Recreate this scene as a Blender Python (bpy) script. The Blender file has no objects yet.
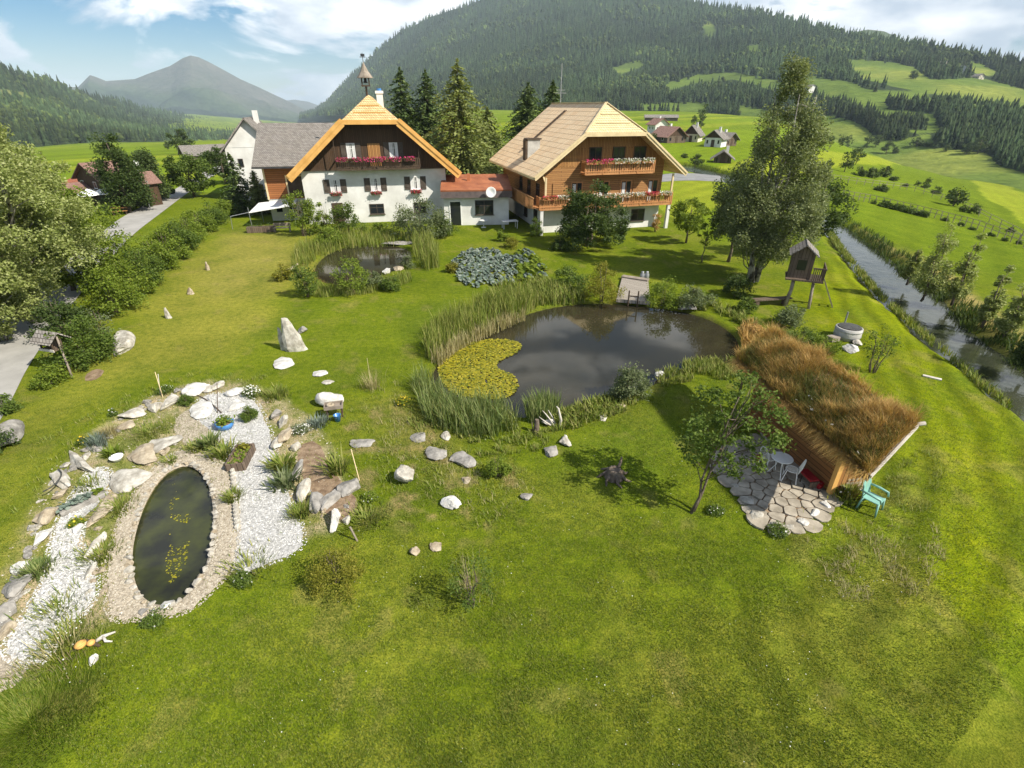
import bpy, bmesh, math, random
import numpy as np
from mathutils import Vector, Matrix
SC = bpy.context.scene
COL = SC.collection
R = math.radians
rnd = random.Random(7)

# ------------------------------------------------------------------ camera
EYE = 11.0
PITCH = 28.5
FPX = 512.0
cam = bpy.data.cameras.new('camera'); camo = bpy.data.objects.new('camera', cam); COL.objects.link(camo)
camo.location = (0, 0, EYE); camo.rotation_euler = (R(90 - PITCH), 0, 0)
cam.sensor_width = 36; cam.lens = 18; cam.clip_start = 0.1; cam.clip_end = 40000
SC.camera = camo

# ------------------------------------------------------------------ light
SUN_AZ = 118.0      # clockwise from +Y
SUN_EL = 43.0
SC.view_settings.view_transform = 'Standard'
SC.view_settings.look = 'None'
SC.view_settings.gamma = 1
SC.view_settings.use_curve_mapping = False
SC.view_settings.exposure = 0.85
sun = bpy.data.lights.new('sun', 'SUN'); suno = bpy.data.objects.new('sun', sun); COL.objects.link(suno)
sun.energy = 4.2; sun.angle = R(0.5); sun.color = (1.0, 0.93, 0.80)
sd = Vector((math.sin(R(SUN_AZ)) * math.cos(R(SUN_EL)), math.cos(R(SUN_AZ)) * math.cos(R(SUN_EL)), math.sin(R(SUN_EL))))
suno.rotation_euler = sd.to_track_quat('Z', 'Y').to_euler()
suno.location = sd * 100

W = bpy.data.worlds.new('World'); SC.world = W; W.use_nodes = True
nt = W.node_tree; nt.nodes.clear()
def wn(t, **k):
    n = nt.nodes.new(t)
    for a, b in k.items(): setattr(n, a, b)
    return n
L = nt.links.new
out = wn('ShaderNodeOutputWorld')
sky = wn('ShaderNodeTexSky', sky_type='NISHITA', sun_disc=False, sun_elevation=R(SUN_EL), sun_rotation=R(SUN_AZ), air_density=1.0, dust_density=0.25, ozone_density=2.0, altitude=900)
bg = wn('ShaderNodeBackground'); bg.inputs[1].default_value = 0.05
hs = wn('ShaderNodeHueSaturation'); hs.inputs['Saturation'].default_value = 1.75; L(sky.outputs[0], hs.inputs['Color']); L(hs.outputs[0], bg.inputs[0])
tc = wn('ShaderNodeTexCoord'); sep = wn('ShaderNodeSeparateXYZ'); L(tc.outputs['Generated'], sep.inputs[0])
def wmath(op, a, b=None):
    n = wn('ShaderNodeMath', operation=op)
    for i, v in enumerate((a, b)):
        if v is None: continue
        if isinstance(v, (int, float)): n.inputs[i].default_value = v
        else: L(v, n.inputs[i])
    return n.outputs[0]
comb = wn('ShaderNodeCombineXYZ'); L(sep.outputs[0], comb.inputs[0]); L(sep.outputs[1], comb.inputs[1]); L(wmath('MULTIPLY', sep.outputs[2], 2.6), comb.inputs[2])
n1 = wn('ShaderNodeTexNoise'); n1.inputs['Scale'].default_value = 4.2; n1.inputs['Detail'].default_value = 9; n1.inputs['Roughness'].default_value = 0.56; n1.inputs['Distortion'].default_value = 0.35
off = wn('ShaderNodeVectorMath', operation='ADD'); off.inputs[1].default_value = (7.3, 2.4, 0.7); L(comb.outputs[0], off.inputs[0]); L(off.outputs[0], n1.inputs['Vector'])
# more cloud towards the east (right)
bias = wmath('MULTIPLY', sep.outputs[0], 0.05)
dens = wmath('ADD', n1.outputs[0], bias)
ramp = wn('ShaderNodeValToRGB'); ramp.color_ramp.elements[0].position = 0.435; ramp.color_ramp.elements[1].position = 0.50; L(dens, ramp.inputs[0])
n2 = wn('ShaderNodeTexNoise'); n2.inputs['Scale'].default_value = 9.0; n2.inputs['Detail'].default_value = 6; L(off.outputs[0], n2.inputs['Vector'])
shade = wn('ShaderNodeValToRGB'); shade.color_ramp.elements[0].position = 0.38; shade.color_ramp.elements[1].position = 0.62
shade.color_ramp.elements[0].color = (0.42, 0.48, 0.56, 1); shade.color_ramp.elements[1].color = (0.90, 0.90, 0.90, 1); L(n2.outputs[0], shade.inputs[0])
cb = wn('ShaderNodeBackground'); L(shade.outputs[0], cb.inputs[0]); cb.inputs[1].default_value = 0.95
# clouds hold together near the horizon, thin out overhead
fade = wn('ShaderNodeMapRange'); fade.inputs['From Min'].default_value = 0.22; fade.inputs['From Max'].default_value = 0.6; fade.inputs['To Min'].default_value = 0.95; fade.inputs['To Max'].default_value = 0.45
L(sep.outputs[2], fade.inputs['Value'])
mask = wmath('MULTIPLY', ramp.outputs[0], fade.outputs[0])
mix = wn('ShaderNodeMixShader'); L(mask, mix.inputs[0]); L(bg.outputs[0], mix.inputs[1]); L(cb.outputs[0], mix.inputs[2])
L(mix.outputs[0], out.inputs[0])

SC.cycles.max_bounces = 6; SC.cycles.diffuse_bounces = 2; SC.cycles.glossy_bounces = 3; SC.cycles.transmission_bounces = 4; SC.cycles.transparent_max_bounces = 6; SC.cycles.volume_bounces = 0
SC.cycles.use_denoising = True

# ------------------------------------------------------------------ survey helpers: where a sight line meets the land
CP, SP = math.cos(R(PITCH)), math.sin(R(PITCH))
def ray(px, py):
    u = (px - 512) / FPX; v = (384 - py) / FPX
    return np.array([u, CP + SP * v, -SP + CP * v])
def P(px, py, z=0.0):
    d = ray(px, py); t = (z - EYE) / d[2]
    return (d[0] * t, d[1] * t, z)
def PP(pts, z=0.0):
    return [P(a, b, z)[:2] for a, b in pts]
def far(px, py, r):
    d = ray(px, py); t = r / math.hypot(d[0], d[1])
    return np.array([d[0] * t, d[1] * t, EYE + d[2] * t])
def topix(x, y, z):
    zz = y * CP - (z - EYE) * SP
    return 512 + FPX * x / zz, 384 - FPX * (y * SP + (z - EYE) * CP) / zz
def height_at(px, py, pytop):          # height of an upright thing from its foot and its top
    g = P(px, py); d = ray(px, pytop)
    return EYE + d[2] * g[1] / d[1]

def vnoise(x, y, s=0):
    x = np.asarray(x, float); y = np.asarray(y, float)
    xi = np.floor(x); yi = np.floor(y); fx = x - xi; fy = y - yi
    fx = fx * fx * (3 - 2 * fx); fy = fy * fy * (3 - 2 * fy)
    def h(a, b):
        v = np.sin(a * 127.1 + b * 311.7 + s * 74.7) * 43758.5453
        return v - np.floor(v)
    return (h(xi, yi) * (1 - fx) + h(xi + 1, yi) * fx) * (1 - fy) + (h(xi, yi + 1) * (1 - fx) + h(xi + 1, yi + 1) * fx) * fy
def fbm(x, y, o=4, s=0):
    r = 0; a = 0.5; t = 0
    for k in range(o):
        r = r + a * vnoise(x, y, s + k); t += a; a *= 0.5; x = x * 2.03 + 11; y = y * 2.03 + 7
    return r / t - 0.5
def inpoly(x, y, poly):
    x = np.asarray(x, float); y = np.asarray(y, float); c = np.zeros(x.shape, bool); n = len(poly)
    for i in range(n):
        x0, y0 = poly[i]; x1, y1 = poly[i - 1]
        if y0 == y1: continue
        m = ((y0 > y) != (y1 > y)) & (x < (x1 - x0) * (y - y0) / (y1 - y0) + x0)
        c ^= m
    return c
def segdist(x, y, pts, closed=False):
    d = np.full(np.shape(x), 1e9); n = len(pts)
    for i in range(n if closed else n - 1):
        ax, ay = pts[i]; bx, by = pts[(i + 1) % n]
        L2 = (bx - ax) ** 2 + (by - ay) ** 2 + 1e-9
        t = np.clip(((x - ax) * (bx - ax) + (y - ay) * (by - ay)) / L2, 0, 1)
        d = np.minimum(d, np.hypot(x - ax - t * (bx - ax), y - ay - t * (by - ay)))
    return d
def sdist(x, y, poly):
    d = segdist(x, y, poly, True)
    return np.where(inpoly(x, y, poly), -d, d)
def sstep(a, b, x):
    t = np.clip((x - a) / (b - a), 0, 1); return t * t * (3 - 2 * t)
def smooth(poly, it=2, closed=True):
    p = [tuple(q) for q in poly]
    for _ in range(it):
        q = []; n = len(p)
        for i in range(n if closed else n - 1):
            a, b = p[i], p[(i + 1) % n]
            q += [tuple(0.75 * u + 0.25 * v for u, v in zip(a, b)), tuple(0.25 * u + 0.75 * v for u, v in zip(a, b))]
        if not closed: q = [p[0]] + q + [p[-1]]
        p = q
    return p

# ------------------------------------------------------------------ materials
MATS = {}
def newmat(name):
    m = bpy.data.materials.new(name); m.use_nodes = True; m.node_tree.nodes.clear(); MATS[name] = m
    return m, m.node_tree
class G:                                # small node-graph helper
    def __init__(s, t): s.t = t
    def n(s, typ, ins=None, **k):
        n = s.t.nodes.new(typ)
        for a, b in k.items(): setattr(n, a, b)
        for i, v in (ins or {}).items():
            if hasattr(v, 'is_linked'): s.t.links.new(v, n.inputs[i])
            else: n.inputs[i].default_value = v
        return n
    def ramp(s, fac, stops):
        n = s.n('ShaderNodeValToRGB', {0: fac}); e = n.color_ramp.elements
        while len(e) < len(stops): e.new(0.5)
        for q, (p, c) in zip(e, stops): q.position = p; q.color = (*c, 1)
        return n.outputs[0]
    def out(s, sh, disp=None):
        o = s.n('ShaderNodeOutputMaterial', {0: sh})
    def bsdf(s, col, rough=0.8, normal=None, spec=0.3, metal=0.0):
        b = s.n('ShaderNodeBsdfPrincipled', {'Base Color': col, 'Roughness': rough, 'Metallic': metal, 'Specular IOR Level': spec})
        if normal is not None: s.t.links.new(normal, b.inputs['Normal'])
        return b.outputs[0]
    def noise(s, vec, scale, detail=4, rough=0.55, dist=0.0):
        n = s.n('ShaderNodeTexNoise', {'Scale': scale, 'Detail': detail, 'Roughness': rough, 'Distortion': dist})
        if vec is not None: s.t.links.new(vec, n.inputs['Vector'])
        return n.outputs[0]
    def bump(s, h, strength=0.4, dist=0.02):
        return s.n('ShaderNodeBump', {'Height': h, 'Strength': strength, 'Distance': dist}).outputs[0]
    def mix(s, f, a, b, mode='MIX'):
        n = s.n('ShaderNodeMix', data_type='RGBA', blend_type=mode)
        for i, v in ((0, f), (6, a), (7, b)):
            if hasattr(v, 'is_linked'): s.t.links.new(v, n.inputs[i])
            else: n.inputs[i].default_value = (*v, 1) if isinstance(v, tuple) and len(v) == 3 else v
        return n.outputs[2]
    def obj(s): return s.n('ShaderNodeTexCoord').outputs['Object']
    def pos(s): return s.n('ShaderNodeNewGeometry').outputs['Position']
    def island(s): return s.n('ShaderNodeNewGeometry').outputs['Random Per Island']

def mottled(name, c1, c2, scale=3.0, rough=0.85, bump=0.3, bscale=None, spec=0.25, metal=0.0, bdist=0.02, lo=0.35, hi=0.65):
    m, t = newmat(name); g = G(t); o = g.obj()
    n = g.noise(o, scale, 6, 0.6)
    col = g.ramp(n, [(lo, c1), (hi, c2)])
    b = g.bump(g.noise(o, bscale or scale * 5, 5, 0.6), bump, bdist)
    g.out(g.bsdf(col, rough, b, spec, metal)); return m
def leafmat(name, cols, trans=0.42, rough=0.55):
    m, t = newmat(name); g = G(t)
    k = len(cols); col = g.ramp(g.island(), [(i / (k - 1), c) for i, c in enumerate(cols)])
    p = g.bsdf(col, rough, None, 0.15)
    if trans > 0:
        tr = g.n('ShaderNodeBsdfTranslucent', {0: g.mix(1.0, col, (1.0, 1.0, 0.55), 'MULTIPLY')}).outputs[0]
        p = g.n('ShaderNodeMixShader', {0: trans, 1: p, 2: tr}).outputs[0]
    g.out(p); return m
def boards(name, c1, c2, width=0.16, vertical=True, length=3.0, rough=0.7, dark=(0.03, 0.02, 0.01), gap=0.012):
    m, t = newmat(name); g = G(t); o = g.obj()
    s = g.n('ShaderNodeSeparateXYZ', {0: o})
    a = g.n('ShaderNodeMath', {0: s.outputs[0], 1: s.outputs[1]}, operation='ADD').outputs[0]
    cb = g.n('ShaderNodeCombineXYZ', {0: s.outputs[2] if vertical else a, 1: a if vertical else s.outputs[2]}).outputs[0]
    br = g.n('ShaderNodeTexBrick', {'Vector': cb, 'Color1': (*c1, 1), 'Color2': (*c2, 1), 'Mortar': (*dark, 1), 'Scale': 1.0, 'Mortar Size': gap, 'Brick Width': length, 'Row Height': width, 'Bias': 0.0})
    gr = g.n('ShaderNodeMapping', {'Vector': cb, 'Scale': (1.2, 14.0, 1.0)}).outputs[0]
    n = g.noise(gr, 2.2, 5, 0.65)
    col = g.mix(g.n('ShaderNodeMapRange', {0: n, 1: 0.3, 2: 0.75, 3: 0.0, 4: 0.55}).outputs[0], br.outputs[0], tuple(x * 0.45 for x in c1))
    b = g.bump(g.n('ShaderNodeMath', {0: br.outputs[1], 1: -1.0}, operation='MULTIPLY').outputs[0], 0.6, 0.02)
    g.out(g.bsdf(col, rough, b, 0.25)); return m
def shingles(name, c1, c2, row=0.28, width=0.22, k=1.5, dark=(0.05, 0.035, 0.02), streak=(0.2, 0.16, 0.1), jitter=0.25):
    # rows run level: the row coordinate is height along the slope
    m, t = newmat(name); g = G(t); o = g.obj()
    s = g.n('ShaderNodeSeparateXYZ', {0: o})
    a = g.n('ShaderNodeMath', {0: s.outputs[0], 1: s.outputs[1]}, operation='ADD').outputs[0]
    z = g.n('ShaderNodeMath', {0: s.outputs[2], 1: k}, operation='MULTIPLY').outputs[0]
    cb = g.n('ShaderNodeCombineXYZ', {0: a, 1: z}).outputs[0]
    br = g.n('ShaderNodeTexBrick', {'Vector': cb, 'Color1': (*c1, 1), 'Color2': (*c2, 1), 'Mortar': (*dark, 1), 'Scale': 1.0, 'Mortar Size': 0.018, 'Mortar Smooth': 0.3, 'Brick Width': width, 'Row Height': row})
    n = g.noise(o, 0.9, 6, 0.65)
    col = g.mix(g.ramp(n, [(0.4, (0, 0, 0)), (0.75, (jitter * 2,) * 3)]), br.outputs[0], streak)
    fr = g.n('ShaderNodeMath', {0: g.n('ShaderNodeMath', {0: z, 1: 1 / row}, operation='MULTIPLY').outputs[0]}, operation='FRACT').outputs[0]
    h = g.n('ShaderNodeMath', {0: g.n('ShaderNodeMath', {0: 1.0, 1: fr}, operation='SUBTRACT').outputs[0], 1: br.outputs[1]}, operation='SUBTRACT').outputs[0]
    g.out(g.bsdf(col, 0.8, g.bump(h, 0.9, 0.05), 0.2)); return m
def landmat(name, rocky=False):
    m, t = newmat(name); g = G(t); p = g.pos()
    at = g.n('ShaderNodeAttribute', attribute_name='Col').outputs[0]
    n1 = g.noise(p, 0.35, 5, 0.6); n2 = g.noise(p, 3.5, 5, 0.65); n3 = g.noise(p, 22.0, 3, 0.6)
    f = g.ramp(n1, [(0.3, (0.80, 0.84, 0.75)), (0.7, (1.2, 1.12, 1.15))])
    f2 = g.ramp(n2, [(0.3, (0.64, 0.72, 0.6)), (0.5, (1, 1, 1)), (0.72, (1.38, 1.24, 1.3))])
    f3 = g.ramp(n3, [(0.28, (0.5, 0.58, 0.5)), (0.72, (1.5, 1.42, 1.45))])
    col = g.mix(1.0, g.mix(1.0, g.mix(1.0, at, f, 'MULTIPLY'), f2, 'MULTIPLY'), f3, 'MULTIPLY')
    b = g.bump(g.n('ShaderNodeMath', {0: n2, 1: n3}, operation='ADD').outputs[0], 0.55, 0.06)
    g.out(g.bsdf(col, 0.95, b, 0.04)); return m
def hillmat(name, scale):
    m, t = newmat(name); g = G(t); p = g.pos()
    at = g.n('ShaderNodeAttribute', attribute_name='Col').outputs[0]
    n1 = g.noise(p, scale, 7, 0.65); n2 = g.noise(p, scale * 6, 5, 0.65)
    f = g.ramp(n1, [(0.3, (0.72, 0.78, 0.75)), (0.7, (1.25, 1.18, 1.15))])
    f2 = g.ramp(n2, [(0.3, (0.72, 0.75, 0.7)), (0.7, (1.28, 1.22, 1.25))])
    col = g.mix(1.0, g.mix(1.0, at, f, 'MULTIPLY'), f2, 'MULTIPLY')
    g.out(g.bsdf(col, 0.95, g.bump(n2, 1.0, 2.5 / (scale * 60)), 0.1)); return m
def watermat(name, c1, c2, scale=0.6, ripple=0.05, rs=3.0, rough=0.04, dist=0.02):
    m, t = newmat(name); g = G(t); o = g.pos()
    col = g.ramp(g.noise(o, scale, 5, 0.6), [(0.38, c1), (0.62, c2)])
    g.out(g.bsdf(col, rough, g.bump(g.noise(o, rs, 3, 0.5), ripple, dist), 0.38)); return m

M = MATS
landmat('lawn'); hillmat('hillside', 0.02); hillmat('peak', 0.004)
watermat('pond_water', (0.026, 0.024, 0.014), (0.040, 0.035, 0.019), 0.3, 0.015, 1.6)
watermat('oval_water', (0.022, 0.023, 0.017), (0.055, 0.062, 0.018), 0.9, 0.04, 5.0)
watermat('stream_water', (0.026, 0.032, 0.018), (0.055, 0.06, 0.038), 0.45, 0.42, 1.5, 0.10, 0.05)
mottled('road', (0.30, 0.29, 0.27), (0.40, 0.385, 0.36), 0.6, 0.9, 0.2, 30)
mottled('asphalt', (0.20, 0.20, 0.20), (0.28, 0.28, 0.275), 0.6, 0.9, 0.2, 30)
mottled('white_gravel', (0.28, 0.275, 0.26), (0.60, 0.59, 0.57), 14, 0.9, 0.9, 22, bdist=0.05)
mottled('tan_gravel', (0.27, 0.225, 0.165), (0.56, 0.49, 0.385), 11, 0.9, 0.9, 16, bdist=0.06)
mottled('earth', (0.16, 0.105, 0.065), (0.32, 0.235, 0.155), 4, 0.95, 0.8, 15, bdist=0.04)
mottled('patio_stone', (0.24, 0.21, 0.165), (0.46, 0.41, 0.33), 2.2, 0.85, 0.5, 12)
mottled('pale_rock', (0.27, 0.245, 0.20), (0.58, 0.55, 0.485), 3.5, 0.9, 0.7, 9, bdist=0.05)
mottled('tan_rock', (0.24, 0.19, 0.13), (0.50, 0.43, 0.32), 3.5, 0.9, 0.7, 9, bdist=0.05)
mottled('grey_rock', (0.17, 0.16, 0.145), (0.38, 0.36, 0.33), 3.5, 0.9, 0.7, 9, bdist=0.05)
mottled('white_rock', (0.38, 0.365, 0.335), (0.72, 0.705, 0.67), 3.5, 0.85, 0.6, 9, bdist=0.05)
mottled('white_plaster', (0.60, 0.59, 0.56), (0.79, 0.785, 0.76), 0.55, 0.9, 0.15, 30)
mottled('cream_plaster', (0.56, 0.50, 0.40), (0.66, 0.60, 0.50), 0.8, 0.9, 0.15, 30)
boards('dark_boards', (0.075, 0.045, 0.027), (0.11, 0.066, 0.038), 0.18, True)
boards('larch_boards', (0.37, 0.185, 0.07), (0.50, 0.265, 0.10), 0.17, False, 4.0)
boards('larch_upright', (0.37, 0.18, 0.06), (0.52, 0.27, 0.095), 0.16, True)
boards('shaded_hut_boards', (0.24, 0.10, 0.035), (0.33, 0.15, 0.05), 0.17, False, 4.0)  # larch for the hut front, darkened to paint in the shade under the eave
boards('barn_boards', (0.35, 0.13, 0.045), (0.45, 0.18, 0.06), 0.2, False, 4.0)
boards('old_boards', (0.13, 0.095, 0.07), (0.20, 0.15, 0.11), 0.18, True)
boards('deck_boards', (0.36, 0.32, 0.27), (0.46, 0.41, 0.35), 0.16, True, 3.0)
mottled('fresh_timber', (0.62, 0.33, 0.09), (0.76, 0.44, 0.14), 1.2, 0.6, 0.2, 12)
mottled('pale_timber', (0.60, 0.47, 0.27), (0.74, 0.60, 0.36), 1.2, 0.65, 0.2, 12)
mottled('rail_timber', (0.42, 0.19, 0.075), (0.54, 0.27, 0.11), 1.2, 0.65, 0.2, 12)
mottled('dark_timber', (0.06, 0.04, 0.028), (0.10, 0.07, 0.045), 1.5, 0.7, 0.3, 12)
mottled('grey_timber', (0.20, 0.165, 0.13), (0.34, 0.29, 0.24), 2.0, 0.85, 0.4, 14)
mottled('bark', (0.10, 0.075, 0.055), (0.20, 0.16, 0.125), 6, 0.95, 0.8, 14, bdist=0.03)
mottled('birch_bark', (0.07, 0.06, 0.05), (0.34, 0.32, 0.28), 2.2, 0.9, 0.5, 9, lo=0.42, hi=0.55)
mottled('bleached_wood', (0.45, 0.41, 0.36), (0.65, 0.61, 0.55), 5, 0.9, 0.5, 14)
shingles('larch_shingles', (0.66, 0.45, 0.21), (0.80, 0.60, 0.32), 0.30, 0.22, 1.53, streak=(0.55, 0.36, 0.16))
shingles('silver_shingles', (0.82, 0.58, 0.34), (0.91, 0.71, 0.46), 0.62, 0.5, 1.65, dark=(0.20, 0.11, 0.06), streak=(0.64, 0.44, 0.28), jitter=0.18)
shingles('pale_shingles', (0.68, 0.55, 0.30), (0.80, 0.67, 0.40), 0.30, 0.24, 1.65, dark=(0.25, 0.18, 0.1), streak=(0.58, 0.45, 0.26))
shingles('grey_shingles', (0.21, 0.19, 0.17), (0.33, 0.305, 0.28), 0.25, 0.2, 1.9, dark=(0.06, 0.05, 0.045), streak=(0.28, 0.25, 0.21))
shingles('red_tiles', (0.36, 0.115, 0.06), (0.46, 0.17, 0.09), 0.33, 0.25, 2.0, dark=(0.1, 0.03, 0.02), streak=(0.32, 0.14, 0.09))
shingles('brown_tiles', (0.27, 0.155, 0.125), (0.35, 0.215, 0.175), 0.33, 0.25, 2.0, dark=(0.08, 0.04, 0.03), streak=(0.3, 0.18, 0.14))
mottled('rust_sheet', (0.25, 0.085, 0.042), (0.40, 0.15, 0.07), 0.8, 0.6, 0.2, 8)
mottled('fascia', (0.10, 0.08, 0.08), (0.17, 0.13, 0.125), 2, 0.7, 0.2, 8)
mottled('shutter', (0.07, 0.055, 0.045), (0.11, 0.09, 0.07), 3, 0.7, 0.2, 20)
mottled('white_paint', (0.74, 0.74, 0.72), (0.82, 0.82, 0.80), 2, 0.5, 0.05, 10)
mottled('steel', (0.30, 0.31, 0.32), (0.42, 0.43, 0.44), 2, 0.45, 0.1, 10, metal=0.6, spec=0.5)
mottled('dark_metal', (0.045, 0.045, 0.05), (0.075, 0.075, 0.08), 2, 0.5, 0.1, 10, metal=0.3)
mottled('blue_glaze', (0.04, 0.16, 0.42), (0.07, 0.24, 0.55), 3, 0.3, 0.05, 10, spec=0.5)
mottled('turquoise_plastic', (0.20, 0.41, 0.35), (0.24, 0.46, 0.40), 2, 0.4, 0.03, 10, spec=0.5)
mottled('red_cloth', (0.24, 0.012, 0.016), (0.36, 0.02, 0.025), 3, 0.8, 0.2, 20)
mottled('canvas', (0.72, 0.72, 0.70), (0.82, 0.82, 0.80), 1, 0.8, 0.1, 10)
mottled('tarp', (0.045, 0.045, 0.042), (0.09, 0.088, 0.08), 3, 0.5, 0.6, 6, bdist=0.05)
mottled('concrete', (0.34, 0.33, 0.31), (0.48, 0.47, 0.44), 2, 0.9, 0.3, 14)
mottled('curtain', (0.62, 0.62, 0.60), (0.74, 0.74, 0.72), 6, 0.9, 0.1, 10)
def glassmat():
    m, t = newmat('pane'); g = G(t)
    g.out(g.bsdf((0.018, 0.021, 0.025, 1), 0.06, None, 0.6))
glassmat()
leafmat('lf_birch', [(0.20, 0.25, 0.065), (0.32, 0.37, 0.115), (0.48, 0.51, 0.24)])
leafmat('lf_silver', [(0.13, 0.165, 0.06), (0.21, 0.25, 0.105), (0.34, 0.37, 0.20)])
leafmat('lf_green', [(0.07, 0.12, 0.02), (0.12, 0.18, 0.03), (0.18, 0.24, 0.05)])
leafmat('lf_bright', [(0.12, 0.18, 0.02), (0.18, 0.25, 0.03), (0.26, 0.32, 0.05)])
leafmat('lf_dark', [(0.045, 0.08, 0.018), (0.075, 0.118, 0.028), (0.12, 0.16, 0.05)])
leafmat('lf_grey', [(0.11, 0.15, 0.06), (0.17, 0.21, 0.095), (0.25, 0.28, 0.15)])
leafmat('lf_yellow', [(0.15, 0.16, 0.02), (0.24, 0.24, 0.03), (0.33, 0.30, 0.05)])
leafmat('lf_field', [(0.06, 0.095, 0.026), (0.085, 0.125, 0.034), (0.12, 0.16, 0.05)], 0.25)
leafmat('needle', [(0.06, 0.10, 0.03), (0.10, 0.145, 0.042), (0.16, 0.20, 0.07)], 0.15)
leafmat('larch_needle', [(0.14, 0.18, 0.05), (0.22, 0.26, 0.08), (0.31, 0.34, 0.13)], 0.3)
leafmat('lf_cabbage', [(0.09, 0.13, 0.10), (0.16, 0.205, 0.165), (0.26, 0.30, 0.26)], 0.1)
leafmat('reed', [(0.14, 0.20, 0.03), (0.22, 0.27, 0.05), (0.36, 0.34, 0.12)], 0.35)
leafmat('reed_blue', [(0.11, 0.17, 0.045), (0.19, 0.25, 0.075), (0.32, 0.34, 0.14)], 0.35)
leafmat('dry_grass', [(0.33, 0.19, 0.06), (0.48, 0.29, 0.09), (0.62, 0.41, 0.16), (0.40, 0.31, 0.09)], 0.3)
leafmat('sod_green', [(0.07, 0.10, 0.02), (0.12, 0.14, 0.03), (0.2, 0.17, 0.05)], 0.3)
leafmat('straw', [(0.34, 0.28, 0.13), (0.48, 0.42, 0.24), (0.3, 0.3, 0.1)], 0.3)
leafmat('turf', [(0.070, 0.118, 0.009), (0.125, 0.180, 0.015), (0.26, 0.275, 0.06)], 0.3)
leafmat('lily', [(0.20, 0.20, 0.012), (0.36, 0.31, 0.02), (0.08, 0.11, 0.015), (0.46, 0.39, 0.05)], 0.1)
leafmat('pink_petal', [(0.55, 0.03, 0.16), (0.70, 0.10, 0.30), (0.60, 0.02, 0.05)], 0.2)
leafmat('red_petal', [(0.55, 0.02, 0.03), (0.65, 0.08, 0.16), (0.45, 0.01, 0.02)], 0.2)
leafmat('white_petal', [(0.72, 0.72, 0.68), (0.82, 0.82, 0.78)], 0.2)
leafmat('yellow_petal', [(0.65, 0.45, 0.02), (0.8, 0.6, 0.05)], 0.2)
leafmat('pebble', [(0.24, 0.205, 0.15), (0.40, 0.35, 0.27), (0.54, 0.50, 0.42), (0.32, 0.27, 0.20)], 0.0, 0.9)
leafmat('chip', [(0.34, 0.335, 0.32), (0.54, 0.535, 0.52), (0.70, 0.70, 0.68)], 0.0, 0.9)

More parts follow.
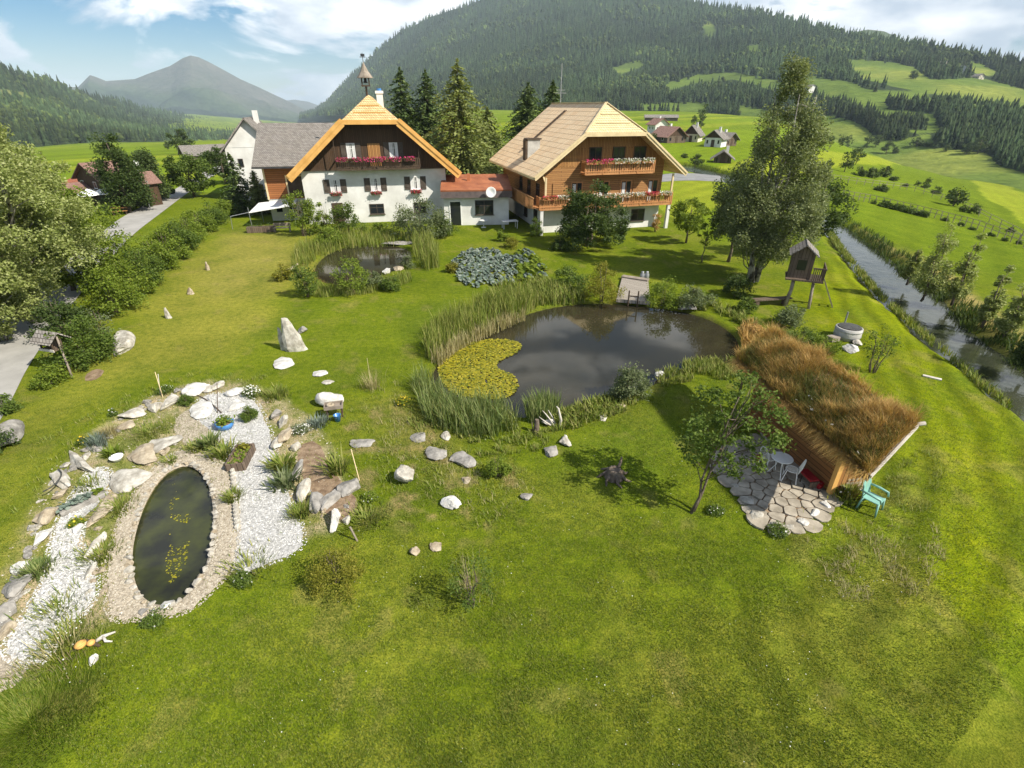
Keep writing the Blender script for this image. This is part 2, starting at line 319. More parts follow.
# ------------------------------------------------------------------ mesh helpers
def link(name, me, mat, parent=None, smoothed=False):
    o = bpy.data.objects.new(name, me); COL.objects.link(o)
    if mat is not None and not me.materials: me.materials.append(M[mat] if isinstance(mat, str) else mat)
    if parent is not None: o.parent = parent
    if smoothed: me.polygons.foreach_set('use_smooth', np.ones(len(me.polygons), bool))
    return o
def np_mesh(name, V, F):
    V = np.asarray(V, np.float32); F = np.asarray(F, np.int32); k = F.shape[1]
    me = bpy.data.meshes.new(name); me.vertices.add(len(V)); me.vertices.foreach_set('co', V.ravel())
    me.loops.add(F.size); me.loops.foreach_set('vertex_index', F.ravel())
    me.polygons.add(len(F)); me.polygons.foreach_set('loop_start', np.arange(0, F.size, k, dtype=np.int32))
    me.update(calc_edges=True); return me
class MB:
    def __init__(s): s.v = []; s.f = []
    def add(s, vs, fs):
        b = len(s.v); s.v += [tuple(map(float, q)) for q in vs]; s.f += [tuple(b + i for i in f) for f in fs]; return s
    def box(s, x0, x1, y0, y1, z0, z1):
        return s.add([(x0, y0, z0), (x1, y0, z0), (x1, y1, z0), (x0, y1, z0), (x0, y0, z1), (x1, y0, z1), (x1, y1, z1), (x0, y1, z1)],
                     [(3, 2, 1, 0), (4, 5, 6, 7), (0, 1, 5, 4), (1, 2, 6, 5), (2, 3, 7, 6), (3, 0, 4, 7)])
    def prism(s, poly, vec):
        n = len(poly); vec = Vector(vec); a = [Vector(p) for p in poly]
        nn = sum(((a[i] - a[0]).cross(a[(i + 1) % n] - a[0]) for i in range(1, n - 1)), Vector())
        if nn.dot(vec) > 0: a.reverse()
        return s.add(a + [p + vec for p in a], [tuple(range(n)), tuple(reversed(range(n, 2 * n)))] + [((i + 1) % n, i, n + i, n + (i + 1) % n) for i in range(n)])
    def slab(s, poly, th):
        a = [Vector(p) for p in poly]; n = (a[1] - a[0]).cross(a[2] - a[0]).normalized()
        if n.z < 0: n = -n
        return s.prism(poly, -n * th)
    def bar(s, p0, p1, w, h, up=(0, 0, 1)):
        p0 = Vector(p0); p1 = Vector(p1); d = (p1 - p0).normalized(); u = Vector(up)
        if abs(d.dot(u)) > 0.98: u = Vector((1, 0, 0))
        r = d.cross(u).normalized(); u = r.cross(d)
        q = [p + r * a * w / 2 + u * b * h / 2 for p in (p0, p1) for a, b in ((-1, -1), (1, -1), (1, 1), (-1, 1))]
        return s.add(q, [(0, 1, 2, 3), (7, 6, 5, 4), (1, 0, 4, 5), (2, 1, 5, 6), (3, 2, 6, 7), (0, 3, 7, 4)])
    def tube(s, pts, rads, n=8, cap=True):
        pts = [Vector(p) for p in pts]; b = len(s.v); m = len(pts)
        for i, p in enumerate(pts):
            d = (pts[min(i + 1, m - 1)] - pts[max(i - 1, 0)]).normalized()
            a = d.cross(Vector((0.31, 0.95, 0.05)) if abs(d.y) < 0.9 else Vector((1, 0, 0))).normalized(); c = d.cross(a)
            r = rads[i] if hasattr(rads, '__len__') else rads
            for k in range(n):
                t = 2 * math.pi * k / n; s.v.append(tuple(p + (a * math.cos(t) + c * math.sin(t)) * r))
        for i in range(m - 1):
            for k in range(n):
                q = b + i * n + k; w = b + i * n + (k + 1) % n
                s.f.append((q, w, w + n, q + n))
        if cap: s.f.append(tuple(b + k for k in reversed(range(n)))); s.f.append(tuple(b + (m - 1) * n + k for k in range(n)))
        return s
    def lathe(s, prof, n=24, c=(0, 0, 0)):
        b = len(s.v); m = len(prof)
        for r, z in prof:
            for k in range(n):
                t = 2 * math.pi * k / n; s.v.append((c[0] + r * math.cos(t), c[1] + r * math.sin(t), c[2] + z))
        for i in range(m - 1):
            for k in range(n):
                q = b + i * n + k; w = b + i * n + (k + 1) % n; s.f.append((q, w, w + n, q + n))
        s.f.append(tuple(b + k for k in reversed(range(n)))); s.f.append(tuple(b + (m - 1) * n + k for k in range(n)))
        return s
    def mesh(s, name):
        me = bpy.data.meshes.new(name); me.from_pydata(s.v, [], s.f); me.update(); return me
    def build(s, name, mat, parent=None, smoothed=False, bevel=0.0):
        o = link(name, s.mesh(name), mat, parent, smoothed)
        if bevel:
            b = o.modifiers.new('bevel', 'BEVEL'); b.width = bevel; b.segments = 2; b.limit_method = 'ANGLE'
        return o
def tag(o, label=None, cat=None, group=None, kind=None):
    if label: o['label'] = label
    if cat: o['category'] = cat
    if group: o['group'] = group
    if kind: o['kind'] = kind
    return o
def thing(name, label, cat, loc, rz=0.0, group=None, tilt=None):
    o = bpy.data.objects.new(name, None); COL.objects.link(o); o.empty_display_size = 0.3
    o.location = loc; o.rotation_euler = (tilt[0] if tilt else 0, tilt[1] if tilt else 0, rz)
    return tag(o, label, cat, group)
def dup(root, loc, rz=0.0, label=None, scale=None, group=None):
    r = root.copy(); COL.objects.link(r); r.location = loc; r.rotation_euler = (0, 0, rz)
    if label: r['label'] = label
    if group: r['group'] = group
    if scale: r.scale = scale
    for ch in list(root.children):
        c = ch.copy(); COL.objects.link(c); c.parent = r
        for g in list(ch.children):
            d = g.copy(); COL.objects.link(d); d.parent = c
    return r

# ------------------------------------------------------------------ plants
def unit(rng, n):
    v = rng.normal(size=(n, 3)); return v / (np.linalg.norm(v, axis=1, keepdims=True) + 1e-9)
def leaves(C, size, rng, asp=0.6, up=0.5):
    C = np.asarray(C); n = len(C); nr = unit(rng, n); nr[:, 2] = np.abs(nr[:, 2]) + up
    nr /= np.linalg.norm(nr, axis=1, keepdims=True)
    a = np.cross(nr, unit(rng, n)); a /= np.linalg.norm(a, axis=1, keepdims=True) + 1e-9; b = np.cross(nr, a)
    s = (size * rng.uniform(0.65, 1.35, n))[:, None] * 0.5
    V = np.stack([C - a * s, C - b * s * asp, C + a * s, C + b * s * asp], 1).reshape(-1, 3)
    return V, np.arange(4 * n).reshape(-1, 4)
def env_pts(rng, n, w, z0, z1, shape):
    out = []
    while len(out) < n:
        t = rng.uniform(0, 1); a = rng.uniform(0, 2 * math.pi); q = math.sqrt(rng.uniform(0.12, 1))
        if shape == 'round': r = math.sqrt(max(0, 1 - (2 * t - 1) ** 2))
        elif shape == 'dome': r = math.sqrt(max(0, 1 - t ** 1.8))
        elif shape == 'column': r = (min(1, t / 0.22 + 0.35)) * (1 - max(0, t - 0.3) / 0.7 * 0.82)
        elif shape == 'cone': r = (1 - t) * 0.95 + 0.05
        else: r = 0.4 + 0.6 * t      # vase
        if rng.uniform() > r * r + 0.06: continue
        r *= 1 + 0.22 * math.sin(3 * a + 5 * t) * math.sin(2 * a + 1.7)
        out.append((math.cos(a) * r * q * w / 2, math.sin(a) * r * q * w / 2, z0 + t * (z1 - z0)))
    return np.array(out)
def crown_mesh(name, rng, clumps, per, rc, size, flat=0.75, asp=0.6, up=0.4):
    n = len(clumps); s = rng.uniform(0.6, 1.25, n)
    D = unit(rng, n * per) * (rng.uniform(0, 1, (n * per, 1)) ** 0.55)
    C = np.repeat(clumps, per, 0) + D * rc * np.repeat(s, per)[:, None] * np.array([1, 1, flat])
    C[:, 2] = np.maximum(C[:, 2], 0.02)
    return np_mesh(name, *leaves(C, size, rng, asp, up))
def wobble(rng, p0, p1, k, amp):
    p0 = np.array(p0, float); p1 = np.array(p1, float)
    return [tuple(p0 + (p1 - p0) * i / k + (rng.normal(size=3) * amp * (0 if i in (0, k) else 1))) for i in range(k + 1)]
def tree(name, label, cat, loc, h, w, z0=0.25, shape='round', nc=60, per=60, rc=0.5, leaf=0.16, mat='lf_green', bark='bark', tr=None,
         stems=1, seed=1, group=None, parts=('trunk', 'crown'), limbs=10, rz=0.0, lean=(0, 0), spread=0.06, flat=0.75):
    rng = np.random.default_rng(seed); t = thing(name, label, cat, loc, rz, group)
    cl = env_pts(rng, nc, w - rc * 0.9, z0 * h + rc * 0.4, h - rc * 0.4, shape)
    cl[:, 0] += lean[0] * cl[:, 2] / h; cl[:, 1] += lean[1] * cl[:, 2] / h
    tr = tr or h * 0.022; mb = MB(); tops = []
    for k in range(stems):
        a = 2 * math.pi * k / stems + 0.7; sp = spread * h * (stems > 1)
        b = (math.cos(a) * sp * 0.5, math.sin(a) * sp * 0.5, -0.05); tp = (math.cos(a) * sp * 2 + lean[0] * 0.85, math.sin(a) * sp * 2 + lean[1] * 0.85, h * 0.86)
        pts = wobble(rng, b, tp, 6, h * 0.012); tops.append(pts)
        mb.tube(pts, [tr * (1.25 if i == 0 else 1) * (1 - 0.82 * i / 6) for i in range(7)], 7)
    for i in rng.choice(nc, min(limbs, nc), replace=False):
        c = cl[i]; pts = tops[i % stems]; zz = max(z0 * h * 0.6, c[2] - 0.45 * np.hypot(c[0], c[1]) - 0.1 * h)
        j = min(5.9, max(0.3, zz / (h * 0.86) * 6)); q = np.array(pts[int(j)]) + (np.array(pts[int(j) + 1]) - np.array(pts[int(j)])) * (j - int(j))
        mb.tube(wobble(rng, q, c, 3, h * 0.012), [tr * 0.4, tr * 0.3, tr * 0.2, tr * 0.08], 5)
    mb.build(parts[0], bark, t, True)
    link(parts[1], crown_mesh(parts[1], rng, cl, per, rc, leaf, flat), mat, t)
    return t
def shrub(label, px, py, w, h, mat='lf_green', seed=1, nc=26, per=70, rc=None, leaf=0.11, shape='dome', name='shrub', cat='shrub', group=None, loc=None, flat=0.8, limbs=7):
    loc = loc or P(px, py)
    return tree(name, label, cat, loc, h, w, 0.02, shape, nc, per, rc or 0.24 * w, leaf, mat, 'bark', max(0.015, h * 0.012), 4, seed, group, ('stem', 'foliage'), limbs, spread=0.05, flat=flat)
def spruce_mesh(name, rng, h, w, n_l=26, mat='needle', droop=0.35, blade=0.9, dens=1.0, taper=0.62):
    C = []
    for i in range(n_l):
        t = i / (n_l - 1); z = h * (0.06 + 0.93 * t); r = w / 2 * (1 - t) ** taper + 0.08
        nb = max(4, int((11 - 6 * t) * dens))
        for k in range(nb):
            a = 2 * math.pi * (k + rng.uniform(-0.35, 0.35)) / nb + i * 1.3; rr = r * rng.uniform(0.5, 1.25); zj = rng.uniform(-0.5, 0.5) * h / n_l * 1.6; m = max(3, int(rr / (0.16 * blade)))
            for q in range(m):
                f = (q + 0.8) / m
                for sgn in (-1, 0, 1):
                    C.append((math.cos(a + sgn * 0.13) * rr * f * (0.93 if sgn else 1), math.sin(a + sgn * 0.13) * rr * f * (0.93 if sgn else 1), z + zj - droop * rr * f * f + 0.12 * rr * f + rng.normal() * 0.06))
    C = np.array(C); return np_mesh(name, *leaves(C, 0.34 * blade, rng, 0.55, 0.9))
def spruce(label, loc, h, w, seed, mat='needle', name='spruce_tree', cat='tree', blade=1.0, n_l=28, droop=0.35, group=None, dens=1.0):
    rng = np.random.default_rng(seed); t = thing(name, label, cat, loc, rng.uniform(0, 6), group)
    MB().tube([(0, 0, -0.1), (0, 0, h * 0.5), (0, 0, h * 0.98)], [h * 0.016, h * 0.01, 0.02], 7).build('trunk', 'bark', t, True)
    link('crown', spruce_mesh('crown', rng, h, w, n_l, mat, droop, blade, dens), mat, t); return t
def blades(pos, ht, width, rng, lean=0.35, dirn=None):
    pos = np.asarray(pos, float); n = len(pos); a = rng.uniform(0, 2 * math.pi, n) if dirn is None else dirn
    d = np.stack([np.cos(a), np.sin(a), np.zeros(n)], 1); s = np.stack([-np.sin(a), np.cos(a), np.zeros(n)], 1)
    h = (ht * rng.uniform(0.6, 1.25, n))[:, None]; w = (width * rng.uniform(0.7, 1.3, n))[:, None] / 2
    l = (lean * rng.uniform(0.1, 1.3, n))[:, None] * h; z = np.array([0, 0, 1.0])
    m = pos + z * h * 0.6 + d * l * 0.35; tp = pos + z * h * 0.97 + d * l
    V = np.stack([pos - s * w, pos + s * w, m - s * w * 0.8, m + s * w * 0.8, tp], 1).reshape(-1, 3)
    b = np.arange(n)[:, None] * 5
    F = np.concatenate([b + [0, 1, 3], b + [0, 3, 2], b + [2, 3, 4]], 1).reshape(-1, 3)
    return V, F
def scatter(poly, n, rng):
    p = np.array(poly); lo = p.min(0); hi = p.max(0); out = np.zeros((0, 2))
    while len(out) < n:
        q = rng.uniform(lo, hi, (n * 2, 2)); out = np.concatenate([out, q[inpoly(q[:, 0], q[:, 1], poly)]])
    return out[:n]
def tuft(label, px, py, n, ht, spread, mat, seed, width=0.03, lean=0.6, name='grass_tuft', cat='plant', group=None, extra=None):
    rng = np.random.default_rng(seed); t = thing(name, label, cat, P(px, py), 0, group)
    p = rng.normal(size=(n, 2)) * spread * 0.4; a = np.arctan2(p[:, 1], p[:, 0]) + rng.normal(size=n) * 0.4
    V, F = blades(np.c_[p, np.zeros(n)], ht, width, rng, lean, a); link('foliage', np_mesh('foliage', V, F), mat, t)
    if extra:
        q = rng.normal(size=(extra[1], 3)) * np.array([spread * 0.5, spread * 0.5, ht * 0.12]) + np.array([0, 0, ht * 0.9])
        link('blossoms', np_mesh('blossoms', *leaves(q, extra[2], rng, 0.9, 1.0)), extra[0], t)
    return t
def rock_mesh(name, seed, w, d, h, cuts=5, sub=3, rough=0.2):
    rng = np.random.default_rng(seed); bm = bmesh.new(); bmesh.ops.create_icosphere(bm, subdivisions=sub, radius=0.5)
    pl = [(unit(rng, 1)[0], rng.uniform(0.20, 0.38)) for _ in range(cuts + 4)]
    for v in bm.verts:
        p = np.array(v.co)
        for n, k in pl:
            e = p @ n - k
            if e > 0: p = p - n * e * 0.97
        q = p * 5 + seed
        p = p * (1 + rough * (float(fbm(q[0] + q[2] * 0.7, q[1] - q[2] * 0.6, 4, seed)) * 2.6))
        v.co = (p[0] * w * 1.25, p[1] * d * 1.25, (p[2] + 0.28) * h * 1.35)
    me = bpy.data.meshes.new(name); bm.to_mesh(me); bm.free(); return me
def rock(label, px, py, pw, ph, mat, h=0.3, rz=0.0, seed=None, name='boulder', cat='rock', group=None, cuts=5):
    # (px, py) is the middle of the stone, pw x ph its size on the photo
    x, y, _ = P(px, py, h * 0.4); dep = y * CP + (EYE - h * 0.4) * SP; m = dep / FPX
    dist = math.hypot(x, y); sn = (EYE) / math.hypot(dist, EYE)
    rock.k += 1; seed = seed or rock.k
    dd = max(0.15, (ph * m - h * 0.55 * (1 - sn)) / max(sn, 0.4))
    o = link(name, rock_mesh(name, seed, pw * m, dd, h, cuts), mat); o.location = (x, y, 0); o.rotation_euler = (0, 0, rz)
    return tag(o, label, cat, group)
rock.k = 40
def sheet(name, poly, z, mat, parent=None, jit=0.0, seed=0):
    rng = random.Random(seed); p = [(x + rng.uniform(-jit, jit), y + rng.uniform(-jit, jit)) for x, y in poly]
    bm = bmesh.new(); vs = [bm.verts.new((x, y, z)) for x, y in p]; f = bm.faces.new(vs)
    if f.normal.z < 0: f.normal_flip()
    bmesh.ops.triangulate(bm, faces=[f]); me = bpy.data.meshes.new(name); bm.to_mesh(me); bm.free()
    return link(name, me, mat, parent)

# ------------------------------------------------------------------ outlines on the ground
POND = smooth(PP([(432, 368), (455, 345), (490, 330), (525, 312), (565, 303), (610, 301), (660, 306), (700, 313), (730, 328), (742, 345), (728, 362), (700, 364), (670, 374), (640, 388), (605, 395), (572, 402), (545, 412), (520, 416), (495, 408), (470, 404), (448, 400), (430, 390)]))
OVAL = smooth(PP([(193, 464), (208, 480), (214, 508), (212, 538), (206, 565), (193, 588), (176, 603), (155, 605), (138, 594), (131, 570), (131, 545), (138, 518), (148, 494), (162, 474), (178, 465)]))
BACKP = smooth(PP([(316, 262), (335, 248), (365, 243), (395, 244), (412, 250), (408, 262), (388, 272), (360, 281), (330, 284), (314, 276)]))
SZ = -0.4
STREAM_L = PP([(640, 166), (690, 172), (740, 187), (790, 208), (828, 232), (851, 262), (880, 295), (920, 330), (960, 364), (1000, 398), (1030, 420), (1100, 485), (1240, 640), (1500, 1000)], SZ)
STREAM_R = PP([(640, 162), (690, 166), (745, 180), (800, 203), (842, 229), (873, 252), (907, 280), (943, 312), (986, 350), (1026, 379), (1068, 410), (1160, 480), (1330, 640), (1640, 980)], SZ)
STREAM = STREAM_L + STREAM_R[::-1]
WATERS = [(POND, 0.55, 0.45), (OVAL, 0.5, 0.3), (BACKP, 0.5, 0.4)]

GR_R = smooth(PP([(196, 398), (225, 392), (252, 396), (268, 425), (277, 462), (290, 500), (301, 528), (303, 550), (272, 562), (240, 576), (234, 560), (238, 500), (232, 458), (214, 432), (196, 420)]), 2)
GR_L = smooth(PP([(95, 468), (112, 472), (102, 500), (82, 520), (78, 548), (92, 560), (96, 592), (86, 612), (62, 628), (50, 652), (35, 668), (8, 655), (8, 640), (35, 602), (50, 572), (52, 545), (60, 520), (75, 494), (84, 478)]), 2)
RING = smooth(PP([(186, 448), (222, 460), (234, 490), (238, 530), (234, 566), (212, 592), (186, 614), (150, 617), (114, 622), (108, 600), (108, 570), (115, 540), (126, 508), (143, 484), (163, 460)]), 2)
BED = smooth(PP([(298, 446), (318, 440), (330, 465), (346, 490), (359, 500), (352, 522), (330, 518), (310, 492), (298, 470)]), 1)
GARDEN = smooth(PP([(60, 455), (130, 405), (195, 378), (262, 380), (330, 430), (362, 505), (345, 530), (300, 545), (240, 585), (100, 625), (20, 690), (-20, 700), (-15, 600), (20, 520)]), 1)

# valley floor: columns of (px, start distance, foot row, foot distance)
FLOOR = [(-700, 90, 230, 420), (-300, 95, 172, 600), (0, 100, 150, 650), (100, 100, 143, 700), (200, 105, 141, 950), (250, 105, 140, 1500), (300, 110, 129, 3000), (350, 110, 115, 1400), (450, 110, 110, 900),
         (560, 110, 110, 800), (650, 110, 111, 800), (700, 110, 112, 800), (760, 105, 117, 700), (800, 95, 130, 600), (850, 80, 148, 520), (900, 65, 165, 480), (950, 55, 178, 420), (1000, 48, 188, 380), (1024, 46, 192, 370), (1200, 40, 225, 330), (1700, 36, 300, 260)]
_fa = [math.atan2(ray(a, c)[0], ray(a, c)[1]) for a, b, c, d in FLOOR]
_f0 = [b for a, b, c, d in FLOOR]; _f1 = [d for a, b, c, d in FLOOR]; _fz = [far(a, c, d)[2] for a, b, c, d in FLOOR]
def land(x, y):
    x = np.asarray(x, float); y = np.asarray(y, float); az = np.arctan2(x, y); r = np.hypot(x, y)
    r0 = np.interp(az, _fa, _f0); r1 = np.interp(az, _fa, _f1); z1 = np.interp(az, _fa, _fz)
    t = np.clip((r - r0) / (r1 - r0), 0, 1.0)
    z = z1 * (0.75 * t + 0.25 * t * t)
    z = z + sstep(70, 200, r) * 1.2 * fbm(x / 60, y / 60, 3, 5)
    return z
def ground_z(x, y):
    z = land(x, y); x = np.asarray(x, float); y = np.asarray(y, float)
    for poly, dep, ramp_ in WATERS:
        d = sdist(x, y, poly); z = z - dep * sstep(ramp_ * 0.6, -ramp_, d)
    d = sdist(x, y, STREAM) + 1.1 * fbm(x / 1.8, y / 1.8, 3, 17); z = np.where(d < 4, z - 1.0 * sstep(1.6, -0.8, d), z)
    return z

def grid_mesh(name, X, Y, Z):
    n, m = X.shape; V = np.stack([X, Y, Z], 2).reshape(-1, 3); i = np.arange(n * m).reshape(n, m)
    F = np.stack([i[:-1, :-1], i[:-1, 1:], i[1:, 1:], i[1:, :-1]], 2).reshape(-1, 4)
    return np_mesh(name, V, F[:, ::-1])
def paint(me, C):
    a = me.color_attributes.new('Col', 'FLOAT_COLOR', 'POINT'); C = np.concatenate([C, np.ones((len(C), 1))], 1)
    a.data.foreach_set('color', C.astype(np.float32).ravel())

GREEN = np.array([0.122, 0.165, 0.010]); DRY = np.array([0.225, 0.225, 0.038]); HAY = np.array([0.150, 0.190, 0.005]); DEEP = np.array([0.082, 0.125, 0.012]); STRAWC = np.array([0.23, 0.19, 0.075]); FIELD = np.array([0.140, 0.205, 0.010])
ZONES = [  # (photo outline, soil/grass colour, edge softness m, strength)
    ([(225, 225), (330, 240), (300, 300), (240, 350), (150, 380), (60, 420), (0, 520), (30, 400), (110, 330), (190, 260)], DRY, 2.2, 0.75),
    ([(230, 225), (300, 240), (270, 290), (190, 300)], STRAWC, 2.0, 0.25),
    ([(270, 300), (420, 290), (430, 350), (380, 400), (260, 380)], GREEN * 1.08, 2.0, 0.6),
    ([(828, 240), (1024, 425), (1024, 700), (900, 600), (930, 560), (935, 500), (915, 430), (860, 360), (800, 320), (800, 280)], HAY, 1.2, 0.95),
    ([(880, 560), (1024, 690), (1100, 900), (150, 900), (230, 768), (420, 735), (560, 690), (660, 640), (740, 600), (830, 590)], DRY * np.array([0.60, 0.70, 0.45]), 0.7, 0.8),
    ([(60, 768), (120, 690), (300, 640), (480, 650), (640, 640), (560, 690), (420, 735), (230, 768)], GREEN * 0.95, 0.8, 0.6),
    ([(-40, 700), (25, 690), (70, 665), (100, 680), (70, 768), (-40, 800)], DEEP * 0.8, 0.4, 0.9),
    ([(430, 530), (640, 520), (700, 560), (640, 630), (480, 640), (360, 600)], GREEN * 0.9, 1.0, 0.6),
    ([(640, 400), (700, 380), (690, 480), (620, 500), (560, 460), (600, 420)], DEEP * 1.2, 1.0, 0.5),
    ([(405, 390), (440, 430), (470, 480), (440, 480), (400, 440), (380, 410)], STRAWC, 0.8, 0.45),
    ([(430, 300), (470, 300), (420, 360), (400, 350)], DEEP, 1.0, 0.6),
    ([(620, 240), (720, 245), (740, 290), (640, 285)], GREEN * 0.9, 1.5, 0.6),
    ([(40, 480), (90, 460), (60, 520), (20, 580), (0, 640), (-20, 560)], DRY, 0.8, 0.7),
    ([(850, 545), (930, 540), (920, 590), (850, 600)], STRAWC, 1.0, 0.35),
    ([(850, 222), (912, 266), (970, 312), (1036, 366), (1036, 342), (968, 288), (916, 250), (876, 226)], STRAWC * 1.35, 0.8, 0.95),
    ([(985, 310), (1024, 330), (1024, 360), (990, 345)], STRAWC * 1.1, 1.0, 0.6),
]
def soil(x, y):
    n = len(x); C = np.tile(GREEN, (n, 1)); r = np.hypot(x, y)
    for pts, col, soft, k in ZONES:
        poly = smooth(PP(pts), 1)
        d = sdist(x, y, poly) + soft * 2.2 * fbm(x / (soft * 1.6), y / (soft * 1.6), 4, 3)
        f = (sstep(soft, -soft, d) * k)[:, None]; C = C * (1 - f) + col * f
    # ragged dry and lush patches of the meadow
    p = fbm(x / 2.6, y / 2.6, 5, 21); near = sstep(75, 55, r)
    f = (sstep(0.04, 0.22, p) * 0.26 * near)[:, None]; C = C * (1 - f) + DRY * f
    f = (sstep(0.04, 0.22, -p) * 0.42 * near)[:, None]; C = C * (1 - f) + DEEP * f
    p = fbm(x / 0.9 + 40, y / 0.9, 4, 33); f = (sstep(0.14, 0.24, p) * 0.30 * near)[:, None]; C = C * (1 - f) + STRAWC * f
    C = C * (1 + 0.35 * near * fbm(x / 7, y / 7, 4, 41))[:, None]
    # worn, stony strip between the rock garden and the pond
    q = sdist(x, y, smooth(PP([(300, 440), (380, 395), (470, 440), (540, 480), (520, 520), (440, 560), (360, 510)]), 1))
    f = (sstep(0.3, -0.8, q) * sstep(0.05, 0.2, fbm(x / 0.7, y / 0.7, 4, 9)) * 0.75)[:, None]; C = C * (1 - f) + np.array([0.26, 0.205, 0.10]) * f
    # sandy, half overgrown ground of the rock garden
    q = sdist(x, y, GARDEN); f = (sstep(0.1, -0.5, q + 0.5 * fbm(x / 0.6, y / 0.6, 3, 14)) * (0.25 + 0.75 * sstep(-0.10, 0.10, fbm(x / 0.55, y / 0.55, 4, 19))) * 0.95)[:, None]
    C = C * (1 - f) + np.array([0.38, 0.325, 0.21]) * (1 + 0.7 * fbm(x / 0.3, y / 0.3, 3, 2))[:, None] * f
    # swaths left by the mower on the strip along the stream
    line = PP([(842, 250), (900, 330), (950, 420), (968, 510), (950, 590), (900, 660)]); dd = segdist(x, y, line)
    f = (sstep(5, 2.5, dd) * 0.2 * np.sin(dd * 5.2 + 0.6 * np.sin(y)))[:, None]; C = C * (1 + f)
    # parcels of the valley: strips of differently mown hay
    s = x * 0.80 - y * 0.6 + 14 * fbm(x / 80, y / 80, 2, 2); band = np.floor(s / 17.0); h = np.sin(band * 12.9898) * 43758.5; h = h - np.floor(h)
    farf = (sstep(46, 60, r) * (sdist(x, y, STREAM) > 1.5) * ((x > 18) | (y > 78)))[:, None]
    C = C
    FC = FIELD[None] * (1 + 0.07 * np.sin(s * 1.9) + 0.25 * fbm(x / 25, y / 25, 4, 51))[:, None] * (0.82 + 0.42 * h[:, None]) + np.array([0.05, 0.02, 0.008]) * sstep(0.7, 0.9, h)[:, None]
    C = C * (1 - farf) + FC * farf
    # bare bank beside and under water
    for poly, dep, ramp_ in WATERS:
        d = sdist(x, y, poly); f = sstep(0.25, -0.15, d)[:, None]; C = C * (1 - f) + np.array([0.055, 0.045, 0.025]) * f
    d = sdist(x, y, STREAM); f = (sstep(1.0, -0.2, d + 0.5 * fbm(x, y, 3, 4)) * 0.85)[:, None]; C = C * (1 - f) + np.array([0.05, 0.06, 0.022]) * f
    return C
def make_ground():
    aa = np.concatenate([np.linspace(-180, -66, 24)[:-1], np.linspace(-66, 66, 400), np.linspace(66, 180, 24)[1:]]) * math.pi / 180
    rr = np.concatenate([[0.01, 1.5], 3 * (1.0125 ** np.arange(0, 330)), 3 * 1.0125 ** 330 * (1.035 ** np.arange(1, 118))])
    A, Rr = np.meshgrid(aa, rr); X = np.sin(A) * Rr; Y = np.cos(A) * Rr
    Z = ground_z(X.ravel(), Y.ravel()).reshape(X.shape)
    me = grid_mesh('ground', X, Y, Z); paint(me, soil(X.ravel(), Y.ravel()))
    tag(link('ground', me, 'lawn', None, True), 'green lawn and meadows around the farm', None, None, 'structure')
make_ground()

def grow(poly, d):
    c = np.mean(poly, 0); p = []
    n = len(poly)
    for i in range(n):
        a = np.array(poly[i - 1]); b = np.array(poly[(i + 1) % n]); t = b - a; nn = np.array([t[1], -t[0]]) / (np.hypot(*t) + 1e-9)
        if np.dot(nn, np.array(poly[i]) - c) < 0: nn = -nn
        p.append(tuple(np.array(poly[i]) + nn * d))
    return p
for nm, poly, z, mt in (('pond_water', POND, -0.16, 'pond_water'), ('oval_pond_water', OVAL, -0.14, 'oval_water'), ('garden_pond_water', BACKP, -0.14, 'pond_water')):
    tag(sheet(nm, grow(poly, 0.25), z, mt), None, None, None, 'structure')
V = []; F = []
ls = smooth(STREAM_L, 2, False); rs = smooth(STREAM_R, 2, False); n = min(len(ls), len(rs))
for i in range(n):
    a = np.array(ls[i]); b = np.array(rs[i]); d = (b - a) / np.hypot(*(b - a)) * 1.9
    V += [(*(a - d), SZ), (*(b + d), SZ)]
F = [(2 * i, 2 * i + 1, 2 * i + 3, 2 * i + 2) for i in range(n - 1)]
o = link('stream_water', np_mesh('stream_water', V, F), 'stream_water'); tag(o, None, None, None, 'structure')

def strip(name, left, right, mat, lift=0.03, cross=6, kind='structure'):
    ls = smooth(left, 3, False); rs = smooth(right, 3, False); n = min(len(ls), len(rs)); X = np.zeros((n, cross)); Y = X.copy()
    for i in range(n):
        for k in range(cross):
            t = k / (cross - 1); X[i, k] = ls[i][0] * (1 - t) + rs[i][0] * t; Y[i, k] = ls[i][1] * (1 - t) + rs[i][1] * t
    Z = land(X.ravel(), Y.ravel()).reshape(X.shape) + lift
    return tag(link(name, grid_mesh(name, X, Y, Z), mat, None, True), None, None, None, kind)
def PL(pts, it=3):                     # points on the real lie of the land
    o = []
    for a, b in pts:
        z = 0.0
        for _ in range(8): p = P(a, b, z); z = float(land(p[0], p[1]))
        o.append(p[:2])
    return o
strip('road', PL([(-120, 450), (-60, 385), (0, 318), (50, 275), (90, 243), (118, 219), (150, 203), (178, 188), (196, 178), (206, 170), (226, 163)]),
      PL([(-20, 455), (10, 405), (30, 362), (75, 300), (108, 262), (132, 235), (160, 214), (186, 194), (204, 182), (220, 172), (236, 164)]), 'road')
strip('road_to_village', PL([(640, 178), (680, 172), (720, 176)]), PL([(640, 184), (684, 180), (724, 182)]), 'asphalt')
tag(sheet('gravel_path', GR_R, 0.016, 'white_gravel', None, 0.05, 1), None, None, None, 'structure')
tag(sheet('gravel_path', GR_L, 0.016, 'white_gravel', None, 0.05, 2), None, None, None, 'structure')
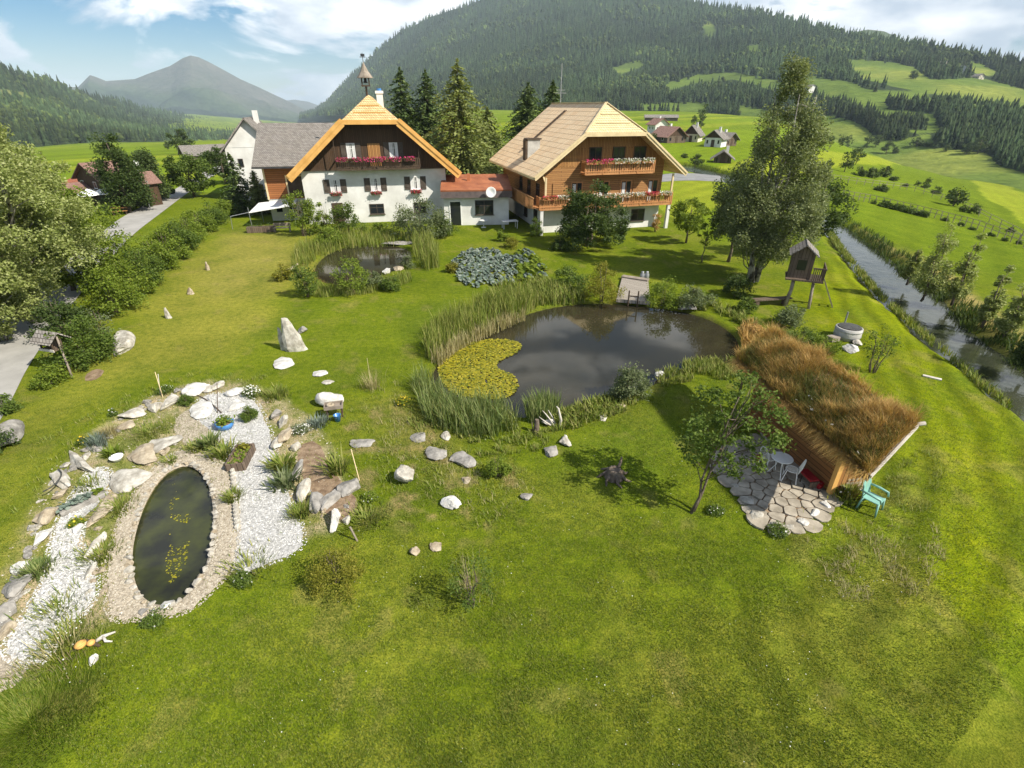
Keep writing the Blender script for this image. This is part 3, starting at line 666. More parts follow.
# ring of tan gravel with the pond cut out
def ring_sheet():
    rng = random.Random(5); n = 96; c = np.mean(OVAL, 0); X = np.zeros((n + 1, 5)); Y = X.copy()
    def cast(poly, a):
        best = 0
        for i in range(len(poly)):
            p = np.array(poly[i - 1]) - c; q = np.array(poly[i]) - c; d = np.array([math.cos(a), math.sin(a)]); e = q - p
            den = d[0] * e[1] - d[1] * e[0]
            if abs(den) < 1e-9: continue
            t = (p[0] * e[1] - p[1] * e[0]) / den; u = (p[0] * d[1] - p[1] * d[0]) / den
            if t > 0 and -1e-6 <= u <= 1 + 1e-6: best = max(best, t)
        return best
    for i in range(n + 1):
        a = 2 * math.pi * (i % n) / n; r0 = cast(OVAL, a) - 0.02; r1 = cast(RING, a) + 0.06 * math.sin(i * 2.7)
        for k in range(5):
            r = r0 + (max(r1, r0 + 0.2) - r0) * k / 4; X[i, k] = c[0] + math.cos(a) * r; Y[i, k] = c[1] + math.sin(a) * r
    Z = np.full(X.shape, 0.028); Z[:, 0] = -0.06
    tag(link('gravel_bank', grid_mesh('gravel_bank', X, Y, Z), 'tan_gravel', None, True), None, None, None, 'structure')
ring_sheet()
tag(sheet('earth_bed', BED, 0.022, 'earth', None, 0.04, 3), None, None, None, 'structure')
tag(sheet('earth_path', smooth(PP([(170, 425), (188, 408), (215, 402), (228, 412), (222, 440), (205, 448), (185, 446)]), 2), 0.012, 'tan_gravel', None, 0.04, 4), None, None, None, 'structure')
tag(sheet('earth_patch', smooth(PP([(84, 376), (92, 370), (104, 369), (100, 378), (88, 382)]), 1), 0.012, 'earth', None, 0.06, 5), None, None, None, 'structure')
tag(sheet('earth_path_edge', smooth(PP([(-20, 655), (10, 655), (30, 668), (18, 685), (-20, 705)]), 2), 0.02, 'tan_gravel', None, 0.05, 6), None, None, None, 'structure')

# ------------------------------------------------------------------ hills and mountains
class Hill:
    def __init__(s, cols): s.px = [c[0] for c in cols]; s.y = np.array([[p[0] for p in c[1]] for c in cols], float); s.r = np.array([[p[1] for p in c[1]] for c in cols], float); s.k = s.y.shape[1]
    def at(s, px, k):
        px = np.asarray(px, float); k = np.asarray(k, float); k0 = np.clip(np.floor(k).astype(int), 0, s.k - 2); t = k - k0
        def f(T):
            a = np.stack([np.interp(px, s.px, T[:, j]) for j in range(s.k)]); i = np.arange(len(px)); return a[k0, i] * (1 - t) + a[k0 + 1, i] * t
        y = f(s.y); r = f(s.r); u = (px - 512) / FPX; v = (384 - y) / FPX
        dx, dy, dz = u, CP + SP * v, -SP + CP * v; q = r / np.hypot(dx, dy)
        return dx * q, dy * q, EYE + dz * q, y
    def mesh(s, name, mat, colf, np_=320, nk=110, amp=0.006, fr=180.0, label=None, ridged=False):
        pxs = np.linspace(s.px[0], s.px[-1], np_); ks = np.linspace(0, s.k - 1, nk); A, B = np.meshgrid(pxs, ks)
        x, y, z, row = s.at(A.ravel(), B.ravel()); r = np.hypot(x, y); kk = B.ravel() / (s.k - 1)
        d = fbm(x / fr, y / fr, 5, 8) * r * amp * 2 * np.minimum(1, kk * 4); z2 = z + d
        if ridged: z2 = z + r * amp * 2 * np.minimum(1, kk * 3) * (1 - kk ** 1.5) * (0.22 - 2.2 * np.abs(fbm(x / fr, y / fr, 2, 8)) + 0.6 * fbm(x / fr * 3, y / fr * 3, 4, 5))
        X = x.reshape(A.shape); Y = y.reshape(A.shape); Z = z2.reshape(A.shape)
        # foot sunk below the valley floor, back slope falling away behind the crest
        x0, y0, z0 = X[:1] * 0.97, Y[:1] * 0.97, Z[:1] - 14
        xb = [X[-1:] * f for f in (1.08, 1.3, 1.8)]; yb = [Y[-1:] * f for f in (1.08, 1.3, 1.8)]; zb = [Z[-1:] * f - 20 * g for f, g in ((0.93, 0), (0.6, 1), (-0.1, 2))]
        XX = np.concatenate([x0, X] + xb); YY = np.concatenate([y0, Y] + yb); ZZ = np.concatenate([z0, Z] + zb)
        me = grid_mesh(name, XX, YY, ZZ)
        C = colf(A.ravel(), row, x, y, kk).reshape(A.shape + (3,)); C = np.concatenate([C[:1], C] + [C[-1:]] * 3)
        paint(me, C.reshape(-1, 3)); o = link(name, me, mat, None, True); return tag(o, label, None, None, 'structure')
RIGHT = Hill([(300, [(119, 3000), (118.5, 3200), (118, 3500), (117.5, 3800), (117, 4100)]), (315, [(117, 2600), (116, 2900), (115, 3200), (114, 3600), (112, 4000)]), (330, [(116, 2000), (113, 2400), (109, 2800), (105, 3200), (99, 3700)]), (350, [(115, 1500), (108, 1900), (99, 2400), (90, 2900), (77, 3500)]),
              (380, [(113, 1150), (102, 1500), (88, 2000), (70, 2600), (48, 3300)]), (400, [(112, 1050), (98, 1400), (80, 1900), (58, 2500), (32, 3200)]), (430, [(111, 950), (96, 1250), (75, 1700), (48, 2300), (17, 3100)]), (480, [(110, 880), (92, 1150), (68, 1600), (36, 2200), (-1, 3000)]),
              (560, [(110, 800), (94, 980), (70, 1350), (32, 1900), (-20, 2800)]), (640, [(111, 800), (95, 950), (70, 1280), (35, 1800), (-13, 2600)]), (700, [(112, 800), (96, 940), (70, 1250), (38, 1700), (2, 2400)]), (740, [(116, 700), (99, 830), (74, 1100), (44, 1500), (9, 2200)]),
              (800, [(130, 600), (108, 720), (80, 950), (52, 1300), (21, 1950)]), (850, [(148, 520), (118, 640), (88, 830), (62, 1150), (36, 1700)]), (900, [(165, 480), (130, 590), (96, 780), (70, 1050), (42, 1600)]), (950, [(178, 420), (142, 540), (106, 720), (78, 980), (52, 1500)]),
              (1024, [(192, 370), (158, 490), (124, 660), (94, 920), (68, 1400)]), (1100, [(206, 350), (172, 460), (140, 620), (110, 860), (86, 1300)]), (1300, [(240, 300), (205, 420), (175, 560), (148, 800), (125, 1200)])])
LEFT = Hill([(-400, [(190, 520), (160, 680), (120, 850), (80, 1100), (50, 1400)]), (0, [(150, 650), (132, 800), (112, 950), (90, 1200), (69, 1500)]), (30, [(148, 660), (132, 820), (114, 990), (96, 1280), (77, 1600)]), (60, [(146, 680), (133, 860), (118, 1050), (103, 1400), (86, 1750)]), (90, [(144, 710), (134, 930), (122, 1180), (110, 1600), (97, 2000)]),
             (130, [(142, 760), (135, 1000), (127, 1350), (118, 1800), (106, 2400)]), (165, [(141.5, 850), (136, 1150), (130, 1550), (122, 2100), (113, 2800)]), (200, [(141, 950), (137, 1300), (133, 1800), (128, 2400), (121, 3100)]), (250, [(140, 1500), (138, 1900), (136.5, 2300), (134, 2800), (131, 3400)]), (300, [(133, 3000), (131, 3300), (129, 3600), (127, 4000), (125, 4400)]), (330, [(125, 3300), (124.5, 3500), (124, 3700), (123, 4000), (122, 4400)])])
sky = lambda *a: [(p, [(b, 3700), (b - (b - t) * 0.28, 4100), (b - (b - t) * 0.6, 4600), (b - (b - t) * 0.83, 4950), (t, 5200)]) for p, t, b in a]
PEAK = Hill(sky((-60, 84, 146), (40, 88, 146), (78, 87, 145), (90, 75, 145), (96, 77, 145), (106, 81, 145), (122, 80, 144), (135, 79, 144), (150, 73, 144), (170, 66, 143), (183, 58, 143), (190, 55.5, 143), (198, 57, 143), (207, 61, 142), (222, 69, 142), (240, 79, 141), (258, 87, 140), (275, 95, 138), (292, 103, 134), (306, 111, 130), (322, 118, 126), (350, 122, 124)))
GAP = Hill([(p, [(b, 6800), (b - (b - t) * 0.3, 7100), (b - (b - t) * 0.6, 7400), (b - (b - t) * 0.85, 7700), (t, 8000)]) for p, t, b in ((262, 112, 122), (280, 101, 122), (295, 99, 122), (308, 101, 121), (318, 105, 120), (335, 103, 119), (360, 112, 118))])
HUMP = Hill([(p, [(b, 2300), (b - (b - t) * 0.3, 2500), (b - (b - t) * 0.6, 2700), (b - (b - t) * 0.85, 2900), (t, 3100)]) for p, t, b in ((815, 44, 60), (838, 38, 62), (852, 32.5, 64), (868, 29.5, 66), (884, 31, 68), (898, 37, 70), (915, 47, 74), (940, 60, 84))])

MEADOWS = [[(640, 104), (690, 102), (745, 104), (790, 116), (780, 122), (700, 112), (640, 112)], [(662, 86), (698, 74), (735, 72), (790, 84), (830, 92), (818, 98), (770, 90), (735, 80), (700, 82), (672, 92)], [(842, 57), (880, 59), (912, 66), (930, 79), (975, 77), (1005, 84), (1060, 103), (1060, 122), (1000, 107), (940, 97), (890, 87), (862, 80)],
           [(806, 76), (842, 81), (868, 90), (925, 92), (936, 108), (900, 116), (876, 122), (850, 110), (822, 100), (806, 96)], [(900, 112), (930, 112), (944, 132), (916, 134), (895, 126)], [(700, 114), (790, 118), (812, 112), (850, 118), (876, 127), (892, 140), (930, 134), (936, 146), (985, 152), (1000, 166), (1060, 182), (1060, 240), (700, 240)],
           [(968, 62), (985, 66), (998, 74), (985, 76), (970, 70)], [(612, 66), (640, 60), (645, 66), (620, 74)], [(702, 25), (712, 22), (716, 34), (708, 38)], [(745, 46), (758, 44), (762, 52), (748, 52)]]
BELTS = [[(812, 98), (840, 104), (868, 114), (888, 128), (892, 140), (880, 141), (862, 124), (838, 114), (814, 108)], [(886, 102), (934, 108), (936, 114), (890, 110)], [(890, 120), (920, 124), (926, 130), (894, 130)], [(706, 108), (738, 110), (740, 128), (708, 126)], [(640, 110), (690, 112), (688, 118), (640, 118)], [(640, 92), (660, 88), (668, 98), (645, 104)]]
CLEAR_L = [[(-60, 84), (0, 88), (25, 92), (38, 100), (0, 99), (-60, 96)], [(60, 148), (110, 143), (140, 146), (140, 160), (60, 160)]]
def inany(px, py, polys):
    m = np.zeros(np.shape(px), bool)
    for q in polys: m |= inpoly(px, py, q)
    return m
FLOORC = np.array([0.030, 0.048, 0.018])
def col_right(px, row, x, y, k):
    C = np.tile(FLOORC, (len(px), 1)); j = 2.0 * fbm(x / 40, y / 40, 3, 3) * 2
    m = inany(px + j, row + j, MEADOWS) & ~inany(px, row, BELTS)
    h = fbm(x / 90, y / 90, 3, 6); MC = np.array([0.115, 0.175, 0.028]) * (1 + 0.8 * h[:, None]) + np.array([0.06, 0.03, 0.01]) * sstep(0.0, 0.25, h)[:, None]
    return np.where(m[:, None], MC, C)
def col_left(px, row, x, y, k):
    C = np.tile(FLOORC, (len(px), 1)); m = inany(px, row, CLEAR_L); return np.where(m[:, None], np.array([0.15, 0.17, 0.05]), C)
def col_peak(px, row, x, y, k):
    g = np.array([0.048, 0.075, 0.030]); rk = np.array([0.095, 0.10, 0.085]); fo = np.array([0.018, 0.032, 0.018])
    n = fbm(x / 500, y / 500, 5, 4); f = sstep(0.45, 0.85, k + n * 0.9)[:, None]; C = g * (1 - f) + rk * f
    f = sstep(0.55, 0.30, k + n * 0.9)[:, None]; return C * (1 - f) + fo * f
RIGHT.mesh('mountain', 'hillside', col_right, 360, 130, 0.004, 220, 'wooded mountainside with alpine meadows')
LEFT.mesh('mountain', 'hillside', col_left, 240, 90, 0.003, 200, 'dark wooded hillside')
PEAK.mesh('mountain', 'peak', col_peak, 420, 170, 0.022, 480, 'bare rocky mountain peak', True)
GAP.mesh('mountain', 'peak', col_peak, 80, 40, 0.004, 900, 'far hazy mountain in the gap of the valley')
HUMP.mesh('mountain', 'hillside', lambda px, row, x, y, k: np.tile(np.array([0.07, 0.10, 0.035]), (len(px), 1)), 80, 40, 0.002, 300, 'distant rounded green hill')

# ------------------------------------------------------------------ forest: one mass of small trees
def tree_kit(seed, conifer):
    rng = np.random.default_rng(seed); V = []; F = []
    if conifer:
        for t0, t1, r in ((0.04, 0.42, 0.20), (0.24, 0.64, 0.155), (0.46, 0.84, 0.105), (0.68, 1.0, 0.06)):
            b = len(V); n = 7
            for k in range(n):
                a = 2 * math.pi * (k + rng.uniform(-0.3, 0.3)) / n; rr = r * rng.uniform(0.7, 1.2); V.append((math.cos(a) * rr, math.sin(a) * rr, t0 + rng.uniform(-0.03, 0.03)))
            V.append((rng.normal() * 0.01, rng.normal() * 0.01, t1)); F += [(b + k, b + (k + 1) % n, b + n) for k in range(n)]
    else:
        for q in range(5):
            c = np.array([rng.normal() * 0.13, rng.normal() * 0.13, rng.uniform(0.35, 0.75)]); b = len(V); n = 6; r = rng.uniform(0.17, 0.25)
            V.append(tuple(c - [0, 0, r]))
            for z, f in ((-0.4, 0.9), (0.45, 0.85)):
                for k in range(n):
                    a = 2 * math.pi * (k + rng.uniform(-0.3, 0.3)) / n; rr = r * f * rng.uniform(0.75, 1.2); V.append((c[0] + math.cos(a) * rr, c[1] + math.sin(a) * rr, c[2] + z * r * rng.uniform(0.7, 1.3)))
            V.append(tuple(c + [0, 0, r]))
            for k in range(n):
                k2 = (k + 1) % n; F += [(b, b + 1 + k2, b + 1 + k), (b + 1 + k, b + 1 + k2, b + 7 + k2), (b + 1 + k, b + 7 + k2, b + 7 + k), (b + 7 + k, b + 7 + k2, b + 13)]
    return np.array(V), np.array(F)
KITS = [tree_kit(i, True) for i in range(5)] + [tree_kit(i + 20, False) for i in range(3)]
m, t = newmat('forest'); g = G(t)
at = g.n('ShaderNodeAttribute', attribute_name='Col').outputs[0]
g.out(g.bsdf(g.mix(1.0, at, g.ramp(g.island(), [(0, (0.7, 0.72, 0.7)), (1, (1.3, 1.26, 1.3))]), 'MULTIPLY'), 0.9, None, 0.1))
def forest(name, label, pos, ht, broad, rng):
    VV = []; FF = []; CC = []; b = 0
    broad = np.clip(broad + 2.2 * (fbm(pos[:, 0] / 120, pos[:, 1] / 120, 3, 71) - 0.06), 0.03, 0.85); kinds = np.where(rng.uniform(size=len(pos)) < broad, 5 + rng.integers(0, 3, len(pos)), rng.integers(0, 5, len(pos)))
    for k, (kv, kf) in enumerate(KITS):
        i = np.where(kinds == k)[0]
        if not len(i): continue
        h = ht[i] * rng.uniform(0.5, 1.3, len(i)) * (1 + 0.5 * fbm(pos[i, 0] / 60, pos[i, 1] / 60, 3, 81)) * (0.75 if k >= 5 else 1); w = h * rng.uniform(0.85, 1.25, len(i)); a = rng.uniform(0, 6.28, len(i)); c, s = np.cos(a), np.sin(a)
        X = (kv[None, :, 0] * c[:, None] - kv[None, :, 1] * s[:, None]) * w[:, None] + pos[i, 0][:, None]; Y = (kv[None, :, 0] * s[:, None] + kv[None, :, 1] * c[:, None]) * w[:, None] + pos[i, 1][:, None]
        Z = kv[None, :, 2] * h[:, None] + pos[i, 2][:, None] - h[:, None] * 0.05
        nv = len(kv); VV.append(np.stack([X, Y, Z], 2).reshape(-1, 3)); FF.append((kf[None] + (b + np.arange(len(i)) * nv)[:, None, None]).reshape(-1, 3)); b += nv * len(i)
        base = np.array([0.030, 0.052, 0.020]) if k < 5 else np.array([0.062, 0.090, 0.024]); bigv = (1 + 1.5 * fbm(pos[i, 0] / 160, pos[i, 1] / 160, 4, 61))[:, None]; CC.append(np.repeat(base * bigv * rng.uniform(0.55, 1.55, (len(i), 1)) * np.array([1, 1, 1]) + rng.uniform(0, 0.012, (len(i), 1)) * np.array([1, 0.9, 0.2]), nv, 0))
    me = np_mesh(name, np.concatenate(VV), np.concatenate(FF)); paint(me, np.concatenate(CC)); return tag(link(name, me, 'forest'), label, 'forest', None, 'stuff')
def wood(hill, n, ok, rng, k0=0.0, k1=None):
    k1 = k1 or hill.k - 1; px = rng.uniform(hill.px[0], hill.px[-1], n); k = rng.uniform(k0, k1, n); m = ok(px, hill.at(px, k)[3], k)
    x, y, z, row = hill.at(px[m], k[m]); r = np.hypot(x, y); z = z + 0.0
    return np.stack([x, y, z], 1), r
rng = np.random.default_rng(11)
vis = lambda px: (px > -40) & (px < 1065)
def ok_r(px, row, k):
    j = rng.normal(size=len(px)) * 1.0
    return vis(px) & (~inany(px + j, row + j, MEADOWS) | inany(px, row, BELTS) | (rng.uniform(size=len(px)) < 0.004)) & (~inany(px, row - 7, MEADOWS) | inany(px, row, BELTS) | (rng.uniform(size=len(px)) < 0.12)) & ~inany(px, row - 3, MEADOWS)
p1, r1 = wood(RIGHT, 52000, ok_r, rng)
px = rng.uniform(640, 1050, 30000); k = rng.uniform(0, 2.4, 30000); row = RIGHT.at(px, k)[3]; mm = inany(px, row, BELTS); xb = RIGHT.at(px[mm], k[mm]); p2 = np.stack(xb[:3], 1)[:900]; r2 = np.hypot(p2[:, 0], p2[:, 1])
hz = lambda p, r: np.clip(9 + (r - 400) * 0.0075, 9, 21)
pr_ = np.concatenate([p1, p2]); rr_ = np.concatenate([r1, r2])
d = fbm(pr_[:, 0] / 220, pr_[:, 1] / 220, 5, 8) * rr_ * 0.004 * 2; pr_[:, 2] += d * 0.9
forest('forest', 'dark spruce forest covering the mountainside behind the chalet', pr_, hz(pr_, rr_), 0.16, rng)
p3, r3 = wood(LEFT, 20000, lambda px, row, k: vis(px) & ~inany(px, row, CLEAR_L), rng)
p3[:, 2] += fbm(p3[:, 0] / 200, p3[:, 1] / 200, 5, 8) * r3 * 0.003 * 2 * 0.9
forest('forest', 'dark green forest on the slope left of the valley road', p3, np.clip(12 + (r3 - 600) * 0.006, 12, 22), 0.12, rng)

# ------------------------------------------------------------------ buildings
def window(parent, s, z, w, h, t, shutters=None, frame='white_paint', bars=True, ax=0, curtain=False, sill=True):
    # ax 0: wall facing -t (towards the garden); ax 1: wall facing -s
    def bx(mb, a0, a1, d0, d1, z0, z1):
        return mb.box(a0, a1, d0, d1, z0, z1) if ax == 0 else mb.box(d0, d1, a0, a1, z0, z1)
    f = MB(); b = 0.07
    bx(f, s - w / 2, s + w / 2, t - 0.05, t + 0.02, z - h / 2, z - h / 2 + b); bx(f, s - w / 2, s + w / 2, t - 0.05, t + 0.02, z + h / 2 - b, z + h / 2)
    bx(f, s - w / 2, s - w / 2 + b, t - 0.047, t + 0.02, z - h / 2 + b, z + h / 2 - b); bx(f, s + w / 2 - b, s + w / 2, t - 0.047, t + 0.02, z - h / 2 + b, z + h / 2 - b)
    if bars:
        bx(f, s - 0.03, s + 0.03, t - 0.044, t + 0.02, z - h / 2 + b, z + h / 2 - b); bx(f, s - w / 2 + b, s + w / 2 - b, t - 0.041, t + 0.02, z + h * 0.12, z + h * 0.12 + 0.04)
    if sill: bx(f, s - w / 2 - 0.08, s + w / 2 + 0.08, t - 0.14, t + 0.01, z - h / 2 - 0.06, z - h / 2 - 0.003)
    fo = f.build('window', frame, parent)
    p = MB(); bx(p, s - w / 2 + b * 0.5, s + w / 2 - b * 0.5, t - 0.025, t + 0.01, z - h / 2 + b * 0.5, z + h / 2 - b * 0.5); p.build('pane', 'pane', fo)
    if curtain:
        c = MB(); bx(c, s - w / 2 + b, s - w * 0.08, t - 0.030, t - 0.0255, z - h / 2 + b, z + h / 2 - b); bx(c, s + w * 0.14, s + w / 2 - b, t - 0.030, t - 0.0255, z - h / 2 + b, z + h / 2 - b); c.build('curtain', 'curtain', fo)
    if shutters:
        for sg in (-1, 1):
            q = MB(); a = s + sg * (w / 2 + 0.02 + w * 0.31); bx(q, a - w * 0.30, a + w * 0.30, t - 0.07, t - 0.01, z - h / 2 - 0.02, z + h / 2 + 0.02)
            for j in (0.2, 0.8): bx(q, a - w * 0.21, a + w * 0.21, t - 0.095, t - 0.0705, z - h / 2 + h * j - 0.05, z - h / 2 + h * j + 0.05)
            q.build('shutter', shutters, fo)
    return fo
def flower_box(label, loc, w, rz, petals, seed, group=None, n=160, box='rail_timber', green='lf_green', hgt=0.35, dark=True):
    rng = np.random.default_rng(seed); t = thing('flower_box', label, 'flower box', loc, rz, group)
    MB().box(-w / 2, w / 2, -0.11, 0.11, 0, 0.18).build('box', box, t, bevel=0.01)
    q = np.c_[rng.uniform(-w / 2, w / 2, n), rng.normal(size=n) * 0.1 - 0.03, rng.uniform(0.1, hgt, n) - 0.1]
    link('leaves', np_mesh('leaves', *leaves(q, 0.11, rng, 0.7)), green, t)
    q = np.c_[rng.uniform(-w / 2, w / 2, n), rng.normal(size=n) * 0.12 - 0.07, rng.uniform(0.1, hgt + 0.05, n) - 0.06]
    link('blossoms', np_mesh('blossoms', *leaves(q, 0.10, rng, 0.9, 0.2)), petals, t); return t
def hip_roof(parent, sc, half, zr, ze, hw, zh, t0, ta, t1, th, mats, hipmat, back_hip=False):
    # gable roof with a half hip over the front gable; ridge runs along t
    for sg in (-1, 1):
        e = sc + sg * half
        poly = [(e, t0, ze), (sc + sg * hw, t0, zh), (sc, ta, zr), (sc, t1, zr), (e, t1, ze)]
        MB().slab(poly, th).build('roof', mats, parent)
    MB().slab([(sc - hw, t0, zh), (sc + hw, t0, zh), (sc, ta, zr)], th).build('hip_roof', hipmat, parent)
def local(o, s, t, z):
    return o.matrix_basis @ Vector((s, t, z))

# --- the white farmhouse
FH = P(303, 225); FA = R(12)
fh = thing('farmhouse', 'white farmhouse with dark wooden gable, bright larch verges and a little bell turret', 'house', FH, FA)
sc, half, zr, ze, hw, zh = 8.15, 8.45, 12.0, 4.85, 2.65, 9.8
MB().box(0.7, 15.25, 0, 15, -0.4, 5.35).build('wall', 'white_plaster', fh)
k = (zr - ze) / half
gp_ = [(0.72, 5.352), (15.23, 5.352), (15.23, zr - k * 7.08 - 0.3), (sc + hw, zh - 0.3), (sc + 1.9, zh + 0.35), (sc - 1.9, zh + 0.35), (sc - hw, zh - 0.3), (0.72, zr - k * 7.43 - 0.3)]
MB().prism([(a, -0.10, b) for a, b in gp_], (0, 0.3, 0)).build('gable_wall', 'dark_boards', fh)
MB().prism([(a, 14.75, b) for a, b in gp_], (0, 0.27, 0)).build('gable_wall', 'dark_boards', fh)
hip_roof(fh, sc, half, zr, ze, hw, zh, -1.35, 1.6, 15.8, 0.22, 'larch_shingles', 'larch_shingles')
v = MB()
for sg in (-1, 1):
    a = (sc + sg * (half + 0.02), -1.40, ze - 0.22); b_ = (sc + sg * (hw + 0.02), -1.40, zh - 0.20)
    v.bar(a, b_, 0.10, 0.74); v.bar((a[0], -1.49, a[2] + 0.24), (b_[0], -1.49, b_[2] + 0.24), 0.07, 0.32)
    v.bar((sc + sg * (half + 0.02), -1.30, ze - 0.16), (sc + sg * (half + 0.02), 15.7, ze - 0.16), 0.08, 0.24)
v.bar((sc - hw - 0.12, -1.42, zh - 0.17), (sc + hw + 0.12, -1.42, zh - 0.17), 0.09, 0.40)
v.build('verge_boards', 'fresh_timber', fh)
for sg in (-1, 1):
    MB().slab([(sc + sg * (half - 0.1), -1.28, ze - 0.24), (sc + sg * hw, -1.28, zh - 0.24), (sc + sg * hw, -0.12, zh - 0.24), (sc + sg * (half - 0.1), -0.12, ze - 0.24)], 0.04).build('soffit', 'fresh_timber', fh)
rb = MB()
for zz in (10.4, 11.0): 
    f = (zz - zh) / (zr - zh); rb.bar((sc - hw * (1 - f) * 0.8, -1.35 + 2.95 * f - 0.02, zz + 0.06), (sc + hw * (1 - f) * 0.8, -1.35 + 2.95 * f - 0.02, zz + 0.06), 0.08, 0.08)
rb.build('snow_guard', 'fresh_timber', fh)
ch = MB().box(sc + 0.75, sc + 1.40, 4.6, 5.25, 10.6, 12.15).build('chimney', 'white_plaster', fh)
MB().box(sc + 0.66, sc + 1.49, 4.51, 5.34, 12.153, 12.40).build('cap', 'white_paint', ch)
MB().tube([(sc + 1.08, 4.92, 12.4), (sc + 1.08, 4.92, 12.62)], 0.24, 10).build('flue', 'blue_glaze', ch)
tu = MB(); tx, ty = sc - 0.1, 1.55
tu.tube([(tx, ty, 11.7), (tx, ty, 12.75)], 0.10, 8); tu.box(tx - 0.42, tx + 0.42, ty - 0.42, ty + 0.42, 12.7, 12.8)
for a in (-1, 1):
    for b in (-1, 1): tu.box(tx + a * 0.34 - 0.05, tx + a * 0.34 + 0.05, ty + b * 0.34 - 0.05, ty + b * 0.34 + 0.05, 12.8, 13.5)
to = tu.build('bell_turret', 'dark_timber', fh)
MB().lathe([(0.80, 13.42), (0.74, 13.5), (0.40, 13.95), (0.18, 14.4), (0.03, 14.75)], 8, (tx, ty, 0)).build('turret_roof', 'grey_timber', to)
MB().lathe([(0.03, 13.5), (0.10, 13.38), (0.15, 13.15), (0.22, 13.0)], 12, (tx, ty, 0)).build('bell', 'dark_metal', to)
MB().tube([(tx, ty, 14.7), (tx, ty, 15.5)], 0.03, 6).bar((tx - 0.28, ty, 15.15), (tx + 0.28, ty, 15.15), 0.03, 0.05).box(tx - 0.18, tx + 0.2, ty - 0.01, ty + 0.01, 15.2, 15.42).build('weather_vane', 'dark_metal', to)
for s_, z_ in ((3.85, 3.75), (7.9, 3.80), (12.0, 3.85)):
    window(fh, s_, z_, 1.0, 1.25, 0, 'shutter', 'white_paint', curtain=True)
for s_ in (3.85, 7.9, 12.0):
    pts = [(s_ + 0.85 * math.cos(a), 0, 4.44 + 0.34 * math.sin(a)) for a in np.linspace(0, math.pi, 12)]
    MB().prism([(x, -0.035, z) for x, y, z in pts], (0, 0.03, 0)).build('window_arch', 'white_paint', fh)
window(fh, 7.75, 1.35, 1.5, 1.05, 0, None, 'shutter'); window(fh, 12.3, 1.35, 1.3, 1.05, 0, None, 'shutter')
d = MB().box(3.2, 4.3, -0.05, 0.02, 0, 2.1).build('door', 'dark_timber', fh); MB().box(4.08, 4.14, -0.12, -0.05, 1.0, 1.14).build('handle', 'steel', d)
bal = MB().box(4.35, 12.6, -1.15, -0.10, 5.30, 5.48).build('balcony', 'dark_timber', fh)
rl = MB().box(4.35, 12.6, -1.17, -1.07, 6.28, 6.38).box(4.35, 12.6, -1.15, -1.09, 5.58, 5.66)
for i in range(42): rl.box(4.4 + i * 0.198, 4.53 + i * 0.198, -1.14, -1.10, 5.48, 6.28)
for s_ in (4.35, 12.5): rl.box(s_, s_ + 0.1, -1.15, -0.11, 6.28, 6.38); rl.box(s_ + 0.02, s_ + 0.08, -1.16, -1.07, 5.48, 8.6)
rl.build('railing', 'dark_timber', bal)
for s_, w_, cu in ((5.9, 0.85, True), (8.1, 0.0, False), (10.1, 0.85, True)):
    if w_: 
        window(fh, s_, 7.05, w_, 1.4, -0.10, 'shutter', 'white_paint', curtain=cu, sill=False)
MB().box(7.55, 8.75, -0.16, -0.1, 5.5, 7.7).build('balcony_door', 'larch_upright', fh)
MB().box(0.60, 15.35, -0.14, 0.1, 5.22, 5.36).build('sill_beam', 'dark_timber', fh)
for i, s_ in enumerate((5.0, 6.3, 7.6, 8.9, 10.2, 11.6)):
    flower_box('flower box of pink and red blossoms along the dark gable balcony', local(fh, s_, -1.30, 6.05), 1.15, FA, 'pink_petal', 300 + i, 'balcony flower boxes of the farmhouse', 170, 'dark_timber', hgt=0.5)
for i, (s_, lb) in enumerate(((3.85, 'leftmost'), (7.9, 'middle'), (12.0, 'rightmost'))):
    flower_box('%s of three red flower boxes under the shuttered farmhouse windows' % lb, local(fh, s_, -0.28, 2.82), 1.15, FA, 'red_petal', 320 + i, 'window flower boxes of the farmhouse', 130, 'dark_timber', hgt=0.45)

# --- the barn wing on the left
bn = thing('barn', 'long barn with grey shingle roof and orange board wall left of the white farmhouse', 'barn', local(fh, -3.5, 3.0, 0), FA)
MB().box(0, 4.2, 0, 12, -0.3, 2.25).build('base_wall', 'white_plaster', bn)
MB().box(0.05, 4.15, -0.06, 11.9, 2.255, 6.0).build('wall', 'barn_boards', bn)
MB().slab([(-0.75, -1.0, 5.55), (9.0, -1.0, 5.55), (9.0, 6.2, 9.35), (-0.75, 6.2, 9.35)], 0.22).build('roof', 'grey_shingles', bn)
MB().slab([(-0.75, 13.4, 5.55), (9.0, 13.4, 5.55), (9.0, 6.22, 9.35), (-0.75, 6.22, 9.35)], 0.22).build('roof', 'grey_shingles', bn)
MB().prism([(0.02, 0, 6.0), (0.02, 12, 6.0), (0.02, 6.2, 9.1)], (0.2, 0, 0)).build('gable_wall', 'old_boards', bn)
MB().bar((-0.75, -1.05, 5.42), (9.0, -1.05, 5.42), 0.14, 0.14).build('gutter', 'dark_metal', bn)
MB().box(-0.02, 0.16, -0.12, -0.04, 2.2, 5.6).box(2.1, 2.25, -0.12, -0.062, 2.2, 4.6).box(2.25, 3.9, -0.12, -0.062, 4.45, 4.6).build('trim', 'pale_timber', bn)
MB().box(2.25, 4.1, -0.09, -0.062, 2.4, 4.45).build('opening', 'dark_timber', bn)
fb = MB()
for s_ in (0.6, 2.0, 3.4): fb.box(s_, s_ + 0.6, -0.03, 0.02, 0.9, 1.6)
fb.build('window', 'pane', bn)
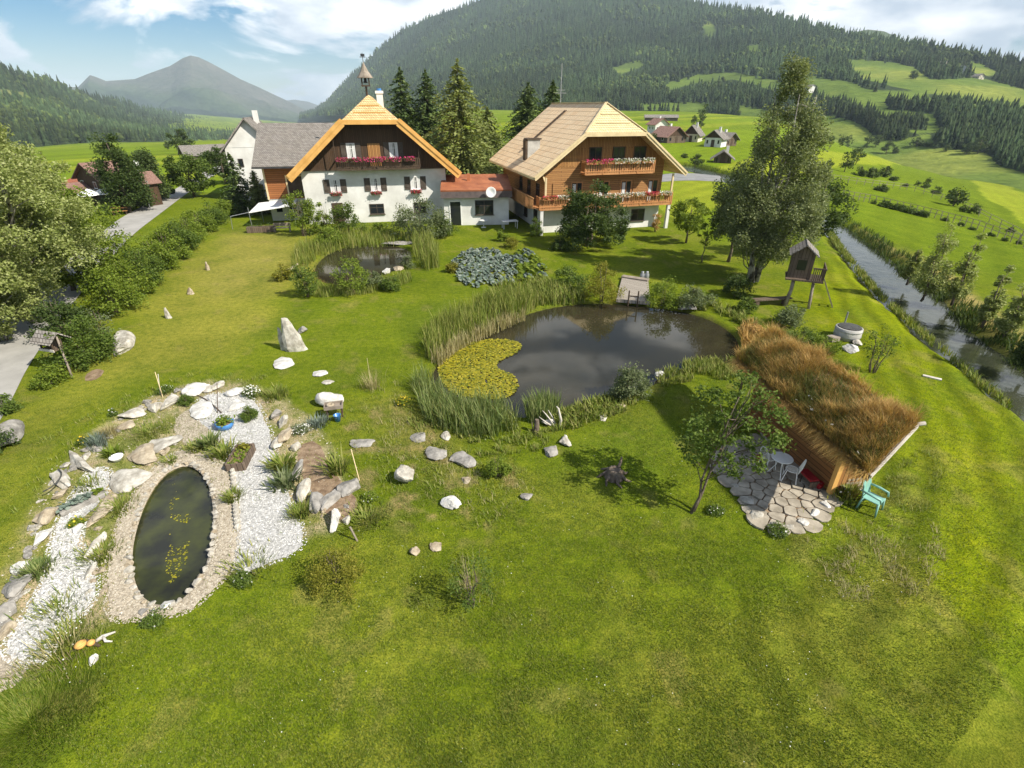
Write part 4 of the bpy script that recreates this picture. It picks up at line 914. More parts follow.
aw = thing('awning', 'white canvas awning stretched over the terrace below the barn', 'awning', local(fh, -4.6, 1.2, 0), FA)
MB().slab([(-0.3, -1.6, 1.5), (4.0, -1.2, 2.0), (4.2, 1.6, 2.25), (0.1, 1.6, 1.95)], 0.05).build('canvas', 'canvas', aw)
for q_ in ([(-0.3, -1.55, 0), (-0.3, -1.55, 2.0)], [(3.9, -1.15, 0), (3.9, -1.15, 1.98)], [(0.2, 1.5, 0), (0.2, 1.5, 2.0)], [(-0.3, -1.6, 1.52), (-2.0, -1.9, 1.25), (-2.1, -1.9, 0)]): MB().tube(q_, 0.035, 6).build('pole', 'steel', aw)
wr = thing('water_butt', 'dark low planter box on the lawn under the white awning', 'planter', P(262, 232), FA)
MB().box(-1.3, 1.3, -0.35, 0.35, 0, 0.55).build('box', 'old_boards', wr, bevel=0.02); rng = np.random.default_rng(5)
link('leaves', np_mesh('leaves', *leaves(np.c_[rng.uniform(-1.2, 1.2, 200), rng.uniform(-0.3, 0.3, 200), rng.uniform(0.5, 0.95, 200)], 0.13, rng)), 'lf_dark', wr); wr.name = 'planter_box'
wt = thing('garden_bench', 'low garden bench in the shade by the farmhouse corner', 'bench', P(283, 232), FA)
MB().box(-0.8, 0.8, -0.2, 0.2, 0.40, 0.45).build('seat', 'grey_timber', wt); MB().box(-0.8, 0.8, 0.2, 0.24, 0.55, 0.85).build('backrest', 'grey_timber', wt)
for a in (-0.7, 0.7):
    MB().box(a - 0.04, a + 0.04, -0.18, -0.1, 0, 0.4).build('leg', 'grey_timber', wt); MB().box(a - 0.04, a + 0.04, 0.12, 0.199, 0, 0.85).build('leg', 'grey_timber', wt)

# --- the white house behind the barn
def cottage(label, loc, rz, w, l, h, rise, wallm, roofm, gablem=None, chim=True, wins=3, name='house', cat='house', over=0.6, door=True, group=None, axis_front=True):
    # gable faces -t
    t = thing(name, label, cat, loc, rz, group)
    MB().box(-w / 2, w / 2, 0, l, -1.5, h).build('wall', wallm, t)
    gm = gablem or wallm
    for y0 in (-0.03, l - 0.22): MB().prism([(-w / 2, y0, h + 0.002), (w / 2, y0, h + 0.002), (0, y0, h + rise)], (0, 0.25, 0)).build('gable', gm, t)
    k = rise / (w / 2)
    for sg in (-1, 1):
        MB().slab([(0, -over, h + rise + 0.16), (sg * (w / 2 + over), -over, h - k * over + 0.16), (sg * (w / 2 + over), l + over, h - k * over + 0.16), (0, l + over, h + rise + 0.16)], 0.15).build('roof', roofm, t)
    for i in range(wins):
        window(t, -w / 2 + w * (i + 0.5) / wins, h * 0.55 if h < 4 else h * 0.72, w * 0.10, 1.0, 0, None, 'shutter', bars=False, sill=False)
        if h > 4.4 and not (door and i == 1): window(t, -w / 2 + w * (i + 0.5) / wins, h * 0.28, w * 0.12, 1.1, 0, None, 'white_paint', bars=False, sill=False)
    for i in range(2): window(t, l * (i + 0.7) / 2.4, h * 0.6, 1.0, 1.1, -w / 2, None, 'white_paint', bars=False, ax=1, sill=False)
    if door: MB().box(-0.5, 0.5, -0.06, 0.02, 0, 2.0).build('door', 'dark_timber', t)
    if chim: MB().box(0.4, 1.0, l * 0.5, l * 0.5 + 0.6, h + rise * 0.6, h + rise + 0.9).build('chimney', 'white_plaster', t)
    return t
def PLz(px, py):
    z = 0.0
    for _ in range(10): p = P(px, py, z); z = float(land(p[0], p[1]))
    return (p[0], p[1], z)
cottage('tall white house with steep dark roof showing behind the left end of the barn', local(fh, -7.6, 18.0, 0), FA + R(4), 6.0, 9, 6.4, 3.2, 'white_plaster', 'grey_shingles', None, True, 2)

# --- the low annexe between the two houses
AX = P(446, 225.5); AA = R(5)
an = thing('annexe', 'low white annexe with rusty red roof between the farmhouse and the chalet', 'building', AX, AA)
MB().box(-0.1, 6.6, 0, 6.5, -0.3, 2.9).build('wall', 'white_plaster', an)
MB().slab([(-0.35, -0.55, 3.55), (6.9, -0.55, 3.55), (6.9, 5.8, 4.35), (-0.35, 5.8, 4.35)], 0.14).build('roof', 'rust_sheet', an)
MB().box(-0.35, 6.9, -0.52, -0.38, 2.78, 3.42).build('fascia', 'fascia', an)
MB().box(-0.35, 6.9, -0.378, 0.02, 2.86, 2.92).build('soffit', 'fascia', an)
d = MB().box(0.55, 1.6, -0.03, 0.02, 0.02, 2.35).build('door', 'pane', an); MB().box(0.45, 0.55, -0.06, 0.02, 0.02, 2.45).box(1.6, 1.7, -0.06, 0.02, 0.02, 2.45).box(0.55, 1.6, -0.06, 0.02, 2.355, 2.45).build('frame', 'white_paint', d)
window(an, 4.05, 1.75, 1.9, 1.45, 0, None, 'shutter')
MB().box(2.4, 2.7, 3.0, 3.3, 3.8, 4.7).build('vent', 'rust_sheet', an)
di = MB().lathe([(0.05, 0.0), (0.30, -0.05), (0.50, -0.16), (0.52, -0.15), (0.30, -0.02), (0.02, 0.03)], 24).build('satellite_dish', 'white_paint', None, True)
di.location = local(an, 4.75, -0.95, 3.35); di.rotation_euler = (R(-75), 0, AA + R(8)); di.rotation_euler = (R(105), 0, AA + R(170))
tag(di, 'round white satellite dish on the annexe fascia', 'satellite dish')
gt = thing('garden_table', 'small white garden table in front of the annexe window', 'table', local(an, 3.9, -1.3, 0), AA)
MB().lathe([(0.45, 0.70), (0.45, 0.73), (0.0, 0.735)], 20).build('table_top', 'white_paint', gt); MB().tube([(0, 0, 0), (0, 0, 0.7)], 0.035, 8).lathe([(0.25, 0), (0.25, 0.03), (0.05, 0.05)], 12).build('leg', 'white_paint', gt)

# --- the larch chalet
CH = P(540, 233); CA = R(15)
ct = thing('chalet', 'large larch chalet with silvery half-hipped roof and flower-decked balconies', 'house', CH, CA)
sc, half, zr, ze, hw, zh = 6.6, 7.75, 11.25, 5.3, 3.0, 8.85; k = (zr - ze) / half; LEN = 16.0
MB().box(0.3, 12.7, 0, LEN, -0.6, 2.3).build('base_wall', 'white_plaster', ct)
MB().box(0.32, 12.68, 0.02, LEN - 0.02, 2.302, 5.9).build('wall', 'larch_boards', ct)
gp_ = [(0.32, 5.902), (12.68, 5.902), (12.68, zr - k * 6.08 - 0.26), (sc + hw, zh - 0.3), (sc + 2.2, zh + 0.3), (sc - 2.2, zh + 0.3), (sc - hw, zh - 0.3), (0.32, zr - k * 6.28 - 0.26)]
MB().prism([(a, 0.0, b) for a, b in gp_], (0, 0.25, 0)).build('gable_wall', 'larch_upright', ct)
MB().prism([(a, LEN - 0.28, b) for a, b in gp_], (0, 0.25, 0)).build('gable_wall', 'larch_upright', ct)
hip_roof(ct, sc, half, zr, ze, hw, zh, -1.5, 1.3, LEN + 1.0, 0.2, 'silver_shingles', 'pale_shingles')
v = MB()
for sg in (-1, 1):
    a = (sc + sg * (half + 0.02), -1.55, ze - 0.14); b_ = (sc + sg * (hw + 0.02), -1.55, zh - 0.13)
    v.bar(a, b_, 0.09, 0.40); v.bar((a[0], -1.63, a[2] + 0.12), (b_[0], -1.63, b_[2] + 0.12), 0.06, 0.16)
    v.bar((sc + sg * (half + 0.03), -1.45, ze - 0.13), (sc + sg * (half + 0.03), LEN + 0.9, ze - 0.13), 0.07, 0.20)
v.bar((sc - hw - 0.12, -1.57, zh - 0.12), (sc + hw + 0.12, -1.57, zh - 0.12), 0.08, 0.30)
v.build('verge_boards', 'pale_timber', ct)
hp = MB()
for sg in (-1, 1): hp.bar((sc + sg * (hw + 0.03), -1.5, zh + 0.05), (sc, 1.3, zr + 0.07), 0.20, 0.07)
hp.bar((sc, 1.3, zr + 0.06), (sc, LEN + 1, zr + 0.06), 0.24, 0.06); hp.build('ridge_boards', 'pale_timber', ct)
sg_ = MB()
for zz in (9.6, 10.3):
    f = (zz - zh) / (zr - zh); sg_.bar((sc - hw * (1 - f) * 0.8, -1.5 + 2.8 * f - 0.02, zz + 0.06), (sc + hw * (1 - f) * 0.8, -1.5 + 2.8 * f - 0.02, zz + 0.06), 0.08, 0.08)
def rz_(s): return zr - k * abs(s - sc)
sg_.build('snow_guard', 'pale_timber', ct)
lad = MB()
for o_ in (-0.22, 0.22): lad.bar((0.8, 9.4 + o_, rz_(0.8) + 0.12), (5.6, 9.4 + o_, rz_(5.6) + 0.12), 0.08, 0.08)
for i in range(14): s_ = 0.9 + i * 0.35; lad.bar((s_, 9.2, rz_(s_) + 0.12), (s_, 9.6, rz_(s_) + 0.12), 0.06, 0.05)
lad.build('roof_ladder', 'dark_timber', ct)
cb_ = MB().box(0.2, 1.5, 5.3, 6.2, 5.6, 8.05).build('chimney', 'concrete', ct); MB().box(0.08, 1.62, 5.18, 6.32, 8.053, 8.16).build('cap', 'dark_timber', cb_)
MB().box(-0.03, 0.197, 5.28, 6.22, 6.0, 8.05).build('cladding', 'dark_timber', cb_)
an_ = MB().tube([(sc + 0.2, 14.5, 11.1), (sc + 0.2, 14.5, 15.2)], 0.05, 6)
an_.bar((sc - 0.5, 14.5, 12.3), (sc + 0.9, 14.5, 12.3), 0.04, 0.04).bar((sc - 0.3, 14.5, 12.6), (sc + 0.7, 14.5, 12.6), 0.04, 0.04); an_.build('antenna', 'steel', ct)
# balconies
def balcony(parent, s0, s1, z, dep, rail='rail_timber', side=0):
    b = MB().box(s0, s1, -dep, -0.002, z - 0.16, z).build('balcony', 'rail_timber', parent)
    r = MB().box(s0, s1, -dep - 0.03, -dep + 0.06, z + 0.92, z + 1.02).box(s0, s1, -dep - 0.03, -dep + 0.04, z + 0.1, z + 0.18)
    n = int((s1 - s0) / 0.24)
    for i in range(n): a = s0 + (i + 0.5) * (s1 - s0) / n; r.box(a - 0.085, a + 0.085, -dep - 0.005, -dep + 0.025, z, z + 0.92)
    for a in (s0, s1 - 0.09): r.box(a, a + 0.09, -dep + 0.061, -0.003, z + 0.92, z + 1.02); r.box(a + 0.02, a + 0.06, -dep + 0.06, -0.003, z + 0.1, z + 0.88)
    for i in range(5): a = s0 + (s1 - s0) * i / 4; r.box(a - 0.05, a + 0.05, -dep - 0.035, -dep + 0.065, z - 0.1, z + 1.04)
    r.build('railing', rail, b); return b
balcony(ct, 3.9, 11.0, 5.45, 1.15); balcony(ct, -0.5, 13.3, 2.48, 1.25)
def door(parent, s, z, w, h, t, mat='pane', fr='dark_timber'):
    d = MB().box(s - w / 2, s + w / 2, t - 0.02, t + 0.01, z, z + h).build('balcony_door', mat, parent)
    MB().box(s - w / 2 - 0.1, s - w / 2, t - 0.05, t + 0.01, z, z + h + 0.1).box(s + w / 2, s + w / 2 + 0.1, t - 0.05, t + 0.01, z, z + h + 0.1).box(s - w / 2, s + w / 2, t - 0.047, t + 0.01, z + h + 0.002, z + h + 0.1).box(s - 0.03, s + 0.03, t - 0.043, t - 0.0205, z, z + h).build('frame', fr, d); return d
for s_ in (5.3, 7.7, 9.9): door(ct, s_, 5.47, 1.1, 2.05, 0.0)
for s_ in (3.6, 6.4, 8.8, 11.7): 
    dd = door(ct, s_, 2.5, 1.0, 2.0, 0.02, 'pane', 'rail_timber'); MB().box(s_ - 0.42, s_ - 0.1, -0.012, -0.0005, 2.6, 4.4).build('curtain', 'curtain', dd)
for s_ in (1.9, 10.3): MB().box(s_ - 0.75, s_ + 0.75, -0.06, 0.018, 2.55, 4.55).build('shutter_panel', 'larch_boards', ct)
window(ct, 10.4, 1.25, 1.5, 1.15, 0, None, 'shutter'); window(ct, 6.5, 1.25, 1.3, 1.15, 0, None, 'shutter')
po = MB()
for s_ in (0.0, 13.1): po.box(s_, s_ + 0.16, -1.2, -1.04, 3.5, 5.2)
po.bar((0.08, -1.1, 4.6), (0.08, -0.2, 5.3), 0.12, 0.12); po.build('post', 'pale_timber', ct)
ps = MB()
for s_ in (-0.4, 13.0): ps.box(s_, s_ + 0.3, -1.2, -0.9, -0.3, 2.3)
ps.build('pillar', 'white_plaster', ct)
# side balcony along the left wall
sb = MB().box(-1.15, 0.298, 0.1, 9.5, 2.32, 2.48).build('balcony', 'rail_timber', ct)
r = MB().box(-1.18, -1.08, -1.2, 9.5, 3.4, 3.5)
for i in range(44): r.box(-1.15, -1.11, -1.15 + i * 0.24, -0.98 + i * 0.24, 2.5, 3.4)
r.build('railing', 'rail_timber', sb)
for t_ in (2.0, 5.0, 8.0): window(ct, t_, 3.7, 1.1, 1.3, 0.32, None, 'dark_timber', ax=1)
for t_ in (2.5, 6.0): window(ct, t_, 1.2, 1.2, 1.2, 0.3, None, 'dark_timber', ax=1)
for i, s_ in enumerate((4.5, 5.9, 7.3, 8.7, 10.2)):
    flower_box(('flower box trailing green leaves and pale blossoms on the upper chalet balcony' if i > 1 else 'flower box full of pink blossoms at the left of the upper chalet balcony'), local(ct, s_, -1.32, 6.22), 1.3, CA, 'white_petal' if i > 1 else 'pink_petal', 340 + i, 'flower boxes of the upper chalet balcony', 200, green='lf_bright', hgt=0.5)
for i, s_ in enumerate((0.4, 1.9, 3.4, 4.9, 6.4, 7.9, 9.4, 10.9, 12.4)):
    flower_box(({0: 'flower box with red blossoms at the left end of the lower chalet balcony', 7: 'flower box with red blossoms near the right end of the lower chalet balcony'}.get(i, 'flower box of green leaves and pale blossoms on the lower chalet balcony')), local(ct, s_, -1.42, 3.24), 1.4, CA, 'red_petal' if i in (7, 0) else 'white_petal', 350 + i, 'flower boxes of the lower chalet balcony', 200, green='lf_green', hgt=0.45)
for nm, lb, s_, t_ in (('garden_table', 'pale terrace table under the side balcony of the chalet', -2.3, 3.0),):
    g_ = thing(nm, lb, 'table', local(ct, s_, t_, 0), CA); MB().box(-0.8, 0.8, -0.45, 0.45, 0.70, 0.75).build('table_top', 'white_paint', g_, bevel=0.01)
    for a in (-0.7, 0.7):
        for b in (-0.36, 0.36): MB().box(a - 0.03, a + 0.03, b - 0.03, b + 0.03, 0, 0.7).build('leg', 'white_paint', g_)

# --- the brown farm across the road
pz = PLz(88, 210)
fa = thing('farm_building', 'brown farm with red roofs across the road', 'house', pz, R(-28)); fa.scale = (0.55, 0.55, 0.62)
def gable(parent, x0, x1, y0, y1, h, rise, wall, roof, over=0.8, z0=-2.0):
    # ridge along y
    MB().box(x0, x1, y0, y1, z0, h).build('wall', wall, parent); c = (x0 + x1) / 2; hw_ = (x1 - x0) / 2; kk = rise / hw_
    for yy in (y0 - 0.03, y1 - 0.2): MB().prism([(x0, yy, h + 0.002), (x1, yy, h + 0.002), (c, yy, h + rise)], (0, 0.23, 0)).build('gable', wall, parent)
    for sg in (-1, 1): MB().slab([(c, y0 - over, h + rise + 0.16), (c + sg * (hw_ + over), y0 - over, h - kk * over + 0.16), (c + sg * (hw_ + over), y1 + over, h - kk * over + 0.16), (c, y1 + over, h + rise + 0.16)], 0.16).build('roof', roof, parent)
gable(fa, -7, 2.5, 3.2, 9.5, 5.4, 2.6, 'dark_boards', 'brown_tiles'); gable(fa, -7.4, -2.0, -2.6, 3.0, 3.2, 1.3, 'old_boards', 'brown_tiles', 0.7)
MB().slab([(-16, 3.0, 3.6), (-7.6, 3.0, 3.6), (-7.6, 9.5, 5.6), (-16, 9.5, 5.6)], 0.16).build('lean_to_roof', 'red_tiles', fa); MB().box(-15.6, -7.5, 3.4, 9.4, -2, 3.5).build('lean_to_wall', 'old_boards', fa)
gable(fa, 3.2, 7.5, 8, 12, 4.6, 1.5, 'dark_boards', 'brown_tiles', 0.8)
for s_ in (-5.2, -0.2): window(fa, s_, 4.2, 1.2, 1.2, 3.2, None, 'white_paint', bars=False)
MB().box(-1.6, 1.2, 2.2, 3.19, 2.9, 3.02).build('balcony', 'dark_timber', fa)
flower_box('flower box of pale blossoms on the brown farm balcony', Matrix.LocRotScale(fa.location, fa.rotation_euler, fa.scale) @ Vector((0, 2.2, 3.05)), 1.4, R(-28), 'white_petal', 390, None, 200)
for i, (a, b, lb) in enumerate(((96, 214, 'white sunshade standing nearest the left birch on the farm forecourt'), (112, 212, 'second white sunshade, nearer the conifer on the farm forecourt'))):
    x, y, z = PLz(a, b); s = thing('sunshade', lb, 'parasol', (x, y, z), i)
    MB().lathe([(1.35, 2.1), (0.75, 2.42), (0.05, 2.75)], 8).build('canopy', 'canvas', s); MB().tube([(0, 0, 0), (0, 0, 2.72)], 0.03, 6).build('pole', 'steel', s)
x, y, z = PLz(121, 214); s = thing('garden_table', 'small forecourt table with benches beside the road', 'table', (x, y, z), R(30))
MB().box(-0.8, 0.8, -0.4, 0.4, 0.68, 0.74).build('table_top', 'larch_upright', s)
for q in (-0.75, 0.75): MB().box(-0.8, 0.8, q - 0.14, q + 0.14, 0.4, 0.45).build('bench', 'larch_upright', s); MB().box(q * 0.8 - 0.05, q * 0.8 + 0.05, -0.7, 0.7, 0, 0.4).build('leg', 'dark_timber', s)
x, y, z = PLz(150, 208); s = thing('street_lamp', 'slim pale lamp post at the roadside before the farm', 'lamp post', (x, y, z), 0)
MB().tube([(0, 0, 0), (0, 0, 4.6)], 0.07, 8).build('pole', 'steel', s); MB().lathe([(0.08, 4.6), (0.28, 4.75), (0.28, 5.2), (0.1, 5.35)], 10).build('lamp_head', 'white_paint', s)
x, y, z = PLz(153, 206); s = thing('road_sign', 'white road sign on a short post beside the lamp', 'sign', (x, y, z), R(-20))
MB().tube([(0, 0, 0), (0, 0, 3.0)], 0.04, 8).build('post', 'steel', s); MB().box(-0.45, 0.45, -0.06, -0.041, 2.2, 3.0).build('panel', 'white_paint', s)

x, y, z = PLz(186, 164)
cottage('small weathered cabin beside the road in the hay fields', (x, y, z), R(-50), 6, 9, 2.2, 1.8, 'old_boards', 'grey_shingles', None, False, 2, 'cabin', 'cabin')
x, y, z = PLz(240, 168)
cottage('low building at the road bend near the white house', (x, y, z), R(20), 4.5, 6, 2.0, 1.4, 'cream_plaster', 'grey_shingles', None, False, 2)
# --- the village and the scattered farms beyond
VIL = [('white village house with grey roof and dark gable, nearest the birch', 712, 147, 9, 11, 4.6, 3.6, -35, 'white_plaster', 'grey_shingles', 'dark_boards'),
       ('dark farmhouse with broad brown roof in the village', 676, 143, 13, 14, 3.6, 4.4, 25, 'old_boards', 'brown_tiles', 'dark_boards'),
       ('village house with two pale roof slopes above a yellow wall', 690, 142, 8, 12, 4.0, 4.2, -30, 'cream_plaster', 'grey_shingles', 'dark_boards'),
       ('small white village house at the left edge of the village', 661, 134, 8, 9, 5.0, 2.6, 15, 'white_plaster', 'brown_tiles', None),
       ('brown hay barn with grey roof standing below the village', 722, 163, 9, 10, 2.8, 3.2, -20, 'old_boards', 'grey_shingles', None),
       ('low dark farmhouse half hidden by the tall birch', 731, 146, 9, 10, 3.4, 3.0, 35, 'old_boards', 'grey_shingles', None)]
for lb, a, b, w_, l_, h_, r_, rz, wm, rm, gm in VIL:
    x, y, z = PLz(a, b); sz = math.hypot(x, y) / 330; cottage(lb, (x, y, z), R(rz), w_ * sz, l_ * sz, h_ * sz, r_ * sz, wm, rm, gm, True, 3, 'house', 'house', 0.8)
x, y, z = PLz(677, 121); cottage('long low shed with pale blue-grey roof at the forest edge', (x, y, z), R(80), 8, 22, 2.2, 1.6, 'old_boards', 'grey_shingles', None, False, 2, 'shed', 'shed')
def hillpt(px, py):
    ks = np.linspace(0, 4, 800); x, y, z, row = RIGHT.at(np.full(800, float(px)), ks); i = int(np.argmin(abs(row - py))); r = math.hypot(x[i], y[i])
    return (float(x[i]), float(y[i]), float(z[i] + fbm(x[i] / 220, y[i] / 220, 5, 8) * r * 0.008 * min(1, ks[i])))
for lb, a, b, w_, h_, r_, rz, wm, rm in [('white hillside house with grey roof beside the birch top', 812, 93, 13, 6, 3, 20, 'white_plaster', 'grey_shingles'), ('white mountain farm, uppermost on the right meadow', 961, 73, 16, 7, 4, -30, 'white_plaster', 'brown_tiles'),
                                   ('small pale hut below the white mountain farm', 981, 79, 9, 4, 3, 10, 'cream_plaster', 'grey_shingles'), ('grey farm at the upper left of the high meadow', 946, 67, 11, 5, 4, 15, 'cream_plaster', 'grey_shingles'), ('brown farm just right of the high farm hamlet', 925, 64, 12, 5, 4, -10, 'old_boards', 'brown_tiles')]:
    p = hillpt(a, b); cottage(lb, p, R(rz), w_, w_ * 1.2, h_, r_, wm, rm, None, False, 2, 'house', 'house', 1.0)

# ------------------------------------------------------------------ big trees
def Hh(px, py, top): return height_at(px, py, top)
tree('birch_tree', 'tall multi-stemmed birch with silvery crown right of the chalet', 'tree', P(752, 281), Hh(752, 281, 50) - 0.4, 7.2, 0.10, 'column', 220, 430, 0.66, 0.135, 'lf_silver', 'birch_bark', 0.13, 5, 501, limbs=40, lean=(0.25, 0.5), spread=0.045, flat=1.3)
tree('alder_tree', 'dark bushy alder tucked under the left side of the tall birch', 'tree', P(728, 262), 6.8, 4.6, 0.25, 'round', 60, 150, 0.7, 0.19, 'lf_dark', 'bark', 0.12, 1, 502)
tree('maple_tree', 'dark green tree behind the treehouse at the right of the tall birch', 'tree', P(803, 258), 6.6, 4.4, 0.2, 'round', 60, 150, 0.7, 0.19, 'lf_dark', 'bark', 0.13, 2, 503)
tree('birch_tree', 'large spreading birch at the left edge above the road', 'tree', P(40, 322), 11.0, 9.4, 0.10, 'round', 260, 300, 0.75, 0.14, 'lf_birch', 'birch_bark', 0.2, 2, 511, limbs=30, spread=0.04)
tree('birch_tree', 'loose grey-green birch cut by the left frame edge', 'tree', P(-30, 345), 9.2, 8.0, 0.10, 'round', 180, 240, 0.75, 0.17, 'lf_birch', 'birch_bark', 0.18, 2, 512, limbs=24, spread=0.04)
tree('ash_tree', 'leafy green tree between the left birch and the hedge', 'tree', P(78, 290), 7.4, 7.4, 0.03, 'round', 190, 200, 0.7, 0.16, 'lf_bright', 'bark', 0.14, 2, 513, limbs=20)
tree('birch_tree', 'birch behind the spreading one, over the brown farm roof', 'tree', P(20, 262), 11.0, 9.5, 0.10, 'round', 150, 190, 0.95, 0.22, 'lf_birch', 'birch_bark', 0.2, 2, 514, limbs=20)
tree('birch_tree', 'low birch at the bottom of the left birch group beside the road', 'tree', P(2, 342), 5.2, 4.8, 0.04, 'round', 110, 190, 0.6, 0.15, 'lf_birch', 'birch_bark', 0.12, 2, 515, limbs=16)
tree('linden_tree', 'dense dark linden standing in front of the brown farm', 'tree', PLz(130, 212), 8.6, 5.4, 0.04, 'dome', 120, 150, 0.9, 0.24, 'lf_dark', 'bark', 0.2, 1, 516)
tree('linden_tree', 'slender linden right of the brown farm at the roadside', 'tree', PLz(157, 201), 6.6, 3.8, 0.06, 'dome', 90, 150, 1.0, 0.26, 'lf_field', 'bark', 0.2, 1, 517)
tree('linden_tree', 'rounded linden between the road and the hedge top', 'tree', PLz(195, 197), 5.6, 6.4, 0.06, 'round', 60, 150, 0.9, 0.28, 'lf_green', 'bark', 0.16, 1, 518)
tree('ash_tree', 'lone dark tree beside the weathered cabin', 'tree', PLz(184, 155), 8.5, 8.0, 0.1, 'round', 40, 90, 1.2, 0.5, 'lf_field', 'bark', 0.2, 1, 519)
spruce('dark spruce beside the barn terrace at the upper end of the hedge', P(243, 214), 6.4, 4.2, 521, 'needle', blade=0.9)
spruce('bushy spruce in front of the barn boards', P(262, 214), 4.6, 3.2, 522, 'larch_needle', blade=0.8)
tree('ash_tree', 'bushy tree at the road bend near the tall white house', 'tree', PLz(226, 184), 5.6, 6.0, 0.08, 'round', 50, 120, 0.9, 0.3, 'lf_dark', 'bark', 0.16, 1, 523)
# conifers between and behind the two houses
for px_, base, top, w, sd_, mt, lb in ((410, 186, 69, 11, 531, 'needle', 'left spruce of the dark pair behind the farmhouse chimney'), (433, 186, 71, 11, 532, 'needle', 'right spruce of the dark pair behind the farmhouse chimney'),
                              (463, 200, 61, 14, 533, 'larch_needle', 'tall pale larch rising over the annexe roof'), (489, 192, 108, 11, 534, 'larch_needle', 'shorter larch close to the chalet side of the tall one'),
                              (527, 183, 84, 14, 535, 'needle', 'broad spruce behind the left slope of the chalet roof'), (550, 180, 81, 11, 536, 'needle', 'dark spruce next to the chalet antenna'),):
    spruce(lb, P(px_, base), Hh(px_, base, top), w, sd_, mt, 'larch_tree' if 'larch' in mt else 'spruce_tree', 'tree', 1.35, 40, 0.42, dens=1.2)
# trees around the chalet
tree('maple_tree', 'dense dark green tree in front of the chalet balcony', 'tree', P(588, 246), Hh(588, 246, 181), 7.6, 0.05, 'dome', 100, 180, 0.7, 0.19, 'lf_dark', 'bark', 0.12, 2, 541)
tree('apple_tree', 'round apple tree on the lawn right of the chalet', 'tree', P(686, 243), 4.0, 3.9, 0.2, 'round', 50, 120, 0.5, 0.17, 'lf_bright', 'bark', 0.09, 1, 542)
tree('pear_tree', 'thin young fruit tree left of the birch stems', 'tree', P(702, 262), 3.6, 1.6, 0.3, 'round', 18, 60, 0.3, 0.14, 'lf_bright', 'bark', 0.05, 1, 543)
shrub('broad loose bush against the white farmhouse wall near the annexe', 419, 238, 6.2, 3.9, 'lf_grey', 551, 60, 110, 0.7, 0.17)
shrub('leafy lilac at the left corner of the white farmhouse', 304, 236, 3.4, 4.2, 'lf_bright', 552, 34, 110, 0.55, 0.16, 'round')
shrub('small lilac beside the farmhouse door', 327, 233, 3.0, 3.0, 'lf_bright', 553, 26, 100, 0.5, 0.16)
shrub('rounded dark lilac below the middle farmhouse window', 349, 233, 3.8, 3.2, 'lf_green', 554, 34, 110, 0.55, 0.16)
shrub('low green bush between lilac and broad bush on the farmhouse wall', 380, 236, 2.6, 1.3, 'lf_bright', 555, 24, 100, 0.45, 0.15)
shrub('bushy shrub in the corner between farmhouse wall and annexe door', 446, 236, 2.4, 1.7, 'lf_green', 556, 26, 100, 0.45, 0.15)
shrub('pale green shrub on the far bank of the small garden pond', 330, 246, 3.0, 1.7, 'lf_bright', 557, 30, 100, 0.5, 0.14)
shrub('leafy shrub at the right front of the small garden pond', 372, 288, 1.8, 1.5, 'lf_grey', 558, 24, 90, 0.36, 0.11)
# hedge along the road: each bush by itself
HEDGE = [(231, 216, 3.0, 2.0, 'topmost bush of the roadside hedge, beside the dark spruce'), (219, 223, 3.4, 2.3, 'second bush from the top of the roadside hedge'), (207, 231, 3.4, 2.4, 'third bush from the top of the roadside hedge'), (197, 240, 3.4, 2.5, 'fourth bush from the top of the roadside hedge'),
         (187, 249, 3.4, 2.6, 'hedge bush level with the farthest pointed stone on the left lawn'), (176, 259, 3.4, 2.7, 'fifth bush from the bottom of the roadside hedge'), (164, 270, 3.3, 2.7, 'fourth bush from the bottom of the roadside hedge'), (152, 283, 3.3, 2.8, 'third bush from the bottom of the roadside hedge'),
         (140, 297, 3.2, 2.8, 'second bush from the bottom of the roadside hedge'), (124, 312, 3.2, 2.8, 'lowest bush of the roadside hedge, over the grey-white boulder')]
for i, (a, b, w, h, lb) in enumerate(HEDGE):
    shrub(lb, a - 7, b + 2, w, h, ('lf_bright', 'lf_green', 'lf_bright')[i % 3], 560 + i, 40, 130, 0.6, 0.14, group='bushes of the roadside hedge', name='hedge_bush', cat='bush')
shrub('big dense juniper bush behind the bird house', 88, 362, 3.0, 2.5, 'lf_green', 580, 50, 150, 0.5, 0.11, name='juniper_bush', cat='bush')
shrub('dark bush in the shade of the left birch above the bird house', 66, 338, 3.2, 2.4, 'lf_dark', 581, 40, 130, 0.55, 0.13, name='hedge_bush', cat='bush')
shrub('low leafy bush at the foot of the bird house', 52, 384, 1.6, 0.9, 'lf_bright', 582, 20, 100, 0.3, 0.10, name='bush', cat='bush')
shrub('bush with brown dry twigs over the grey-white boulder', 104, 338, 1.7, 1.8, 'lf_grey', 583, 16, 40, 0.35, 0.10, name='bush', cat='bush')
shrub('dark shrub at the left frame edge behind the grey boulder', -8, 452, 1.7, 1.5, 'lf_dark', 584, 24, 120, 0.3, 0.09, name='bush', cat='bush')
shrub('low leafy bush at the road edge under the left frame edge', 5, 412, 1.2, 0.8, 'lf_green', 585, 16, 90, 0.25, 0.09, name='bush', cat='bush')
for i, (a, b, lb) in enumerate(((157, 208, 'first'), (164, 204, 'second'), (172, 200, 'third'), (179, 195, 'fourth'))):
    tree('bush', '%s small clipped bush along the far road edge, counted from the lamp post' % lb, 'bush', PLz(a - 7, b - 1), 0.9, 1.2, 0.02, 'dome', 12, 50, 0.3, 0.18, 'lf_dark', 'bark', 0.04, 2, 590 + i, 'clipped bushes along the road', ('stem', 'foliage'), 4)

